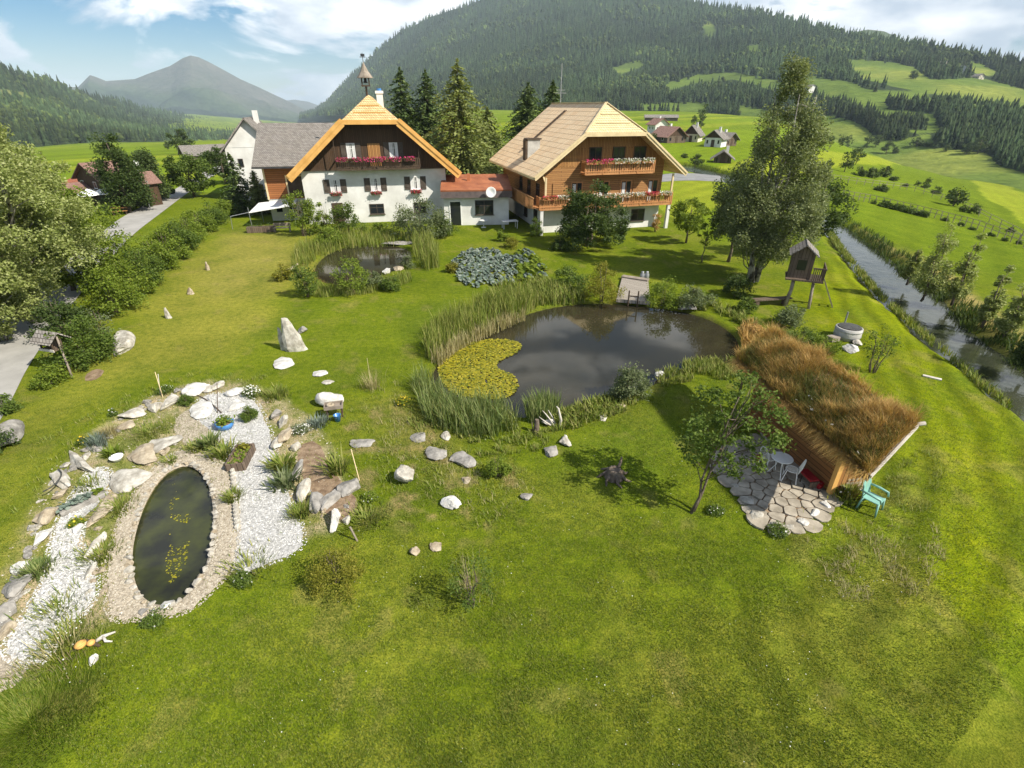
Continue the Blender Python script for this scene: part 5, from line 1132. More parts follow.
# ------------------------------------------------------------------ garden pond in front of the farmhouse
shrub('slender willow shrub in the middle of the small garden pond bank', 353, 294, 2.6, 2.5, 'lf_bright', 601, 30, 80, 0.45, 0.12, 'round', 'willow_shrub')
shrub('small willow shrub at the left end of the small garden pond', 308, 297, 2.0, 2.3, 'lf_green', 602, 26, 80, 0.4, 0.12, 'round', 'willow_shrub')
shrub('low dark shrub at the right foot of the small garden pond', 391, 290, 1.7, 1.1, 'lf_green', 603, 20, 90, 0.32, 0.11)
shrub('yellow-green shrub at the far left of the garden pond bank', 284, 280, 1.6, 1.2, 'lf_yellow', 604, 18, 80, 0.35, 0.12)
shrub('reddish-green shrub at the right bank of the garden pond', 408, 268, 1.4, 1.2, 'lf_grey', 605, 16, 70, 0.3, 0.11)
rock('white stone at the right front edge of the small garden pond', 387, 271, 9, 7, 'white_rock', 0.3)
rock('tan stone beside the white one at the garden pond', 398, 268, 9, 6, 'tan_rock', 0.25)
rock('flat grey slab lying behind the small garden pond', 397, 243, 34, 5, 'grey_rock', 0.2)
rock('brown stone at the left shore of the garden pond', 292, 268, 9, 12, 'tan_rock', 0.3)

RNG = np.random.default_rng(77)
def reeds(label, outline, n, ht, width, mat, lean=0.35, seed=1, name='reeds', z=-0.05):
    r = np.random.default_rng(seed); p = scatter(PP(outline), n, r); q = fbm(p[:, 0] / 0.8, p[:, 1] / 0.8, 3, seed); p = p[(q > -0.12 + 0.1 * r.normal(size=n) * 0.5)]
    if z == 0: p = p[(fbm(p[:, 0] / 0.45, p[:, 1] / 0.45, 3, seed + 5) > 0.0) & (sdist(p[:, 0], p[:, 1], OVAL) > 0.1)]
    V, F = blades(np.c_[p, np.full(len(p), z)], ht, width, r, lean); return tag(link(name, np_mesh(name, V, F), mat), label, 'reeds', None, 'stuff')
reeds('bright green reeds along the farmhouse side of the small garden pond', [(288, 270), (300, 248), (340, 236), (400, 236), (420, 242), (400, 246), (350, 248), (318, 258), (300, 276)], 2600, 1.0, 0.04, 'reed', seed=1)
reeds('tall yellow-green reeds at the right end of the small garden pond', [(412, 248), (424, 240), (436, 250), (440, 268), (428, 272), (416, 262)], 1100, 1.6, 0.045, 'reed', seed=2)
reeds('low reeds on the front bank of the small garden pond', [(300, 280), (330, 288), (380, 280), (410, 272), (412, 282), (380, 294), (320, 298), (296, 292)], 2600, 0.55, 0.04, 'reed', seed=3)
reeds('pale tall reeds along the upper left shore of the big pond', [(424, 345), (440, 326), (478, 308), (520, 298), (540, 306), (520, 318), (486, 332), (456, 345), (436, 362), (426, 360)], 3600, 1.25, 0.035, 'reed', 0.3, 4)
reeds('straw-coloured reed stubble at the water line of the big pond', [(430, 362), (452, 344), (486, 330), (520, 316), (526, 320), (490, 336), (458, 350), (438, 368)], 1500, 0.8, 0.028, 'straw', 0.4, 5)
reeds('yellow-green plants on the far shore of the big pond', [(480, 302), (500, 288), (540, 284), (578, 290), (585, 302), (545, 306), (505, 316)], 4200, 0.75, 0.06, 'reed', 0.6, 6)
reeds('blue-green bulrushes at the lower left corner of the big pond', [(412, 388), (426, 378), (450, 398), (480, 404), (515, 412), (520, 430), (490, 440), (450, 436), (424, 420)], 2300, 0.95, 0.03, 'reed_blue', 0.55, 7)
reeds('pale dry stems among the bulrushes of the big pond', [(415, 390), (428, 384), (450, 402), (490, 408), (516, 418), (518, 432), (470, 436), (430, 424)], 900, 0.8, 0.02, 'reed', 0.7, 27)
reeds('blue-green bulrushes beside the driftwood at the near shore', [(525, 412), (548, 405), (560, 412), (548, 424), (528, 424)], 700, 0.9, 0.04, 'reed_blue', 0.35, 8)
reeds('yellow-green grass on the near right shore of the big pond', [(655, 376), (690, 362), (735, 358), (748, 368), (735, 380), (690, 382), (662, 388)], 2200, 0.38, 0.04, 'reed', 0.7, 9)
reeds('brownish sedge on the right shore of the big pond', [(738, 330), (752, 325), (765, 345), (760, 362), (745, 360), (742, 345)], 1500, 0.6, 0.05, 'dry_grass', 0.6, 10)
reeds('green plants on the near shore under the pond willow', [(560, 412), (600, 398), (640, 392), (650, 402), (620, 414), (575, 430), (550, 432)], 1700, 0.36, 0.05, 'reed', 0.8, 11)
reeds('rough grass and weeds around the lower left pond corner', [(400, 395), (420, 400), (450, 436), (520, 432), (560, 430), (540, 452), (480, 458), (430, 446), (405, 420)], 2600, 0.2, 0.03, 'reed', 1.0, 12, z=0)
reeds('grassy bank beside the right end of the big pond', [(700, 300), (735, 310), (770, 330), (800, 335), (790, 345), (760, 335), (735, 322), (700, 310)], 2600, 0.4, 0.05, 'reed', 0.8, 13, z=0)
reeds('dry weeds and bents on the rough grass left of the big pond', [(365, 385), (400, 380), (420, 430), (470, 460), (540, 490), (500, 520), (430, 500), (385, 450)], 2600, 0.16, 0.012, 'straw', 0.9, 31, 'dry_weeds', 0)
reeds('green weeds on the rough grass left of the big pond', [(330, 400), (400, 380), (430, 440), (530, 470), (520, 520), (430, 540), (360, 500), (350, 440)], 4200, 0.13, 0.02, 'reed', 1.0, 32, 'weeds', 0)
reeds('rough uncut grass round the sparse shrub on the lower lawn', [(420, 560), (500, 550), (540, 590), (500, 640), (440, 640), (400, 600)], 3000, 0.14, 0.012, 'reed', 1.0, 33, 'rough_grass', 0)
reeds('rough uncut grass below the sod hut', [(800, 540), (850, 520), (935, 520), (950, 570), (900, 610), (830, 600)], 4500, 0.13, 0.012, 'straw', 1.0, 34, 'rough_grass', 0)
reeds('long grass behind and beside the sod hut', [(885, 480), (930, 440), (945, 470), (930, 510), (890, 520)], 2200, 0.16, 0.012, 'reed', 1.0, 35, 'rough_grass', 0)
reeds('weeds along the outer edge of the rock garden', [(40, 440), (130, 395), (200, 372), (270, 376), (262, 386), (200, 384), (135, 408), (60, 460), (20, 530), (0, 540)], 2200, 0.14, 0.02, 'reed', 1.0, 36, 'weeds', 0)
reeds('weeds between stones and gravel of the rock garden', [(60, 455), (130, 405), (195, 378), (262, 380), (330, 430), (362, 505), (345, 530), (300, 545), (240, 585), (100, 625), (20, 690), (-20, 700), (-15, 600), (20, 520)], 5200, 0.09, 0.016, 'reed', 1.1, 37, 'weeds', 0)
# floating leaves
def lilies():
    r = np.random.default_rng(3); poly = smooth(PP([(436, 356), (460, 345), (495, 338), (522, 342), (520, 352), (500, 360), (494, 368), (514, 374), (520, 388), (505, 400), (480, 398), (455, 396), (440, 382)], -0.14), 2)
    p = scatter(poly, 6500, r); p = p[sdist(p[:, 0], p[:, 1], POND) < -0.05]; n = len(p); C = np.c_[p, r.uniform(-0.145, -0.10, n)]; k = 6; a = np.linspace(0, 2 * math.pi, k, False)[None] + r.uniform(0, 6, (n, 1)); s = r.uniform(0.03, 0.075, (n, 1))
    tilt = r.normal(size=(n, 2)) * 0.12
    X = C[:, :1] + np.cos(a) * s; Y = C[:, 1:2] + np.sin(a) * s; Z = C[:, 2:] + np.cos(a) * s * tilt[:, :1] + np.sin(a) * s * tilt[:, 1:] + 0.005
    tag(link('lily_pads', np_mesh('lily_pads', np.stack([X, Y, Z], 2).reshape(-1, 3), np.arange(n * k).reshape(n, k)), 'lily'), 'yellow-green carpet of floating leaves on the big pond', 'lily pads', None, 'stuff')
lilies()
shrub('grey-green willow bush on the near shore of the big pond', 628, 398, 2.0, 1.7, 'lf_grey', 611, 44, 110, 0.36, 0.09, name='willow_bush')
shrub('yellow-green willow bush left of the wooden jetty', 601, 301, 2.9, 2.6, 'lf_yellow', 612, 44, 100, 0.45, 0.10, name='willow_bush')
shrub('dark low bush behind the yellow-green willow bush', 570, 286, 3.0, 1.4, 'lf_green', 613, 30, 100, 0.45, 0.12)
shrub('bright leafy bush right of the wooden jetty', 662, 305, 2.6, 1.8, 'lf_bright', 614, 34, 100, 0.45, 0.11)
shrub('olive bush on the shore between jetty and birch', 692, 308, 2.4, 1.5, 'lf_grey', 615, 30, 100, 0.42, 0.11)
shrub('dark bush at the foot of the birch stems', 735, 296, 2.2, 1.7, 'lf_dark', 616, 30, 100, 0.4, 0.11)
shrub('bushy plant in front of the treehouse', 789, 325, 1.9, 1.3, 'lf_grey', 617, 30, 110, 0.36, 0.10)
shrub('small bush at the right pond corner below the birch', 745, 312, 1.5, 1.0, 'lf_green', 618, 20, 90, 0.3, 0.10)
shrub('low green bush behind the sod hut roof', 800, 345, 2.6, 0.9, 'lf_green', 619, 26, 90, 0.36, 0.09)
shrub('leafy bush behind the sod hut beside the hot tub', 822, 352, 1.8, 0.9, 'lf_bright', 620, 20, 90, 0.32, 0.09)
shrub('reddish bush on the far right shore of the big pond', 752, 335, 1.5, 0.9, 'dry_grass', 621, 20, 80, 0.3, 0.09)
shrub('green currant bush beside the earth bed rocks near the pond', 497, 477, 0.9, 1.0, 'lf_bright', 622, 26, 80, 0.18, 0.06)
shrub('yellow-green forsythia bush at the lower end of the gravel path', 338, 582, 1.8, 1.25, 'lf_yellow', 623, 44, 130, 0.26, 0.045)
shrub('sparse dry shrub on the lower lawn', 472, 606, 1.5, 1.8, 'lf_green', 624, 30, 46, 0.24, 0.05, 'round')
tree('apple_tree', 'slender young apple tree in front of the sod hut', 'tree', P(692, 512), 4.6, 3.0, 0.30, 'round', 80, 62, 0.32, 0.10, 'lf_green', 'bark', 0.045, 2, 631, limbs=24, lean=(1.1, 0.5), spread=0.03)
tree('willow_tree', 'thin feathery willow sapling behind the sod hut', 'tree', P(872, 372), 2.2, 1.8, 0.15, 'vase', 30, 40, 0.3, 0.08, 'lf_green', 'bark', 0.03, 5, 632, limbs=16, spread=0.1)
shrub('yellow shrub at the edge of the cabbage patch', 452, 272, 1.2, 0.9, 'lf_yellow', 633, 16, 80, 0.28, 0.11)
shrub('yellow broom on the shady side of the chalet terrace', 512, 248, 1.6, 1.0, 'lf_yellow', 634, 18, 80, 0.32, 0.12)
shrub('round green bush beside the yellow broom at the terrace', 503, 241, 1.4, 1.0, 'lf_bright', 635, 18, 80, 0.3, 0.12)
shrub('green bush climbing the chalet terrace pillar', 536, 236, 1.5, 2.0, 'lf_green', 636, 22, 90, 0.34, 0.13)
shrub('red-leaved bush at the right corner of the chalet', 655, 232, 1.1, 1.9, 'dry_grass', 637, 18, 70, 0.3, 0.12, 'round')
shrub('low bush under the dark tree by the chalet wall', 560, 250, 2.2, 1.0, 'lf_dark', 638, 22, 90, 0.36, 0.13)
# cabbage patch
def cabbage_mesh(seed, mat):
    r = np.random.default_rng(seed); V = []; F = []; n = 16
    C = []; 
    for k in range(n):
        a = k * 2.4; t = k / n; C.append((math.cos(a) * 0.24 * (1 - t * 0.75), math.sin(a) * 0.24 * (1 - t * 0.75), 0.10 + 0.20 * t))
    return np_mesh('foliage', *leaves(np.array(C), 0.30, r, 0.8, 0.9))
cm = [cabbage_mesh(i, 0) for i in range(3)]
r = np.random.default_rng(8); pts = scatter(PP([(458, 280), (455, 262), (466, 252), (490, 250), (506, 256), (516, 268), (514, 283), (490, 288), (470, 288)]), 400, r); keep = []
for p in pts:
    if all(np.hypot(*(p - q)) > 0.40 for q in keep): keep.append(p)
for i, p in enumerate(keep):
    o = link('cabbage', cm[i % 3], 'lf_cabbage'); o.location = (p[0], p[1], 0); o.rotation_euler = (0, 0, i * 1.1); tag(o, 'blue-grey cabbage growing in the cabbage patch', 'cabbage', 'cabbages of the vegetable patch')
pts = scatter(PP([(508, 258), (524, 250), (540, 262), (546, 278), (530, 286), (518, 280)]), 120, r); keep = []
for p in pts:
    if all(np.hypot(*(p - q)) > 0.55 for q in keep): keep.append(p)
for i, p in enumerate(keep):
    o = link('vegetable_plant', cm[i % 3].copy(), None); o.data.materials.clear(); o.data.materials.append(M['lf_bright' if i % 3 else 'lf_cabbage']); o.location = (p[0], p[1], 0); o.scale = (1.3, 1.3, 1.4); tag(o, 'leafy vegetable right of the cabbages in the patch', 'vegetable', 'vegetables beside the cabbages')

# ------------------------------------------------------------------ trees along the stream and in the fields
def bank_tree(px, base, top, w, lb, seed, mat='lf_birch', shape='column'):
    x, y, z = PLz(px + 6, base); d = ray(px + 6, top); h = EYE + d[2] * y / d[1] - z
    return tree('willow_tree', lb, 'tree', (x, y, z), h * 1.08, w * 0.72, 0.04, shape, 60, 90, w * 0.15, 0.12, mat, 'bark', 0.06, 2, seed, limbs=10)
bank_tree(916, 300, 226, 3.2, 'broad grey willow on the far stream bank, first from the left', 641); bank_tree(946, 304, 236, 2.0, 'slim willow standing right of the broad grey one', 642)
bank_tree(976, 326, 270, 1.6, 'third willow along the stream, thin and leaning', 643); bank_tree(997, 338, 284, 1.9, 'fourth willow along the stream bank', 644); bank_tree(1020, 372, 304, 2.4, 'dark willow at the right frame edge by the stream', 645, 'lf_dark'); bank_tree(901, 284, 246, 1.4, 'small willow left of the broad grey one on the bank', 646)
def bank_growth():
    r = np.random.default_rng(21); a = np.array(rs); t = np.gradient(a, axis=0); t /= np.hypot(t[:, 0], t[:, 1])[:, None]; nn = np.stack([t[:, 1], -t[:, 0]], 1); mid = np.array(ls[:len(rs)]) if len(ls) >= len(rs) else None
    if mid is not None and np.mean(np.sum((a - mid) * nn, 1)) < 0: nn = -nn
    n = 12000; u = r.uniform(0, len(a) - 1.001, n); i = u.astype(int); f = (u - i)[:, None]; p = a[i] * (1 - f) + a[i + 1] * f + nn[i] * r.uniform(0.1, 1.7, (n, 1)); p = p[fbm(p[:, 0] / 1.1, p[:, 1] / 1.1, 3, 5) > -0.14]
    V, F = blades(np.c_[p, ground_z(p[:, 0], p[:, 1])], 0.5, 0.05, r, 0.7); tag(link('bank_growth', np_mesh('bank_growth', V, F), 'lf_dark'), 'dark rank growth on the far bank of the stream', 'bank growth', None, 'stuff')
bank_growth()
reeds('grass growing at the near waterline of the stream', [(826, 232), (850, 264), (880, 298), (920, 333), (960, 367), (1010, 408), (1014, 404), (962, 362), (922, 328), (884, 294), (854, 260), (832, 230)], 4000, 0.4, 0.05, 'reed', 0.6, 22, z=-0.2)
def field_tree(px, base, hpx, wpx, lb, seed, kind='tree', mat='lf_field'):
    x, y, z = PLz(px, base)
    if base < 178 and px > 790: 
        ks = np.linspace(0, 4, 600); X, Y, Z, row = RIGHT.at(np.full(600, float(px)), ks)
        if base < row[0]: x, y, z = hillpt(px, base)
    d0 = ray(px, base - hpx); h = (EYE + d0[2] * math.hypot(x, y) / math.hypot(d0[0], d0[1])) - z; dep = y * CP + (EYE - z) * SP; w = wpx * dep / FPX
    return tree('field_tree' if kind == 'tree' else 'field_bush', lb, kind, (x, y, z - 0.1), h, w, 0.04, 'round' if kind == 'tree' else 'dome', 22, 44, w * 0.22, w * 0.10, mat, 'bark', w * 0.03, 1, seed, 'scattered trees and bushes of the valley fields', ('trunk', 'crown') if kind == 'tree' else ('stem', 'foliage'), 4)
FT = [(833, 198, 12, 8, 'tree', 'small upright tree at the hedge row right of the birch'), (880, 191, 8, 15, 'bush', 'low wide bush alone in the bright field'), (873, 204, 6, 7, 'bush', 'tiny bush starting the long low hedge row'), (844, 172, 24, 15, 'tree', 'tall dark tree in the middle of the valley hedge rows'), (856, 163, 18, 13, 'tree', 'dark tree just right of the tall valley tree'), (827, 172, 15, 9, 'tree', 'tree beside the birch left of the tall valley tree'),
      (860, 176, 12, 14, 'bush', 'bush at the left end of the dark field hedge'), (872, 178, 13, 15, 'bush', 'bush in the middle of the dark field hedge'), (884, 177, 13, 14, 'bush', 'bush at the right end of the dark field hedge'), (893, 181, 6, 10, 'bush', 'low bush trailing off the dark field hedge'), (925, 188, 11, 10, 'bush', 'left bush of the row of round field bushes'), (936, 194, 10, 10, 'bush', 'second of the round field bushes'),
      (953, 206, 20, 22, 'tree', 'largest of the round field bushes, with an uneven crown'), (963, 212, 9, 10, 'bush', 'little bush at the foot of the largest field bush'), (974, 214, 13, 12, 'bush', 'last round bush at the right of the field row'), (823, 146, 14, 9, 'tree', 'upper left tree of the loose valley group'), (830, 147, 12, 8, 'tree', 'second tree of the loose valley group'), (840, 147, 15, 9, 'tree', 'third tree of the loose valley group'), (848, 147, 13, 8, 'tree', 'fourth tree of the loose valley group'),
      (866, 148, 14, 9, 'tree', 'tree at the left foot of the wooded ledge'), (875, 147, 15, 10, 'tree', 'tree at the right foot of the wooded ledge'), (886, 154, 19, 12, 'tree', 'tall tree below the wooded ledge'), (895, 153, 7, 8, 'bush', 'low bush beside the tall tree below the ledge'), (904, 140, 14, 9, 'tree', 'tree standing on the open slope left of the wood'), (916, 146, 10, 14, 'bush', 'wide bush on the open slope left of the wood'), (927, 147, 6, 10, 'bush', 'low bush at the right of the wide slope bush'),
      (946, 151, 8, 7, 'bush', 'small bush between the slope and the big wood'), (966, 154, 14, 12, 'tree', 'tree at the lower left tip of the big wood'), (977, 154, 20, 13, 'tree', 'tall tree at the lower left tip of the big wood'), (818, 121, 8, 8, 'bush', 'dark bush beside the birch on the steep meadow'), (913, 79, 9, 10, 'bush', 'dark clump alone on the high meadow'), (695, 167, 16, 15, 'bush', 'round bush by the road below the village'), (684, 158, 6, 8, 'bush', 'dark bush left of the hay barn'), (701, 128, 27, 13, 'tree', 'tall tree at the forest edge behind the village'),
      (693, 130, 15, 8, 'tree', 'slim tree left of the tall one behind the village'), (652, 142, 10, 12, 'bush', 'bush at the left edge of the village'), (838, 203, 4, 6, 'bush', 'tiny bush on the field line beside the small upright tree'), (1010, 232, 6, 10, 'bush', 'low bush at the right end of the field hedge'), (905, 187, 5, 6, 'bush', 'tiny bush left of the round field bushes'), (917, 186, 7, 6, 'bush', 'small bush just before the round field bushes')]
for i, (a, b, h, w, kd, lb) in enumerate(FT): field_tree(a, b, h, w, lb, 700 + i, kd)
LOWH = [(884, 207), (896, 210), (908, 213), (920, 216)]
for i, (a, b) in enumerate(LOWH): field_tree(a, b, 7, 16, ('leftmost', 'second', 'third', 'rightmost')[i] + ' piece of the long low hedge in the bright field', 760 + i, 'bush', 'lf_dark')
for i, (a, b) in enumerate(((945, 221), (960, 226), (972, 230), (990, 236), (1004, 241), (1018, 244))): field_tree(a, b, 5, 8, ('first', 'second', 'third', 'fourth', 'fifth', 'last')[i] + ' little bush on the fence line right of the low hedge', 770 + i, 'bush', 'lf_dark')
# left valley: trees at the edge of the hay fields
for i, (a, b, h, w, lb) in enumerate(((142, 168, 14, 12, 'dark tree in the hay field right of the brown farm'), (150, 172, 12, 10, 'second tree in the hay field right of the brown farm'), (205, 172, 9, 12, 'low tree near the road bend'), (222, 160, 8, 14, 'bush by the road beyond the bend'), (168, 150, 9, 8, 'tree at the back of the left hay fields'))):
    field_tree(a, b, h, w, lb, 790 + i, 'tree')
# pasture fence posts
def post_fence(label, pts, n, seed):
    t = thing('pasture_fence', label, 'fence', PLz(*pts[0])); o0 = Vector(t.location); r = random.Random(seed); q = []
    for i in range(n):
        f = i / (n - 1) * (len(pts) - 1); j = min(int(f), len(pts) - 2); a = pts[j]; b = pts[j + 1]; x, y, z = PLz(a[0] + (b[0] - a[0]) * (f - j), a[1] + (b[1] - a[1]) * (f - j)); p = Vector((x, y, z)) - o0; q.append(p)
        MB().tube([p, p + Vector((r.uniform(-0.08, 0.08), 0, 1.05))], 0.05, 6).build('post', 'grey_timber', t)
    w = MB()
    for a, b in zip(q, q[1:]):
        for z in (0.6, 1.05): w.bar(a + Vector((0, 0, z)), b + Vector((0, 0, z)), 0.03, 0.05)
    w.build('rail', 'grey_timber', t)
post_fence('grey pasture fence crossing the bright field beyond the stream', [(826, 196), (870, 203), (925, 216), (975, 229), (1030, 250)], 34, 1)
post_fence('pasture fence along the upper edge of the bright field', [(824, 180), (870, 186), (910, 190), (960, 206), (1020, 240)], 24, 2)

# ------------------------------------------------------------------ the sod-roofed garden hut
F0 = np.array(P(737, 362, 2.45)); F1 = np.array(P(866, 477, 2.15)); B0 = np.array(P(778, 335, 3.05)); B1 = np.array(P(915, 428, 2.85))
HO = Vector((*F1[:2], 0)); ax_ = math.atan2(F0[1] - F1[1], F0[0] - F1[0])      # x runs along the front eave from its near end, y points to the lawn side
hut = thing('garden_hut', 'wooden garden hut with shaggy brown grass roof at the right', 'hut', HO, ax_)
inv = Matrix.Rotation(-ax_, 3, 'Z')
def hl(p): q = inv @ (Vector(p) - HO); return np.array(q)
lf0, lf1, lb0, lb1 = hl(F0), hl(F1), hl(B0), hl(B1)
LH = lf0[0]; dpt = abs((lb0[1] + lb1[1]) / 2)
W0 = hl(P(829, 494)); W1 = hl(P(772, 444)); sl = (W1[1] - W0[1]) / (W1[0] - W0[0]); WX = LH - 0.4
def Y(v): return -v
def under(x, y):                       # underside of the roof
    return 2.15 + (2.45 - 2.15) * x / LH + 0.62 * (-y) / dpt - 0.17
def wall_(nm, p, q, th, mt):
    MB().prism([(p[0], p[1], -0.02), (q[0], q[1], -0.02), (q[0], q[1], under(*q)), (p[0], p[1], under(*p))], th).build(nm, mt, hut)
w0 = (W0[0], W0[1]); w1 = (WX, W0[1] + sl * (WX - W0[0])); yb = -dpt + 0.3
wall_('front_wall', w0, w1, (0, -0.1, 0), 'shaded_hut_boards'); wall_('back_wall', (w0[0], yb), (WX, yb), (0, -0.1, 0), 'larch_boards')
wall_('end_wall', (w0[0], w0[1] - 0.101), (w0[0], yb), (0.1, 0, 0), 'larch_upright'); wall_('end_wall', (WX, w1[1] - 0.101), (WX, yb), (-0.1, 0, 0), 'larch_upright')
MB().bar((w0[0] - 0.04, w0[1] + 0.03, 0), (w0[0] - 0.04, w0[1] + 0.03, under(*w0)), 0.16, 0.16).build('corner_post', 'fresh_timber', hut)
for x_, y_ in ((LH - 0.3, -0.2),): MB().tube([(x_, y_, -0.05), (x_, y_, under(x_, y_))], 0.05, 8).build('post', 'old_boards', hut)
rc = [(lf1[0] - 0.05, lf1[1], 2.15), (lf0[0] + 0.05, lf0[1], 2.45), (lb0[0], lb0[1], 3.05), (lb1[0], lb1[1], 2.85)]
MB().slab(rc, 0.14).build('roof_boards', 'old_boards', hut)
tv = MB()
def off(p, dz): return (p[0], p[1], p[2] + dz)
for a, b in ((0, 3), (1, 2), (0, 1), (3, 2)): tv.bar(off(rc[a], 0.02), off(rc[b], 0.02), 0.06, 0.22)
tv.build('bargeboard', 'grey_timber', hut)
r = np.random.default_rng(9); n = 34000; u = r.uniform(-0.004, 1.004, n); w_ = r.uniform(-0.02, 1.01, n)
c4 = [np.array(q) for q in rc]
def rp(u, w): return (c4[0][None] * (1 - u[:, None]) + c4[1][None] * u[:, None]) * (1 - w[:, None]) + (c4[3][None] * (1 - u[:, None]) + c4[2][None] * u[:, None]) * w[:, None]
# low sod bed
gx = 40; gy = 14; U, Wg = np.meshgrid(np.linspace(0.005, 0.995, gx), np.linspace(0.01, 0.99, gy)); pp = rp(U.ravel(), Wg.ravel())
edge = np.minimum(np.minimum(U, 1 - U) * 8, np.minimum(Wg, 1 - Wg) * 5).ravel(); pp[:, 2] += np.clip(edge, 0, 1) * 0.16 + 0.16 * np.sin(np.pi * np.clip(Wg.ravel(), 0, 1)) + 0.05 * fbm(pp[:, 0] * 3, pp[:, 1] * 3, 3, 2) + 0.03
link('sod', grid_mesh('sod', pp[:, 0].reshape(U.shape), pp[:, 1].reshape(U.shape), pp[:, 2].reshape(U.shape)), 'earth', hut, True)
q = rp(u, w_); clump = fbm(q[:, 0] / 0.55, q[:, 1] / 0.55, 3, 4); kp = clump + r.normal(size=n) * 0.15 > -0.2; q = q[kp]; cl = clump[kp]; q[:, 2] += 0.05 + 0.17 * np.sin(np.pi * np.clip(w_[kp], 0, 1)) + 0.1 * np.clip(cl, -0.2, 0.3)
V, F = blades(q, 0.34 + 0.75 * np.clip(cl, -0.12, 0.4), 0.012, r, 0.85); link('roof_grass', np_mesh('roof_grass', V, F), 'dry_grass', hut)
n = 3000; u = r.uniform(0, 1, n); q = rp(u, r.uniform(-0.02, 0.03, n)); q[:, 2] += 0.06; V, F = blades(q, 0.34, 0.014, r, 1.6, np.full(n, math.pi / 2) + r.normal(size=n) * 0.7); V[4::5, 2] -= 0.5; V[2::5, 2] -= 0.10; V[3::5, 2] -= 0.10; link('roof_fringe', np_mesh('roof_fringe', V, F), 'dry_grass', hut)
n = 9500; u = r.uniform(0.01, 0.97, n); w_ = r.beta(1.0, 2.4, n); q = rp(u, w_); q[:, 2] += 0.06 + 0.17 * np.sin(np.pi * w_); V, F = blades(q, 0.42, 0.016, r, 0.8); link('roof_plants', np_mesh('roof_plants', V, F), 'sod_green', hut)
q = rp(r.uniform(0.05, 0.5, 16), r.uniform(0, 0.3, 16)); q[:, 2] += 0.42; link('roof_blossoms', np_mesh('roof_blossoms', *leaves(q, 0.09, r, 0.9, 1.0)), 'white_petal', hut)
bl = MB()
bl.bar((lb1[0] - 0.05, lb1[1], 2.94), (lf1[0] - 0.12, lf1[1], 2.25), 0.05, 0.10); bl.tube([(lb1[0] - 0.02, lb1[1] + Y(0.25), 3.0), (lb1[0] + 0.15, lb1[1] - Y(0.35), 2.85)], 0.06, 8)
bl.build('log_end', 'bleached_wood', hut)

PATIO = PP([(719, 462), (730, 480), (748, 498), (758, 521), (778, 527), (803, 524), (828, 504), (838, 492), (822, 470), (800, 450), (772, 436), (745, 445)])
tag(sheet('patio', PATIO, 0.012, 'earth', None, 0.03, 8), None, None, None, 'structure')
# flagstones: one broken pattern of slabs
def flags():
    r = np.random.default_rng(4); pts = scatter(PATIO, 1500, r); seeds = []
    for p in pts:
        if all(np.hypot(*(p - q)) > 0.30 for q in seeds): seeds.append(p)
    mb = MB(); S = np.array(seeds)
    for i, p in enumerate(S):
        poly = []
        for a in np.linspace(0, 2 * math.pi, 16, False):
            d = np.array([math.cos(a), math.sin(a)]); R_ = 0.48
            for j, q in enumerate(S):
                if j == i: continue
                m_ = (q - p); L_ = np.hypot(*m_); c = d @ m_ / L_
                if c > 0.05: R_ = min(R_, (L_ / 2 - 0.018) / c)
            poly.append((*(p + d * R_), 0.0))
        h = r.uniform(0.02, 0.07); mb.prism([(x, y, 0.013) for x, y, z in poly], (0, 0, h))
    tag(mb.build('flagstone_paving', 'patio_stone', None, bevel=0.008), None, None, None, 'structure')
flags()
for i, (a, b, w2, h2, lb) in enumerate(((746, 500, 12, 9, 'flat pale stone on the left rim of the patio'), (757, 516, 14, 10, 'pale corner stone at the lower left of the patio'), (773, 526, 16, 8, 'long flat stone on the lower patio rim'), (789, 527, 12, 7, 'flat stone right of the long one on the patio rim'), (803, 523, 10, 7, 'small white stone at the lower right of the patio'), (816, 513, 10, 8, 'white stone on the right patio rim'), (824, 504, 11, 7, 'whitest stone at the right corner of the patio'), (735, 486, 10, 8, 'stone on the upper left rim of the patio'))):
    rock(lb, a, b, w2, h2, 'white_rock' if 'whit' in lb else 'pale_rock', 0.12, i)

def wire_chair(label, px, py, rz):
    t = thing('garden_chair', label, 'chair', P(px, py, 0.05), rz)
    s = MB(); s.tube([(0.2 * math.cos(a), 0.2 * math.sin(a), 0.45) for a in np.linspace(0, 2 * math.pi, 17)], 0.014, 6, False)
    for i in range(-3, 4): y_ = i * 0.055; x_ = math.sqrt(max(0, 0.04 - y_ * y_)); s.tube([(-x_, y_, 0.45), (x_, y_, 0.45)], 0.009, 5)
    s.build('seat', 'white_paint', t)
    b = MB(); b.tube([(-0.18, -0.19, 0.45), (-0.25, -0.2, 0.7), (-0.28, -0.13, 0.87), (-0.29, 0, 0.93), (-0.28, 0.13, 0.87), (-0.25, 0.2, 0.7), (-0.18, 0.19, 0.45)], 0.014, 6)
    for i in (-2, -1, 0, 1, 2): b.tube([(-0.19, i * 0.06, 0.46), (-0.25, i * 0.065, 0.7), (-0.285, i * 0.05, 0.9)], 0.008, 5)
    b.build('backrest', 'white_paint', t)
    for a, c in ((1, 1), (1, -1), (-1, 1), (-1, -1)): MB().tube([(a * 0.14, c * 0.14, 0.45), (a * 0.22, c * 0.2, 0.0)], 0.013, 6).build('leg', 'white_paint', t)
    return t
wire_chair('white wire garden chair right of the round patio table', 789, 480, 2.6); wire_chair('white wire garden chair half hidden by the apple tree, left of the patio table', 766, 468, 0.3)
tb = thing('garden_table', 'round white metal table on the hut patio', 'table', P(777, 475, 0.05), 0)
MB().lathe([(0.33, 0.70), (0.34, 0.715), (0.33, 0.73), (0.0, 0.735)], 28).build('table_top', 'white_paint', tb)
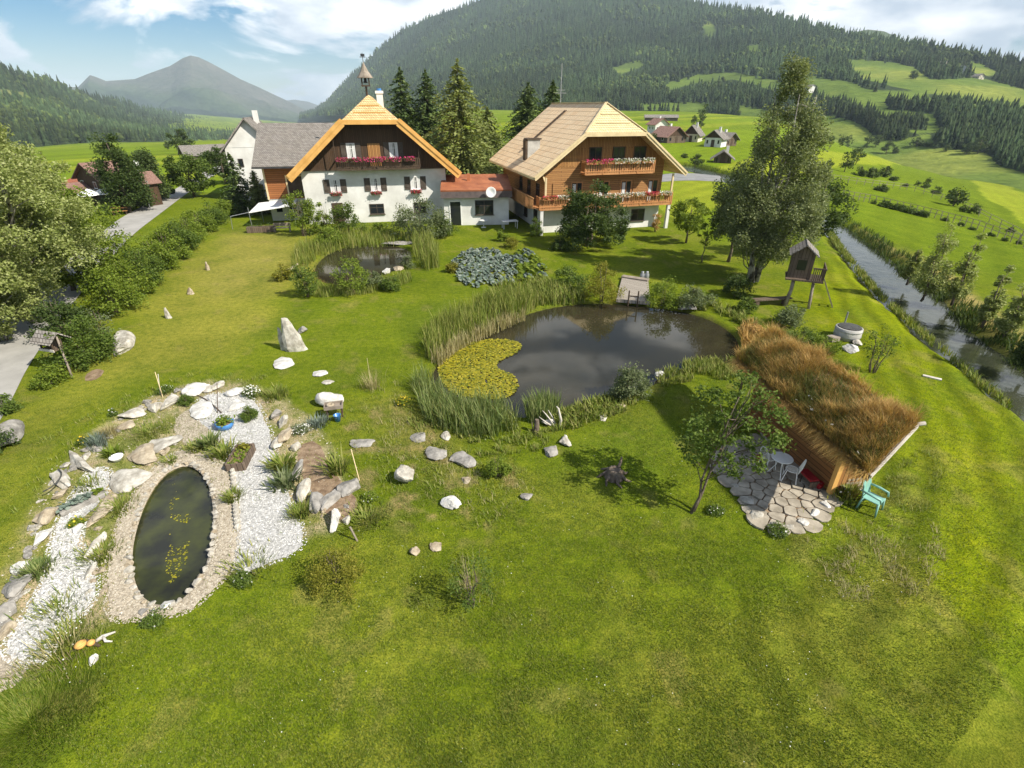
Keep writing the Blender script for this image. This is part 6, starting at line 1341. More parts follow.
for a in (0.4, 2.5, 4.6): MB().tube([(0.1 * math.cos(a), 0.1 * math.sin(a), 0.70), (0.12 * math.cos(a), 0.12 * math.sin(a), 0.4), (0.3 * math.cos(a), 0.3 * math.sin(a), 0)], 0.014, 6).build('leg', 'white_paint', tb)
pc = thing('garden_chair', 'turquoise plastic armchair on the grass at the hut corner', 'chair', P(869, 509), R(38)); pc.scale = (1.05, 1.05, 1.05)
b_ = MB(); b_.box(-0.23, 0.23, -0.23, 0.22, 0.40, 0.43); b_.build('seat', 'turquoise_plastic', pc, bevel=0.012)
bk = MB()
for i in range(9):
    a0, a1 = -1 + i / 4.5, -1 + (i + 1) / 4.5
    bk.prism([(a0 * 0.25, 0.24 - 0.05 * a0 * a0, 0.42), (a1 * 0.25, 0.24 - 0.05 * a1 * a1, 0.42), (a1 * 0.27, 0.36 - 0.09 * a1 * a1, 0.90 - 0.06 * a1 * a1), (a0 * 0.27, 0.36 - 0.09 * a0 * a0, 0.90 - 0.06 * a0 * a0)], (0, 0.03, 0))
bk.build('backrest', 'turquoise_plastic', pc)
for s_ in (-1, 1):
    MB().tube([(s_ * 0.27, 0.30, 0.66), (s_ * 0.29, 0.0, 0.65), (s_ * 0.28, -0.22, 0.62), (s_ * 0.26, -0.26, 0.5)], [0.03, 0.035, 0.035, 0.025], 8).build('armrest', 'turquoise_plastic', pc, True)
    for y_ in (-0.2, 0.2): MB().tube([(s_ * 0.22, y_, 0.42), (s_ * 0.26, y_ * 1.25, 0)], [0.035, 0.025], 8).build('leg', 'turquoise_plastic', pc, True)
rd = thing('cushion_bench', 'bench with a red blanket in the shade of the hut', 'bench', P(806, 484, 0), ax_); rd.scale = (0.75, 0.75, 0.8)
MB().box(-0.45, 0.45, -0.2, 0.2, 0.36, 0.41).build('seat', 'old_boards', rd); MB().box(-0.4, 0.42, -0.22, 0.22, 0.413, 0.50).build('blanket', 'red_cloth', rd, bevel=0.03)
for a in (-0.38, 0.38): MB().box(a - 0.03, a + 0.03, -0.17, 0.17, 0, 0.36).build('leg', 'old_boards', rd)
rb_ = link('cushion', MB().box(-0.16, 0.16, -0.12, 0.12, 0, 0.2).mesh('cushion'), 'red_cloth'); rb_.location = P(818, 487, 0.03); rb_.rotation_euler = (0, 0, 0.6); bv = rb_.modifiers.new('bevel', 'BEVEL'); bv.width = 0.06; bv.segments = 3; tag(rb_, 'small bright red cushion at the edge of the patio', 'cushion')
pt = thing('clay_pot', 'little orange clay pot standing by the patio table', 'pot', P(758, 462, 0.05)); MB().lathe([(0.07, 0), (0.10, 0.2), (0.12, 0.2), (0.12, 0.24), (0.08, 0.24), (0.07, 0.18)], 16).build('pot', 'rust_sheet', pt, True)
wp = thing('firewood_stack', 'stack of split firewood against the sunny hut end', 'firewood', P(850, 487), ax_)
r = random.Random(3); mb = MB()
for i in range(26): y_ = -0.35 + (i % 6) * 0.14 + r.uniform(-0.02, 0.02); z_ = 0.08 + (i // 6) * 0.14; mb.tube([(-0.22, y_, z_), (0.2 + r.uniform(-0.05, 0.05), y_, z_)], r.uniform(0.05, 0.075), 6)
mb.build('logs', 'tan_rock', wp)
tuft('leafy weeds between firewood and turquoise chair', 846, 498, 260, 0.4, 0.5, 'reed', 41, 0.05, 0.8, 'weeds', 'plant', None, ('white_petal', 14, 0.06))

# ------------------------------------------------------------------ treehouse, hot tub, jetty, bird house
x, y, z = P(795, 305); th = thing('treehouse', 'small weathered wooden treehouse on crooked posts below the birch', 'treehouse', (x, y, 0), R(-25))
for a, b, c in ((-0.5, -0.4, 0.09), (0.6, -0.3, 0.08), (-0.4, 0.7, 0.1), (0.7, 0.7, 0.08)): MB().tube([(a * 1.25, b * 1.2, -0.1), (a * 1.05 + 0.05, b, 0.8), (a, b, 1.7)], [c * 1.2, c, c], 8).build('leg', 'grey_timber', th, True)
MB().box(-0.95, 1.1, -0.7, 1.0, 1.7, 1.78).build('floor', 'old_boards', th)
MB().box(-0.85, 0.35, -0.35, 0.9, 1.78, 3.3).build('cabin', 'old_boards', th)
MB().slab([(-1.05, -0.6, 3.2), (-0.25, -0.6, 3.85), (-0.25, 1.15, 3.85), (-1.05, 1.15, 3.2)], 0.06).slab([(0.55, -0.6, 3.2), (-0.25, -0.6, 3.86), (-0.25, 1.15, 3.86), (0.55, 1.15, 3.2)], 0.06).build('roof', 'grey_shingles', th)
MB().prism([(-0.85, -0.353, 3.3), (0.35, -0.353, 3.3), (-0.25, -0.353, 3.72)], (0, 0.08, 0)).build('gable', 'old_boards', th)
MB().box(-0.5, 0.0, -0.38, -0.352, 2.3, 2.9).build('window', 'pane', th)
rl = MB()
for i in range(7): rl.box(0.42 + i * 0.1, 0.47 + i * 0.1, -0.68, -0.64, 1.78, 2.5)
rl.box(0.38, 1.1, -0.69, -0.63, 2.5, 2.58); 
for i in range(14): rl.box(1.04, 1.08, -0.6 + i * 0.115, -0.55 + i * 0.115, 1.78, 2.5)
rl.box(1.03, 1.09, -0.63, 1.0, 2.501, 2.58); rl.build('railing', 'old_boards', th)
la = MB()
for o_ in (0.45, 0.85): la.bar((1.15, o_, 1.8), (2.1, o_, 0), 0.06, 0.06)
for i in range(6): f = (i + 0.5) / 6; la.bar((1.15 + 0.95 * f, 0.45, 1.8 * (1 - f)), (1.15 + 0.95 * f, 0.85, 1.8 * (1 - f)), 0.05, 0.05)
la.build('ladder', 'grey_timber', th)
x, y, z = P(770, 305); o = thing('bench', 'rough plank bench in the shade below the birch', 'bench', (x, y, 0), R(10)); MB().box(-1.3, 1.3, -0.22, 0.22, 0.38, 0.45).build('seat', 'old_boards', o)
for a in (-1.0, 1.0): MB().box(a - 0.12, a + 0.12, -0.18, 0.18, 0, 0.38).build('leg', 'old_boards', o)
x, y, z = P(846, 338); tub = thing('hot_tub', 'round stone tub with dark cover and stove pipe behind the sod hut', 'hot tub', (x, y, 0), R(20)); tub.scale = (0.72, 0.72, 0.72)
MB().lathe([(0.86, 0), (0.90, 0.3), (0.90, 0.86), (0.80, 0.9), (0.78, 0.6)], 28).build('tub', 'concrete', tub, True); MB().lathe([(0.76, 0.91), (0.76, 0.95), (0.4, 1.0), (0.02, 1.03)], 24).build('cover', 'tarp', tub)
MB().lathe([(0.925, 0.25), (0.93, 0.28), (0.925, 0.31), (0.9, 0.28)], 28).lathe([(0.925, 0.66), (0.93, 0.69), (0.925, 0.72), (0.9, 0.69)], 28).build('hoop', 'steel', tub)
MB().tube([(0.35, 0.72, 0.9), (0.38, 0.75, 1.75)], 0.06, 10).build('stove_pipe', 'steel', tub)
MB().box(-1.75, -1.0, -0.3, 0.3, 0, 0.35).build('step', 'grey_timber', tub, bevel=0.02)
rock('white stones lying in front of the hot tub', 851, 349, 11, 8, 'white_rock', 0.3); rock('pale stone right of the white one by the hot tub', 858, 343, 8, 7, 'pale_rock', 0.25)
J0, J1, J2, J3 = P(616, 302), P(650, 305), P(648, 283), P(622, 279)
jc = (np.array(J0) + np.array(J1) + np.array(J2) + np.array(J3)) / 4; jt = thing('jetty', 'small grey wooden jetty at the far shore of the big pond', 'jetty', (*jc[:2], 0), 0)
jl = [tuple(np.array(q) - jc + np.array([0, 0, 0.16])) for q in (J0, J1, J2, J3)]
MB().slab(jl, 0.08).build('deck', 'deck_boards', jt)
MB().bar(off(jl[0], -0.05), off(jl[1], -0.05), 0.08, 0.2).build('edge_board', 'deck_boards', jt)
for f in (0.35, 0.62):
    p = np.array(jl[0]) * (1 - f) + np.array(jl[1]) * f; MB().tube([(p[0], p[1] - 0.08, -0.7), (p[0], p[1] - 0.08, 0.85)], 0.045, 8).build('post', 'dark_timber', jt)
p0 = np.array(jl[0]) * 0.65 + np.array(jl[1]) * 0.35; p1 = np.array(jl[0]) * 0.38 + np.array(jl[1]) * 0.62
MB().bar((p0[0], p0[1] - 0.08, 0.5), (p1[0], p1[1] - 0.08, 0.5), 0.05, 0.06).build('rung', 'dark_timber', jt)
MB().bar(off(jl[3], 0.05), off(jl[2], 0.05), 0.5, 0.10).build('step', 'grey_timber', jt)
x, y, z = P(644, 280); o = thing('milk_churn', 'pair of grey pots standing at the back corner of the jetty', 'pot', (x, y, 0), 0)
for a in (-0.16, 0.16): MB().lathe([(0.13, 0), (0.17, 0.1), (0.17, 0.42), (0.09, 0.55), (0.11, 0.62), (0.02, 0.63)], 16, (a, 0, 0)).build('pot', 'steel', o, True)
o.name = 'metal_pot'
x, y, z = P(72, 377); bh = thing('bird_house', 'weathered bird house with shingle roof on a leaning post by the hedge', 'bird house', (x, y, 0), R(-15))
top = Vector((*P(58, 340, 1.55)[:2], 1.55)) - Vector((x, y, 0)); top.rotate(Matrix.Rotation(R(15), 3, 'Z'))
MB().tube([(0, 0, -0.1), tuple(top * 0.5), (top.x, top.y, 1.75)], [0.05, 0.045, 0.04], 8).build('post', 'grey_timber', bh, True)
bx0, by0 = top.x - 0.42, top.y - 0.05
MB().box(bx0 - 0.42, bx0 + 0.42, by0 - 0.3, by0 + 0.3, 1.10, 1.16).box(bx0 - 0.32, bx0 + 0.32, by0 + 0.1, by0 + 0.22, 1.16, 1.6).build('body', 'old_boards', bh)
MB().box(bx0 - 0.44, bx0 + 0.44, by0 - 0.34, by0 - 0.301, 1.08, 1.2).build('ledge', 'bleached_wood', bh)
for a in (-0.36, 0.36): MB().box(bx0 + a - 0.03, bx0 + a + 0.03, by0 - 0.28, by0 - 0.22, 1.161, 1.66).build('upright', 'dark_timber', bh)
MB().slab([(bx0 - 0.62, by0 - 0.5, 1.52), (bx0 + 0.58, by0 - 0.5, 1.52), (bx0 + 0.58, by0 + 0.02, 1.95), (bx0 - 0.62, by0 + 0.02, 1.95)], 0.05).slab([(bx0 - 0.62, by0 + 0.54, 1.52), (bx0 + 0.58, by0 + 0.54, 1.52), (bx0 + 0.58, by0 + 0.02, 1.955), (bx0 - 0.62, by0 + 0.02, 1.955)], 0.05).build('roof', 'grey_shingles', bh)

# ------------------------------------------------------------------ standing stones and boulders on the lawn
def standing(label, px, py, w, d, h, seed, mat='pale_rock', rz=0.0, lean=(0, 0)):
    bm = bmesh.new(); rng = np.random.default_rng(seed); n = 9; rings = 7; prev = None
    for i in range(rings):
        t = i / (rings - 1); s = (1 - 0.75 * t ** 1.6); ring = []
        for k in range(n):
            a = 2 * math.pi * k / n; q = 1 + 0.22 * rng.normal() * 0.5
            ring.append(bm.verts.new((math.cos(a) * w / 2 * s * q + lean[0] * t, math.sin(a) * d / 2 * s * q + lean[1] * t, -0.1 + (h + 0.1) * t + rng.normal() * 0.02)))
        if prev:
            for k in range(n): bm.faces.new((prev[k], prev[(k + 1) % n], ring[(k + 1) % n], ring[k]))
        prev = ring
    bm.faces.new(prev); me = bpy.data.meshes.new('standing_stone'); bm.to_mesh(me); bm.free(); o = link('standing_stone', me, mat); x, y, z = P(px, py); o.location = (x, y, 0); o.rotation_euler = (0, 0, rz); return tag(o, label, 'stone')
standing('tall pointed standing stone on the lawn above the rock garden', 297, 350, 1.15, 0.5, 1.75, 1, 'pale_rock', 0.15, (-0.30, 0)); standing('narrow shorter stone leaning against the tall standing stone', 285, 349, 0.42, 0.4, 1.15, 2, 'pale_rock', 0, (-0.12, 0.05))
rock('dark stump-like stone just behind the tall standing stone', 303, 330, 9, 7, 'grey_rock', 0.3)
rock('flat white pointed slab lying before the standing stones', 284, 362, 22, 10, 'white_rock', 0.10, -0.1); rock('small white slab between standing stones and white boulder', 320, 373, 13, 6, 'white_rock', 0.12, 0.3); rock('small grey slab just above the white boulder', 326, 382, 12, 4, 'pale_rock', 0.05, 0.2)
standing('pointed stone on the left lawn, nearest the camera of three', 169, 318, 0.38, 0.3, 0.62, 3, 'pale_rock', 0, (-0.06, 0)); standing('squat stone on the left lawn, middle of the three', 191, 294, 0.5, 0.4, 0.42, 4, 'tan_rock'); standing('thin stone on the left lawn, farthest of the three', 208, 270, 0.35, 0.3, 0.62, 5, 'tan_rock')
rock('large grey-white boulder at the end of the roadside hedge', 119, 344, 20, 24, 'pale_rock', 0.55, 0.5, 4)
rock('grey boulder cut by the left frame edge', 4, 437, 20, 24, 'grey_rock', 0.6, 0.4, 7)
wb = thing('boulder', 'big rounded white boulder with grey shadow side on the lawn', 'rock', P(330, 404), 0); wb_ = link('stone', rock_mesh('stone', 3, 0.92, 0.62, 0.62, 4), 'white_rock', wb, True)
bk_ = thing('stone_trough', 'small weathered trough with a round stone in it beside the white boulder', 'trough', P(334, 416), R(15))
MB().box(-0.30, 0.42, -0.22, 0.22, 0.42, 0.46).box(-0.30, 0.42, -0.22, -0.18, 0.46, 0.56).box(-0.30, 0.42, 0.18, 0.22, 0.46, 0.56).box(-0.30, -0.26, -0.18, 0.18, 0.46, 0.56).box(0.38, 0.42, -0.18, 0.18, 0.46, 0.56).build('tray', 'grey_timber', bk_)
MB().lathe([(0.13, 0.46), (0.16, 0.52), (0.13, 0.58), (0.07, 0.57), (0.06, 0.5)], 16, (-0.06, 0, 0)).build('millstone', 'tan_rock', bk_, True)
for a in (-0.22, 0.34):
    for b in (-0.15, 0.15): MB().tube([(a, b, 0), (a, b, 0.42)], 0.03, 6).build('leg', 'dark_timber', bk_)
bu = thing('bucket', 'dark blue bucket under the weathered trough', 'bucket', P(338, 421), 0); MB().lathe([(0.10, 0), (0.14, 0.28), (0.15, 0.29), (0.13, 0.28), (0.09, 0.03)], 18).build('bucket', 'blue_glaze', bu, True); MB().tube([(-0.14, 0, 0.27), (0, -0.14, 0.2), (0.14, 0, 0.27)], 0.008, 5).build('handle', 'steel', bu)
rock('large pale angular boulder on the grass between rock garden and pond', 404, 476, 22, 20, 'pale_rock', 0.5, 0.2, 5, cuts=6)
rock('white egg-shaped stone on the lawn below the pale angular boulder', 450, 502, 13, 15, 'white_rock', 0.3, 1.1, 6)
rock('flat grey stone sunk in the grass above the pale boulder', 435, 452, 19, 15, 'grey_rock', 0.14, 0.3, 8); rock('flat dark slab in the grass right of the earth bed', 361, 443, 21, 9, 'grey_rock', 0.08, 0, 9); rock('wide flat stone beside the currant bush', 464, 461, 22, 17, 'grey_rock', 0.16, 0.2, 10); rock('grey stone at the foot of the bulrushes', 418, 437, 16, 10, 'grey_rock', 0.15, 0.6, 11)
rock('low stone in the lawn right of the currant bush', 527, 496, 13, 9, 'grey_rock', 0.12, 0.2, 12); rock('reddish stone in the lawn right of the shadowed grass', 414, 551, 9, 10, 'tan_rock', 0.18, 0, 13); rock('reddish stone right of the other reddish one', 437, 546, 12, 9, 'tan_rock', 0.10, 0, 14); rock('small tan stone below the wide flat one', 466, 480, 9, 8, 'tan_rock', 0.10, 0, 15)
rock('round grey stone on the near pond shore lawn', 550, 450, 15, 11, 'grey_rock', 0.2, 0.2, 16); rock('tan stone behind the round grey shore stone', 566, 441, 13, 10, 'pale_rock', 0.2, 0.2, 17); rock('flat grey stone on the shore lawn below the willow bush', 603, 417, 10, 7, 'pale_rock', 0.12, 0, 18); rock('low pale stone at the edge of the shore plants', 618, 406, 13, 6, 'tan_rock', 0.12, 0, 19); rock('white stone in the grass right of the pond willow', 659, 374, 8, 7, 'white_rock', 0.25, 0, 20); rock('grey boulder on the shore right of the jetty', 687, 307, 16, 9, 'grey_rock', 0.4, 0, 21); rock('small yellowish stone at the pond end below the bulrushes', 446, 436, 8, 8, 'pale_rock', 0.15, 0, 22)
# driftwood
x, y, z = P(553, 428); dw = thing('driftwood', 'bleached driftwood branches standing on the near pond shore', 'driftwood', (x, y, 0), 0)
MB().tube([(0.22, 0, 0), (0.30, 0.02, 0.35), (0.24, 0, 0.6), (0.18, 0.05, 0.85), (0.10, 0.05, 0.95)], [0.05, 0.05, 0.045, 0.035, 0.02], 8).tube([(0.05, 0.1, 0), (-0.1, 0.1, 0.3), (-0.3, 0.15, 0.55), (-0.42, 0.15, 0.7)], [0.035, 0.03, 0.025, 0.012], 7).tube([(-0.1, 0.05, 0.1), (-0.3, 0.05, 0.25), (-0.55, 0.1, 0.45)], [0.04, 0.03, 0.012], 7).tube([(0.1, 0.1, 0.1), (-0.02, 0.12, 0.4), (-0.2, 0.15, 0.72)], [0.03, 0.025, 0.01], 7).build('branches', 'bleached_wood', dw, True)
rock('white stone at the foot of the driftwood', 549, 422, 13, 7, 'white_rock', 0.25, 0, 23)
x, y, z = P(536, 432); st = thing('tree_stump', 'dark broken tree stump left of the driftwood', 'stump', (x, y, 0), 0); MB().tube([(0, 0, -0.05), (0.02, 0, 0.3), (0.03, 0.02, 0.55)], [0.13, 0.1, 0.08], 9).tube([(-0.12, 0, 0), (-0.16, 0, 0.45)], [0.03, 0.015], 6).build('trunk', 'bark', st)
x, y, z = P(614, 477); st = thing('tree_stump', 'low gnarled brown stump in the tree shadow on the lawn', 'stump', (x, y, 0), 0.3)
MB().lathe([(0.36, -0.05), (0.30, 0.10), (0.24, 0.26), (0.20, 0.34), (0.10, 0.33)], 11).build('trunk', 'bark', st)
mb = MB()
for k in range(7): a = k * 0.9; mb.tube([(0.22 * math.cos(a), 0.22 * math.sin(a), 0.2), (0.42 * math.cos(a), 0.42 * math.sin(a), 0.06), (0.6 * math.cos(a + 0.2), 0.6 * math.sin(a + 0.2), -0.03)], [0.07, 0.05, 0.03], 6)
mb.tube([(0.15, 0.05, 0.3), (0.26, 0.12, 0.5), (0.3, 0.16, 0.66)], [0.07, 0.05, 0.03], 7); mb.build('roots', 'bark', st, True)
o = thing('plank', 'pale board lying on the mown strip near the stream', 'plank', P(932, 378), R(-38)); MB().box(-0.35, 0.35, -0.09, 0.09, 0.0, 0.05).build('board', 'bleached_wood', o)

# ------------------------------------------------------------------ rock garden round the oval pond
RK = [(80, 462, 12, 26, 'pale_rock', 0.30, 0.9, 'long pale slab on edge, upper of the chain left of the oval pond'), (58, 478, 12, 24, 'pale_rock', 0.28, 0.9, 'long pale slab on edge, lower of the chain left of the oval pond'), (48, 514, 17, 16, 'tan_rock', 0.28, 0, 'rounded tan rock at the left bend of the rock garden'), (42, 536, 10, 15, 'white_rock', 0.25, 0.2, 'narrow white rock below the rounded tan rock'), (22, 566, 13, 11, 'white_rock', 0.28, 0, 'white rock at the left edge of the lower gravel path'), (16, 585, 24, 17, 'grey_rock', 0.24, 0.3, 'grey weathered rock below the white one by the lower gravel path'), (7, 612, 17, 20, 'grey_rock', 0.3, 0, 'grey rock at the left frame edge by the lower gravel path'), (3, 633, 12, 14, 'tan_rock', 0.25, 0, 'yellowish rock at the left frame edge'),
      (132, 413, 22, 9, 'pale_rock', 0.25, 0.5, 'upper pale ledge stone on the left rim of the rock garden'), (128, 424, 18, 9, 'tan_rock', 0.2, 0.5, 'tan stone just below the upper ledge stone'), (170, 402, 15, 12, 'pale_rock', 0.3, 0, 'pale block between garden stake and green cushion plant'), (155, 406, 11, 10, 'pale_rock', 0.28, 0.4, 'small pale block at the foot of the garden stake'), (195, 389, 17, 11, 'white_rock', 0.28, -0.2, 'white block behind the green cushion plant'), (209, 388, 12, 7, 'pale_rock', 0.22, 0, 'pale stone on the top rim of the rock garden'),
      (140, 456, 30, 20, 'tan_rock', 0.22, 0.6, 'large flat tan slab above the oval pond'), (126, 481, 32, 24, 'pale_rock', 0.2, 0.5, 'largest flat slab on the left of the oval pond'), (165, 443, 26, 14, 'pale_rock', 0.18, 0.3, 'pale slab at the top of the oval pond'), (203, 410, 24, 15, 'white_rock', 0.16, 0.1, 'white flat slab at the head of the gravel path'), (234, 391, 14, 8, 'white_rock', 0.25, 0, 'white stone left of the white flower clump'), (237, 404, 15, 13, 'white_rock', 0.15, 0.3, 'white slab beside the blue flower pot'), (218, 386, 12, 8, 'pale_rock', 0.2, 0, 'stone on the rim behind the flower pot'),
      (100, 512, 19, 24, 'tan_rock', 0.18, 0.2, 'tan slab between cabbage trough and oval pond'), (95, 545, 9, 18, 'pale_rock', 0.18, 0.1, 'narrow pale stone along the lower gravel path'), (90, 572, 9, 14, 'pale_rock', 0.16, 0.2, 'small pale stone at the right edge of the lower gravel path'), (60, 494, 12, 9, 'tan_rock', 0.2, 0.3, 'small tan stone beside the pale slabs on edge'), (77, 528, 9, 7, 'white_rock', 0.15, 0, 'white stone at the lower end of the cabbage trough'),
      (275, 414, 9, 10, 'grey_rock', 0.35, 0, 'grey upright stone right of the juniper cushion'), (284, 421, 7, 11, 'pale_rock', 0.35, 0, 'thin pale stone on the edge of the pink flowers'), (285, 436, 10, 15, 'tan_rock', 0.35, 0.2, 'tan stone left of the pink flowers'), (296, 447, 8, 8, 'pale_rock', 0.25, 0, 'small pale stone at the top of the earth bed'), (278, 443, 10, 11, 'pale_rock', 0.25, 0, 'pale stone above the silvery mullein plant'), (298, 469, 8, 20, 'grey_rock', 0.3, 0.1, 'narrow grey stone along the earth bed, upper'), (304, 488, 11, 22, 'pale_rock', 0.32, 0.2, 'long pale stone along the earth bed'), (317, 500, 12, 22, 'grey_rock', 0.3, 0.3, 'long grey stone along the lower earth bed'), (330, 498, 17, 22, 'grey_rock', 0.3, -0.3, 'big grey rock inside the earth bed'), (351, 485, 23, 17, 'grey_rock', 0.35, -0.4, 'dark grey rock at the right corner of the earth bed'),
      (335, 519, 11, 19, 'white_rock', 0.4, 0.1, 'pale pointed rock at the bottom of the earth bed'), (346, 520, 7, 8, 'pale_rock', 0.2, 0, 'small pale stone beside the pointed rock'), (166, 604, 11, 8, 'white_rock', 0.15, 0, 'whitest stone at the bottom rim of the oval pond'), (154, 617, 7, 6, 'white_rock', 0.1, 0, 'small white stone below the oval pond'), (143, 612, 9, 7, 'grey_rock', 0.12, 0, 'grey stone at the lower left of the oval pond rim'), (239, 452, 7, 9, 'pale_rock', 0.15, 0, 'pale stone left of the wooden plant box'), (212, 452, 10, 8, 'tan_rock', 0.15, 0, 'tan stone right above the oval pond')]
for i, (a, b, w, h, m_, ht, rz, lb) in enumerate(RK): rock(lb, a, b, w, h, m_, ht, rz, 100 + i)
def rubble(lb, grp, pts, n, s0, s1, spread, seed, mats):
    r = random.Random(seed); q = PP(pts); protos = [rock_mesh('weathered_stone', 500 + seed * 10 + i, 1.0, 0.75, 0.5, 6, 2, 0.24) for i in range(6)]; k = 0
    for i in range(n):
        f = (i + r.random()) / n * (len(q) - 1); j = min(int(f), len(q) - 2); a = q[j]; b = q[j + 1]; x = a[0] + (b[0] - a[0]) * (f - j) + r.gauss(0, spread); y = a[1] + (b[1] - a[1]) * (f - j) + r.gauss(0, spread)
        if float(sdist(np.array([x]), np.array([y]), OVAL)[0]) < 0.4: continue
        me = protos[k % 6]; k += 1
        if not me.materials: me.materials.append(M[r.choice(mats)])
        o = link('weathered_stone', me, None); s = r.uniform(s0, s1); o.location = (x, y, -0.03); o.scale = (s * r.uniform(0.8, 1.3), s, s * r.uniform(0.6, 1.0)); o.rotation_euler = (r.uniform(-0.2, 0.2), r.uniform(-0.2, 0.2), r.uniform(0, 6.3)); tag(o, lb, 'rock', grp)
rubble('weathered stone in the loose rubble along the outer left edge of the rock garden', 'rubble along the left edge', [(200, 384), (165, 400), (130, 414), (98, 444), (78, 464), (56, 482), (44, 522), (22, 568), (6, 615), (2, 650)], 60, 0.16, 0.42, 0.16, 1, ['pale_rock', 'tan_rock', 'pale_rock', 'grey_rock'])
rubble('weathered stone in the rubble between lower gravel path and oval pond', 'rubble beside the oval pond', [(180, 440), (150, 462), (120, 498), (102, 530), (94, 570), (92, 600)], 26, 0.14, 0.34, 0.14, 2, ['pale_rock', 'tan_rock'])
rubble('weathered stone in the rubble around the earth bed', 'rubble round the earth bed', [(266, 402), (282, 425), (296, 455), (303, 485), (318, 508), (338, 522), (352, 508)], 30, 0.12, 0.32, 0.12, 3, ['grey_rock', 'pale_rock', 'tan_rock'])
# rim of the oval pond: single stones all round
pr0 = grow(OVAL, 0.06); L_ = [0]; 
for i in range(1, len(pr0) + 1): L_.append(L_[-1] + math.hypot(pr0[i % len(pr0)][0] - pr0[i - 1][0], pr0[i % len(pr0)][1] - pr0[i - 1][1]))
n = int(L_[-1] / 0.24); r = random.Random(6); protos = [rock_mesh('rim_stone', 300 + i, 0.25, 0.20, 0.13, 4, 2) for i in range(7)]
for i in range(n):
    s = (i + r.uniform(-0.2, 0.2)) % n / n * L_[-1]; j = max(k for k in range(len(L_)) if L_[k] <= s) % len(pr0); f = (s - L_[j]) / max(1e-6, L_[j + 1] - L_[j]); a = pr0[j]; b = pr0[(j + 1) % len(pr0)]
    me = protos[i % 7]
    o = link('rim_stone', me, r.choice(['pale_rock', 'tan_rock', 'pale_rock']) if not me.materials else None)
    o.location = (a[0] + (b[0] - a[0]) * f + r.uniform(-0.03, 0.03), a[1] + (b[1] - a[1]) * f + r.uniform(-0.03, 0.03), -0.01); q = r.uniform(0.45, 1.0); o.scale = (q, q * r.uniform(0.8, 1.1), q); o.rotation_euler = (0, 0, r.uniform(0, 6))
    tag(o, 'pale fist-sized stone in the ring edging the oval pond', 'stone', 'stones edging the oval pond')
# loose pebbles and gravel
def algae():
    r = np.random.default_rng(44); p = scatter(smooth(PP([(175, 480), (190, 500), (190, 540), (184, 575), (168, 590), (165, 560), (172, 520), (168, 495)], -0.14), 1), 420, r); q = fbm(p[:, 0] / 0.35, p[:, 1] / 0.35, 3, 3); p = p[q > 0.02]
    tag(link('pond_weed', np_mesh('pond_weed', *leaves(np.c_[p, np.full(len(p), -0.132)], 0.06, r, 0.7, 6.0)), 'lily'), 'yellowish water weed floating in the oval pond', 'pond weed', None, 'stuff')
algae()
def pebbles(name, label, polys, n, smin, smax, mat, seed, z=0.02):
    r = np.random.default_rng(seed); p = np.concatenate([scatter(q, int(n / len(polys)), r) for q in polys]); p = p[sdist(p[:, 0], p[:, 1], OVAL) > 0.08]; n = len(p); s = r.uniform(smin, smax, (n, 1)); a = r.uniform(0, 6.28, (n, 1))
    oc = np.array([(1, 0, 0), (0.3, 0.8, 0), (-0.8, 0.5, 0), (-0.7, -0.6, 0), (0.4, -0.9, 0), (0.05, 0, 0.75)]) * np.array([1, 0.75, 1])
    X = p[:, :1] + (oc[None, :, 0] * np.cos(a) - oc[None, :, 1] * np.sin(a)) * s; Y_ = p[:, 1:] + (oc[None, :, 0] * np.sin(a) + oc[None, :, 1] * np.cos(a)) * s; Z = z + oc[None, :, 2] * s + 0 * X
    F = np.array([(0, 1, 5), (1, 2, 5), (2, 3, 5), (3, 4, 5), (4, 0, 5)]); FF = (F[None] + (np.arange(n) * 6)[:, None, None]).reshape(-1, 3)
    tag(link(name, np_mesh(name, np.stack([X, Y_, Z], 2).reshape(-1, 3), FF), mat), label, 'gravel', None, 'stuff')
pebbles('gravel', 'tan and white pebbles round the oval pond', [grow(RING, 0.12)], 14000, 0.010, 0.032, 'pebble', 1, 0.03)
pebbles('gravel', 'white crushed stone on the garden paths', [grow(GR_R, 0.14), grow(GR_L, 0.14)], 10000, 0.012, 0.035, 'chip', 2, 0.018)
pebbles('gravel', 'scattered pebbles between the rocks', [GARDEN], 1500, 0.015, 0.045, 'pebble', 3, 0.005)
# plants of the rock garden
shrub('dense green cushion plant on the top rim of the rock garden', 187, 404, 0.72, 0.42, 'lf_green', 801, 22, 130, 0.15, 0.045, name='cushion_plant', cat='plant')
shrub('round juniper cushion beside the white flower clump', 250, 420, 0.78, 0.62, 'lf_green', 802, 26, 150, 0.16, 0.045, name='juniper_cushion', cat='plant')
def flowering(label, px, py, w, h, leaf, petal, seed, nf=90, fs=0.06):
    t = shrub(label, px, py, w, h, leaf, seed, 16, 80, 0.2 * w + 0.03, 0.05, name='flowering_plant', cat='plant'); r = np.random.default_rng(seed); e = env_pts(r, nf, w, 0.35 * h, h * 1.05, 'dome'); link('blossoms', np_mesh('blossoms', *leaves(e, fs, r, 0.9, 0.6)), petal, t); return t
flowering('clump of white daisies at the top right of the rock garden', 252, 396, 0.75, 0.5, 'lf_green', 'white_petal', 803, 130, 0.07); flowering('pale pink flower cushion beside the silvery plants', 302, 432, 0.8, 0.3, 'lf_grey', 'white_petal', 804, 170, 0.045); flowering('yellow flowers at the left pond corner', 403, 404, 0.7, 0.35, 'lf_bright', 'yellow_petal', 805, 110, 0.05)
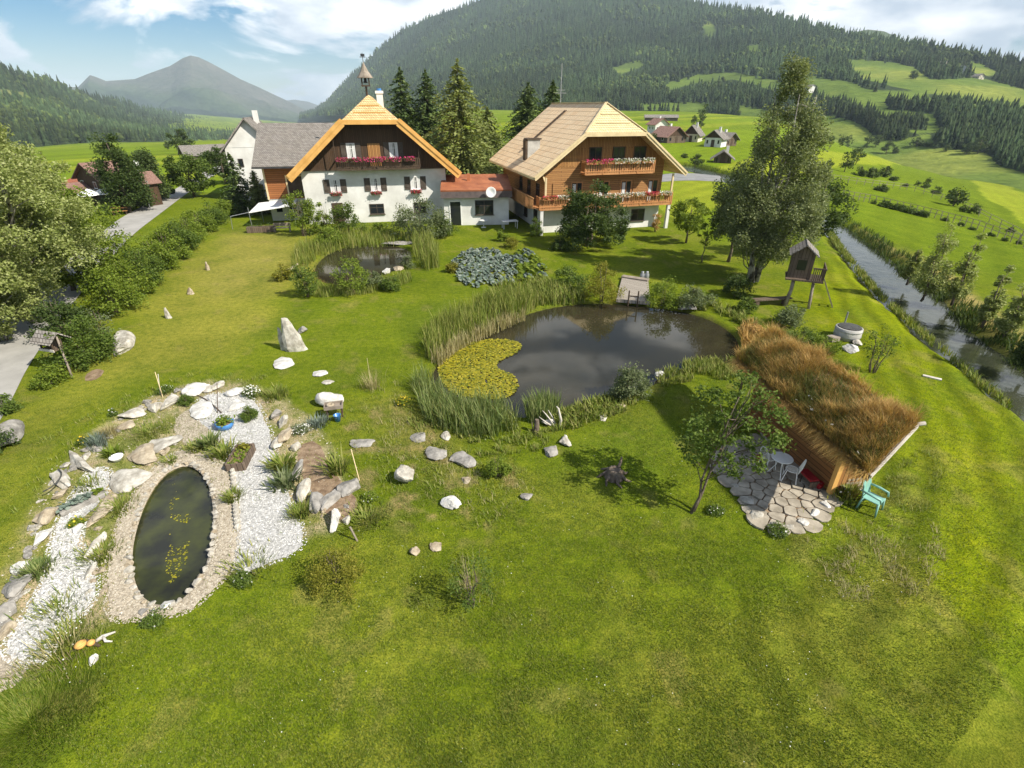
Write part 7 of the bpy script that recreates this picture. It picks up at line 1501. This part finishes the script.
flowering('yellow and white flowers at the left rim of the rock garden', 84, 444, 0.5, 0.35, 'lf_green', 'yellow_petal', 806, 26, 0.06); flowering('white flowers beside the garden stake', 166, 393, 0.8, 0.4, 'lf_green', 'white_petal', 807, 30, 0.05); flowering('white flowers on the lawn edge left of the ledge stones', 114, 416, 0.3, 0.35, 'lf_green', 'white_petal', 808, 18, 0.06); flowering('small white flowers below the oval pond', 155, 620, 0.7, 0.2, 'lf_green', 'white_petal', 809, 18, 0.05); flowering('white flowers at the lower end of the right gravel path', 244, 582, 0.7, 0.22, 'lf_green', 'white_petal', 810, 18, 0.05)
flowering('yellow blossom on the lettuce at the lower cabbage trough', 78, 524, 0.5, 0.25, 'lf_bright', 'yellow_petal', 811, 24, 0.06); flowering('white flowers at the grass edge below the patio', 777, 533, 0.6, 0.25, 'lf_green', 'white_petal', 812, 20, 0.05); flowering('white flowers in the grass left of the patio', 714, 513, 0.6, 0.2, 'lf_green', 'white_petal', 813, 16, 0.05); flowering('low green plant with pale blossoms right of the earth bed', 370, 500, 0.6, 0.25, 'lf_bright', 'white_petal', 814, 14, 0.05)
tuft('spiky yucca-like plant above the oval pond', 210, 446, 150, 0.42, 0.35, 'reed_blue', 821, 0.06, 0.8, 'yucca', 'plant'); tuft('broad-leaved green plant right of the yucca', 224, 455, 150, 0.35, 0.5, 'reed', 822, 0.06, 0.9, 'leafy_plant', 'plant'); tuft('low yellow-green plant left of the yucca', 196, 450, 120, 0.25, 0.45, 'reed', 823, 0.05, 0.9, 'leafy_plant', 'plant')
tuft('blue-grey lavender cushion on the left rim of the rock garden', 99, 446, 260, 0.45, 0.35, 'lf_cabbage', 824, 0.02, 0.5, 'lavender', 'plant'); tuft('dry golden grass beside the lavender', 110, 436, 240, 0.4, 0.3, 'straw', 825, 0.02, 0.6, 'ornamental_grass', 'plant'); tuft('grey-green mullein with long leaves beside the earth bed', 285, 485, 130, 0.36, 0.45, 'lf_grey', 826, 0.09, 0.9, 'mullein', 'plant'); tuft('broad green mullein leaves right of the gravel path', 283, 468, 150, 0.4, 0.4, 'reed', 827, 0.08, 0.9, 'mullein', 'plant')
tuft('tall mullein spike at the earth bed edge', 338, 472, 110, 0.6, 0.35, 'reed', 828, 0.06, 0.8, 'mullein', 'plant'); tuft('silvery plant right of the pink flowers', 318, 425, 200, 0.3, 0.45, 'lf_cabbage', 829, 0.03, 0.8, 'silver_plant', 'plant'); tuft('grass clump at the bottom left of the earth bed', 300, 515, 260, 0.26, 0.4, 'reed', 830, 0.03, 0.8); tuft('grass clump below the plant box along the stone edge', 234, 500, 200, 0.3, 0.3, 'reed', 831, 0.03, 0.8); tuft('dark grass clump at the left edge of the lower gravel path', 38, 572, 320, 0.24, 0.45, 'reed_blue', 832, 0.03, 0.9); tuft('green cushion on the pond head stones', 170, 462, 130, 0.16, 0.3, 'reed', 833, 0.03, 0.9, 'cushion_plant', 'plant')
tuft('broad grassy cushion across the upper rock garden', 150, 432, 900, 0.14, 1.0, 'reed', 834, 0.02, 0.9); tuft('grass strip between the flat slab and the pond gravel', 118, 508, 360, 0.18, 0.7, 'reed', 835, 0.025, 0.9); tuft('grass strip down the left side of the pond gravel', 101, 556, 420, 0.18, 0.65, 'reed', 836, 0.025, 0.9); tuft('grass between the slabs on edge and the cabbage trough', 88, 486, 200, 0.2, 0.5, 'reed', 837, 0.025, 0.9); tuft('green plant with dark leaves above the juniper cushion', 276, 396, 300, 0.3, 0.7, 'reed', 838, 0.04, 0.8, 'leafy_plant', 'plant'); tuft('tall lush grass in the lower left corner of the lawn', 30, 720, 5200, 0.13, 1.7, 'turf', 839, 0.014, 0.9); tuft('weedy plants at the lower end of the left gravel path', 66, 640, 420, 0.18, 0.7, 'reed', 840, 0.025, 0.9, 'weeds', 'plant', None, ('white_petal', 14, 0.04)); tuft('loose white-flowered weeds over the left gravel path', 58, 612, 200, 0.25, 0.7, 'reed', 841, 0.02, 0.9, 'weeds', 'plant', None, ('white_petal', 60, 0.035)); tuft('straggling stalks at the bottom of the left gravel path', 60, 660, 160, 0.35, 0.8, 'straw', 842, 0.015, 0.9, 'dry_stalks', 'plant')
tuft('dry flower stalks on the lawn beside the sparse shrub', 472, 590, 120, 0.5, 0.6, 'straw', 843, 0.012, 0.6, 'dry_stalks', 'plant'); tuft('tall thin stalks on the lawn above the white boulder', 372, 388, 160, 0.7, 0.5, 'straw', 844, 0.015, 0.5, 'dry_stalks', 'plant'); tuft('weeds growing along the lower gravel edge by the oval pond', 248, 570, 160, 0.22, 0.7, 'reed', 845, 0.03, 0.9, 'weeds', 'plant'); tuft('rough dry grass patch on the lawn below the turquoise chair', 885, 570, 900, 0.16, 2.0, 'reed', 846, 0.012, 0.9); tuft('green weeds below the earth bed stones', 366, 520, 420, 0.16, 0.8, 'reed', 847, 0.03, 0.9, 'weeds', 'plant')
fp = thing('flower_pot', 'blue glazed pot planted with green leaves on the gravel', 'flower pot', P(226, 428), 0); MB().lathe([(0.24, 0), (0.32, 0.16), (0.34, 0.27), (0.31, 0.28), (0.28, 0.2)], 28).build('pot', 'blue_glaze', fp, True); MB().lathe([(0.29, 0.2), (0.0, 0.25)], 20).build('soil', 'earth', fp); r = np.random.default_rng(2); link('leaves', np_mesh('leaves', *leaves(r.normal(size=(320, 3)) * np.array([0.13, 0.13, 0.08]) + np.array([0, 0, 0.36]), 0.09, r, 0.7, 0.8)), 'lf_bright', fp)
pb = thing('raised_bed', 'wooden plant box with lettuce standing on the gravel path', 'planter', P(242, 461), R(8)); w, l = 0.62, 1.22
MB().box(-w / 2, w / 2, -l / 2, -l / 2 + 0.05, 0, 0.32).box(-w / 2, w / 2, l / 2 - 0.05, l / 2, 0, 0.32).box(-w / 2, -w / 2 + 0.05, -l / 2 + 0.051, l / 2 - 0.051, 0, 0.32).box(w / 2 - 0.05, w / 2, -l / 2 + 0.051, l / 2 - 0.051, 0, 0.32).build('box', 'old_boards', pb, bevel=0.006)
MB().box(-w / 2 + 0.05, w / 2 - 0.05, -l / 2 + 0.05, l / 2 - 0.05, 0.0, 0.24).build('soil', 'earth', pb); r = np.random.default_rng(12); link('leaves', np_mesh('leaves', *leaves(np.c_[r.uniform(-0.22, 0.22, 150), r.uniform(-0.5, 0.3, 150), r.uniform(0.24, 0.33, 150)], 0.09, r, 0.8, 0.8)), 'lf_bright', pb); link('lettuce', np_mesh('lettuce', *leaves(np.c_[r.normal(size=90) * 0.09, 0.42 + r.normal(size=90) * 0.07, r.uniform(0.25, 0.4, 90)], 0.11, r, 0.9, 0.8)), 'lf_yellow', pb)
tr_ = thing('plant_trough', 'long stone trough of blue-green cabbages between the slabs', 'planter', P(84, 504), R(-37)); MB().box(-0.16, 0.20, -0.62, 0.62, 0, 0.16).build('trough', 'grey_rock', tr_, bevel=0.03); r = np.random.default_rng(13)
for k in range(4): link('cabbage', np_mesh('cabbage', *leaves(np.c_[r.normal(size=40) * 0.08, -0.42 + k * 0.28 + r.normal(size=40) * 0.08, r.uniform(0.16, 0.3, 40)], 0.15, r, 0.85, 0.9)), 'lf_cabbage' if k < 3 else 'lf_bright', tr_)
bw = thing('bowl', 'white half-buried bowl under bright leaves beside the flat slab', 'bowl', P(118, 461), 0); MB().lathe([(0.10, 0), (0.20, 0.16), (0.22, 0.2), (0.19, 0.19), (0.05, 0.05)], 20).build('bowl', 'white_paint', bw, True)
tuft('bright green leaves growing over the white bowl', 113, 455, 90, 0.28, 0.3, 'lf_bright', 850, 0.07, 0.8, 'leafy_plant', 'plant')
def stake(label, px, py, qx, qy, h, m_='pale_timber', name='garden_stake', rad=0.015):
    a = Vector(P(px, py)); b = Vector(P(qx, qy, h)); t = thing(name, label, 'stake', a); MB().tube([(0, 0, -0.1), tuple(b - a)], rad, 6).build('stick', m_, t); return t
stake('pale wooden garden stake on the left rim of the rock garden', 163, 398, 155, 372, 1.0); stake('second thin stake crossing the pale one on the rim', 160, 396, 158, 374, 0.9, 'bleached_wood'); stake('pale stick leaning at the right corner of the earth bed', 360, 482, 351, 449, 0.9, 'pale_timber'); stake('thin dark plant stake behind the blue flower pot', 217, 415, 217, 383, 1.0, 'dark_timber'); stake('tall pale stick in the grass above the white boulder', 371, 384, 367, 358, 0.9, 'straw', rad=0.012); stake('grey stake below the earth bed', 358, 541, 350, 527, 0.5, 'grey_timber', rad=0.03)
for i, (pts, lb) in enumerate((([(62, 476), (66, 480), (63, 487), (55, 495), (47, 499)], 'black hose curling over the pale slabs'), ([(195, 395), (206, 400), (217, 409), (222, 414)], 'thin dark root trailing towards the flower pot'))):
    q = [(*P(a, b)[:2], 0.3 if i == 0 else 0.06) for a, b in pts]; o = link('hose' if i == 0 else 'root', MB().tube(smooth(q, 2, False), 0.022, 6).mesh('hose'), 'tarp' if i == 0 else 'bark', None, True); tag(o, lb, 'hose' if i == 0 else 'root')
edg = thing('stone_edge', 'narrow border of pale upright stones along the right gravel path', 'edging', P(236, 490), 0); o0 = Vector(P(236, 490)); r = random.Random(2)
mb = MB()
for i in range(20):
    f = i / 19; a = Vector(P(232 + 6 * f, 458 + 70 * f)) - o0; mb.box(a.x - 0.05, a.x + 0.05, a.y - 0.09, a.y + 0.09, -0.05, 0.12 + r.uniform(0, 0.06))
mb.build('stones', 'pale_rock', edg, bevel=0.02)
# odds and ends at the lower left
x, y, z = P(87, 647); o = thing('garden_ornament', 'orange and grey garden ornament of twisted wood on the lawn edge', 'ornament', (x, y, 0), 0.2)
MB().tube([(-0.25, 0, 0.02), (-0.1, 0.05, 0.14), (0.1, 0.02, 0.12), (0.3, -0.05, 0.02)], [0.05, 0.07, 0.06, 0.03], 8).build('root', 'dark_timber', o, True); MB().lathe([(0.02, 0.10), (0.11, 0.14), (0.12, 0.2), (0.04, 0.26)], 14, (-0.05, -0.05, 0)).lathe([(0.02, 0.08), (0.08, 0.12), (0.08, 0.17), (0.03, 0.21)], 14, (0.14, -0.02, 0)).build('shells', 'fresh_timber', o, True)
x, y, z = P(104, 641); o = thing('driftwood', 'small bleached root lying right of the orange ornament', 'driftwood', (x, y, 0), 0.4); MB().tube([(-0.2, 0, 0.03), (0, 0.05, 0.1), (0.22, 0.12, 0.06)], [0.05, 0.045, 0.02], 7).tube([(0, 0.05, 0.1), (0.08, -0.1, 0.08), (0.2, -0.12, 0.03)], [0.04, 0.03, 0.015], 7).build('root', 'bleached_wood', o, True)
rock('small white stone below the orange ornament', 92, 660, 7, 8, 'white_rock', 0.15, 0, 61)

# ------------------------------------------------------------------ short grass over the near lawn
def turf():
    r = np.random.default_rng(31); n = 780000; d = 3.0 + 31.5 * r.beta(1.0, 1.7, n); a = r.uniform(-R(58), R(58), n); x = np.sin(a) * d; y = np.cos(a) * d; keep = fbm(x / 0.5, y / 0.5, 3, 6) + r.normal(size=n) * 0.18 > -0.12
    x = x[keep]; y = y[keep]; m_ = np.ones(len(x), bool)
    for poly in (POND, OVAL, GR_R, GR_L, RING, BED, PATIO, STREAM): m_ &= sdist(x, y, poly) > 0.03
    u, v = topix(x, y, 0 * x); m_ &= (u > -260) & (u < 1290) & (v < 1250); x = x[m_]; y = y[m_]; n = len(x); ht = 0.035 + 0.05 * np.clip(fbm(x / 1.3, y / 1.3, 3, 12) + 0.2, 0, 1)
    V, F = blades(np.c_[x, y, np.zeros(n)], ht, 0.014, r, 1.0)
    # one triangle a blade
    V = V.reshape(n, 5, 3)[:, [0, 1, 4]].reshape(-1, 3); tag(link('grass', np_mesh('grass', V, np.arange(3 * n).reshape(n, 3)), 'turf'), 'short green grass of the garden lawn', 'grass', None, 'stuff')
    # clover heads
    k = 900; p = np.c_[r.uniform(-10, 12, k), r.uniform(5, 16, k)]; ok = np.ones(k, bool)
    for poly in (POND, OVAL, GR_R, GR_L, RING, PATIO): ok &= sdist(p[:, 0], p[:, 1], poly) > 0.1
    ok &= fbm(p[:, 0] / 1.5, p[:, 1] / 1.5, 3, 8) > 0.05; p = p[ok]; tag(link('clover', np_mesh('clover', *leaves(np.c_[p, np.full(len(p), 0.07)], 0.024, r, 0.9, 1.5)), 'white_petal'), 'tiny white clover heads in the lawn', 'clover', None, 'stuff')
turf()

# ------------------------------------------------------------------ the air of the valley
m, t = newmat('haze'); g = G(t); pv = g.n('ShaderNodeVolumePrincipled', {'Color': (0.70, 0.86, 1.0, 1), 'Density': 0.00011, 'Anisotropy': -0.1}); o_ = g.n('ShaderNodeOutputMaterial', {1: pv.outputs[0]})
tag(MB().box(-12000, 12000, -9000, 12000, -420, 565).build('haze', 'haze'), 'pale summer haze filling the valley', None, None, 'stuff')
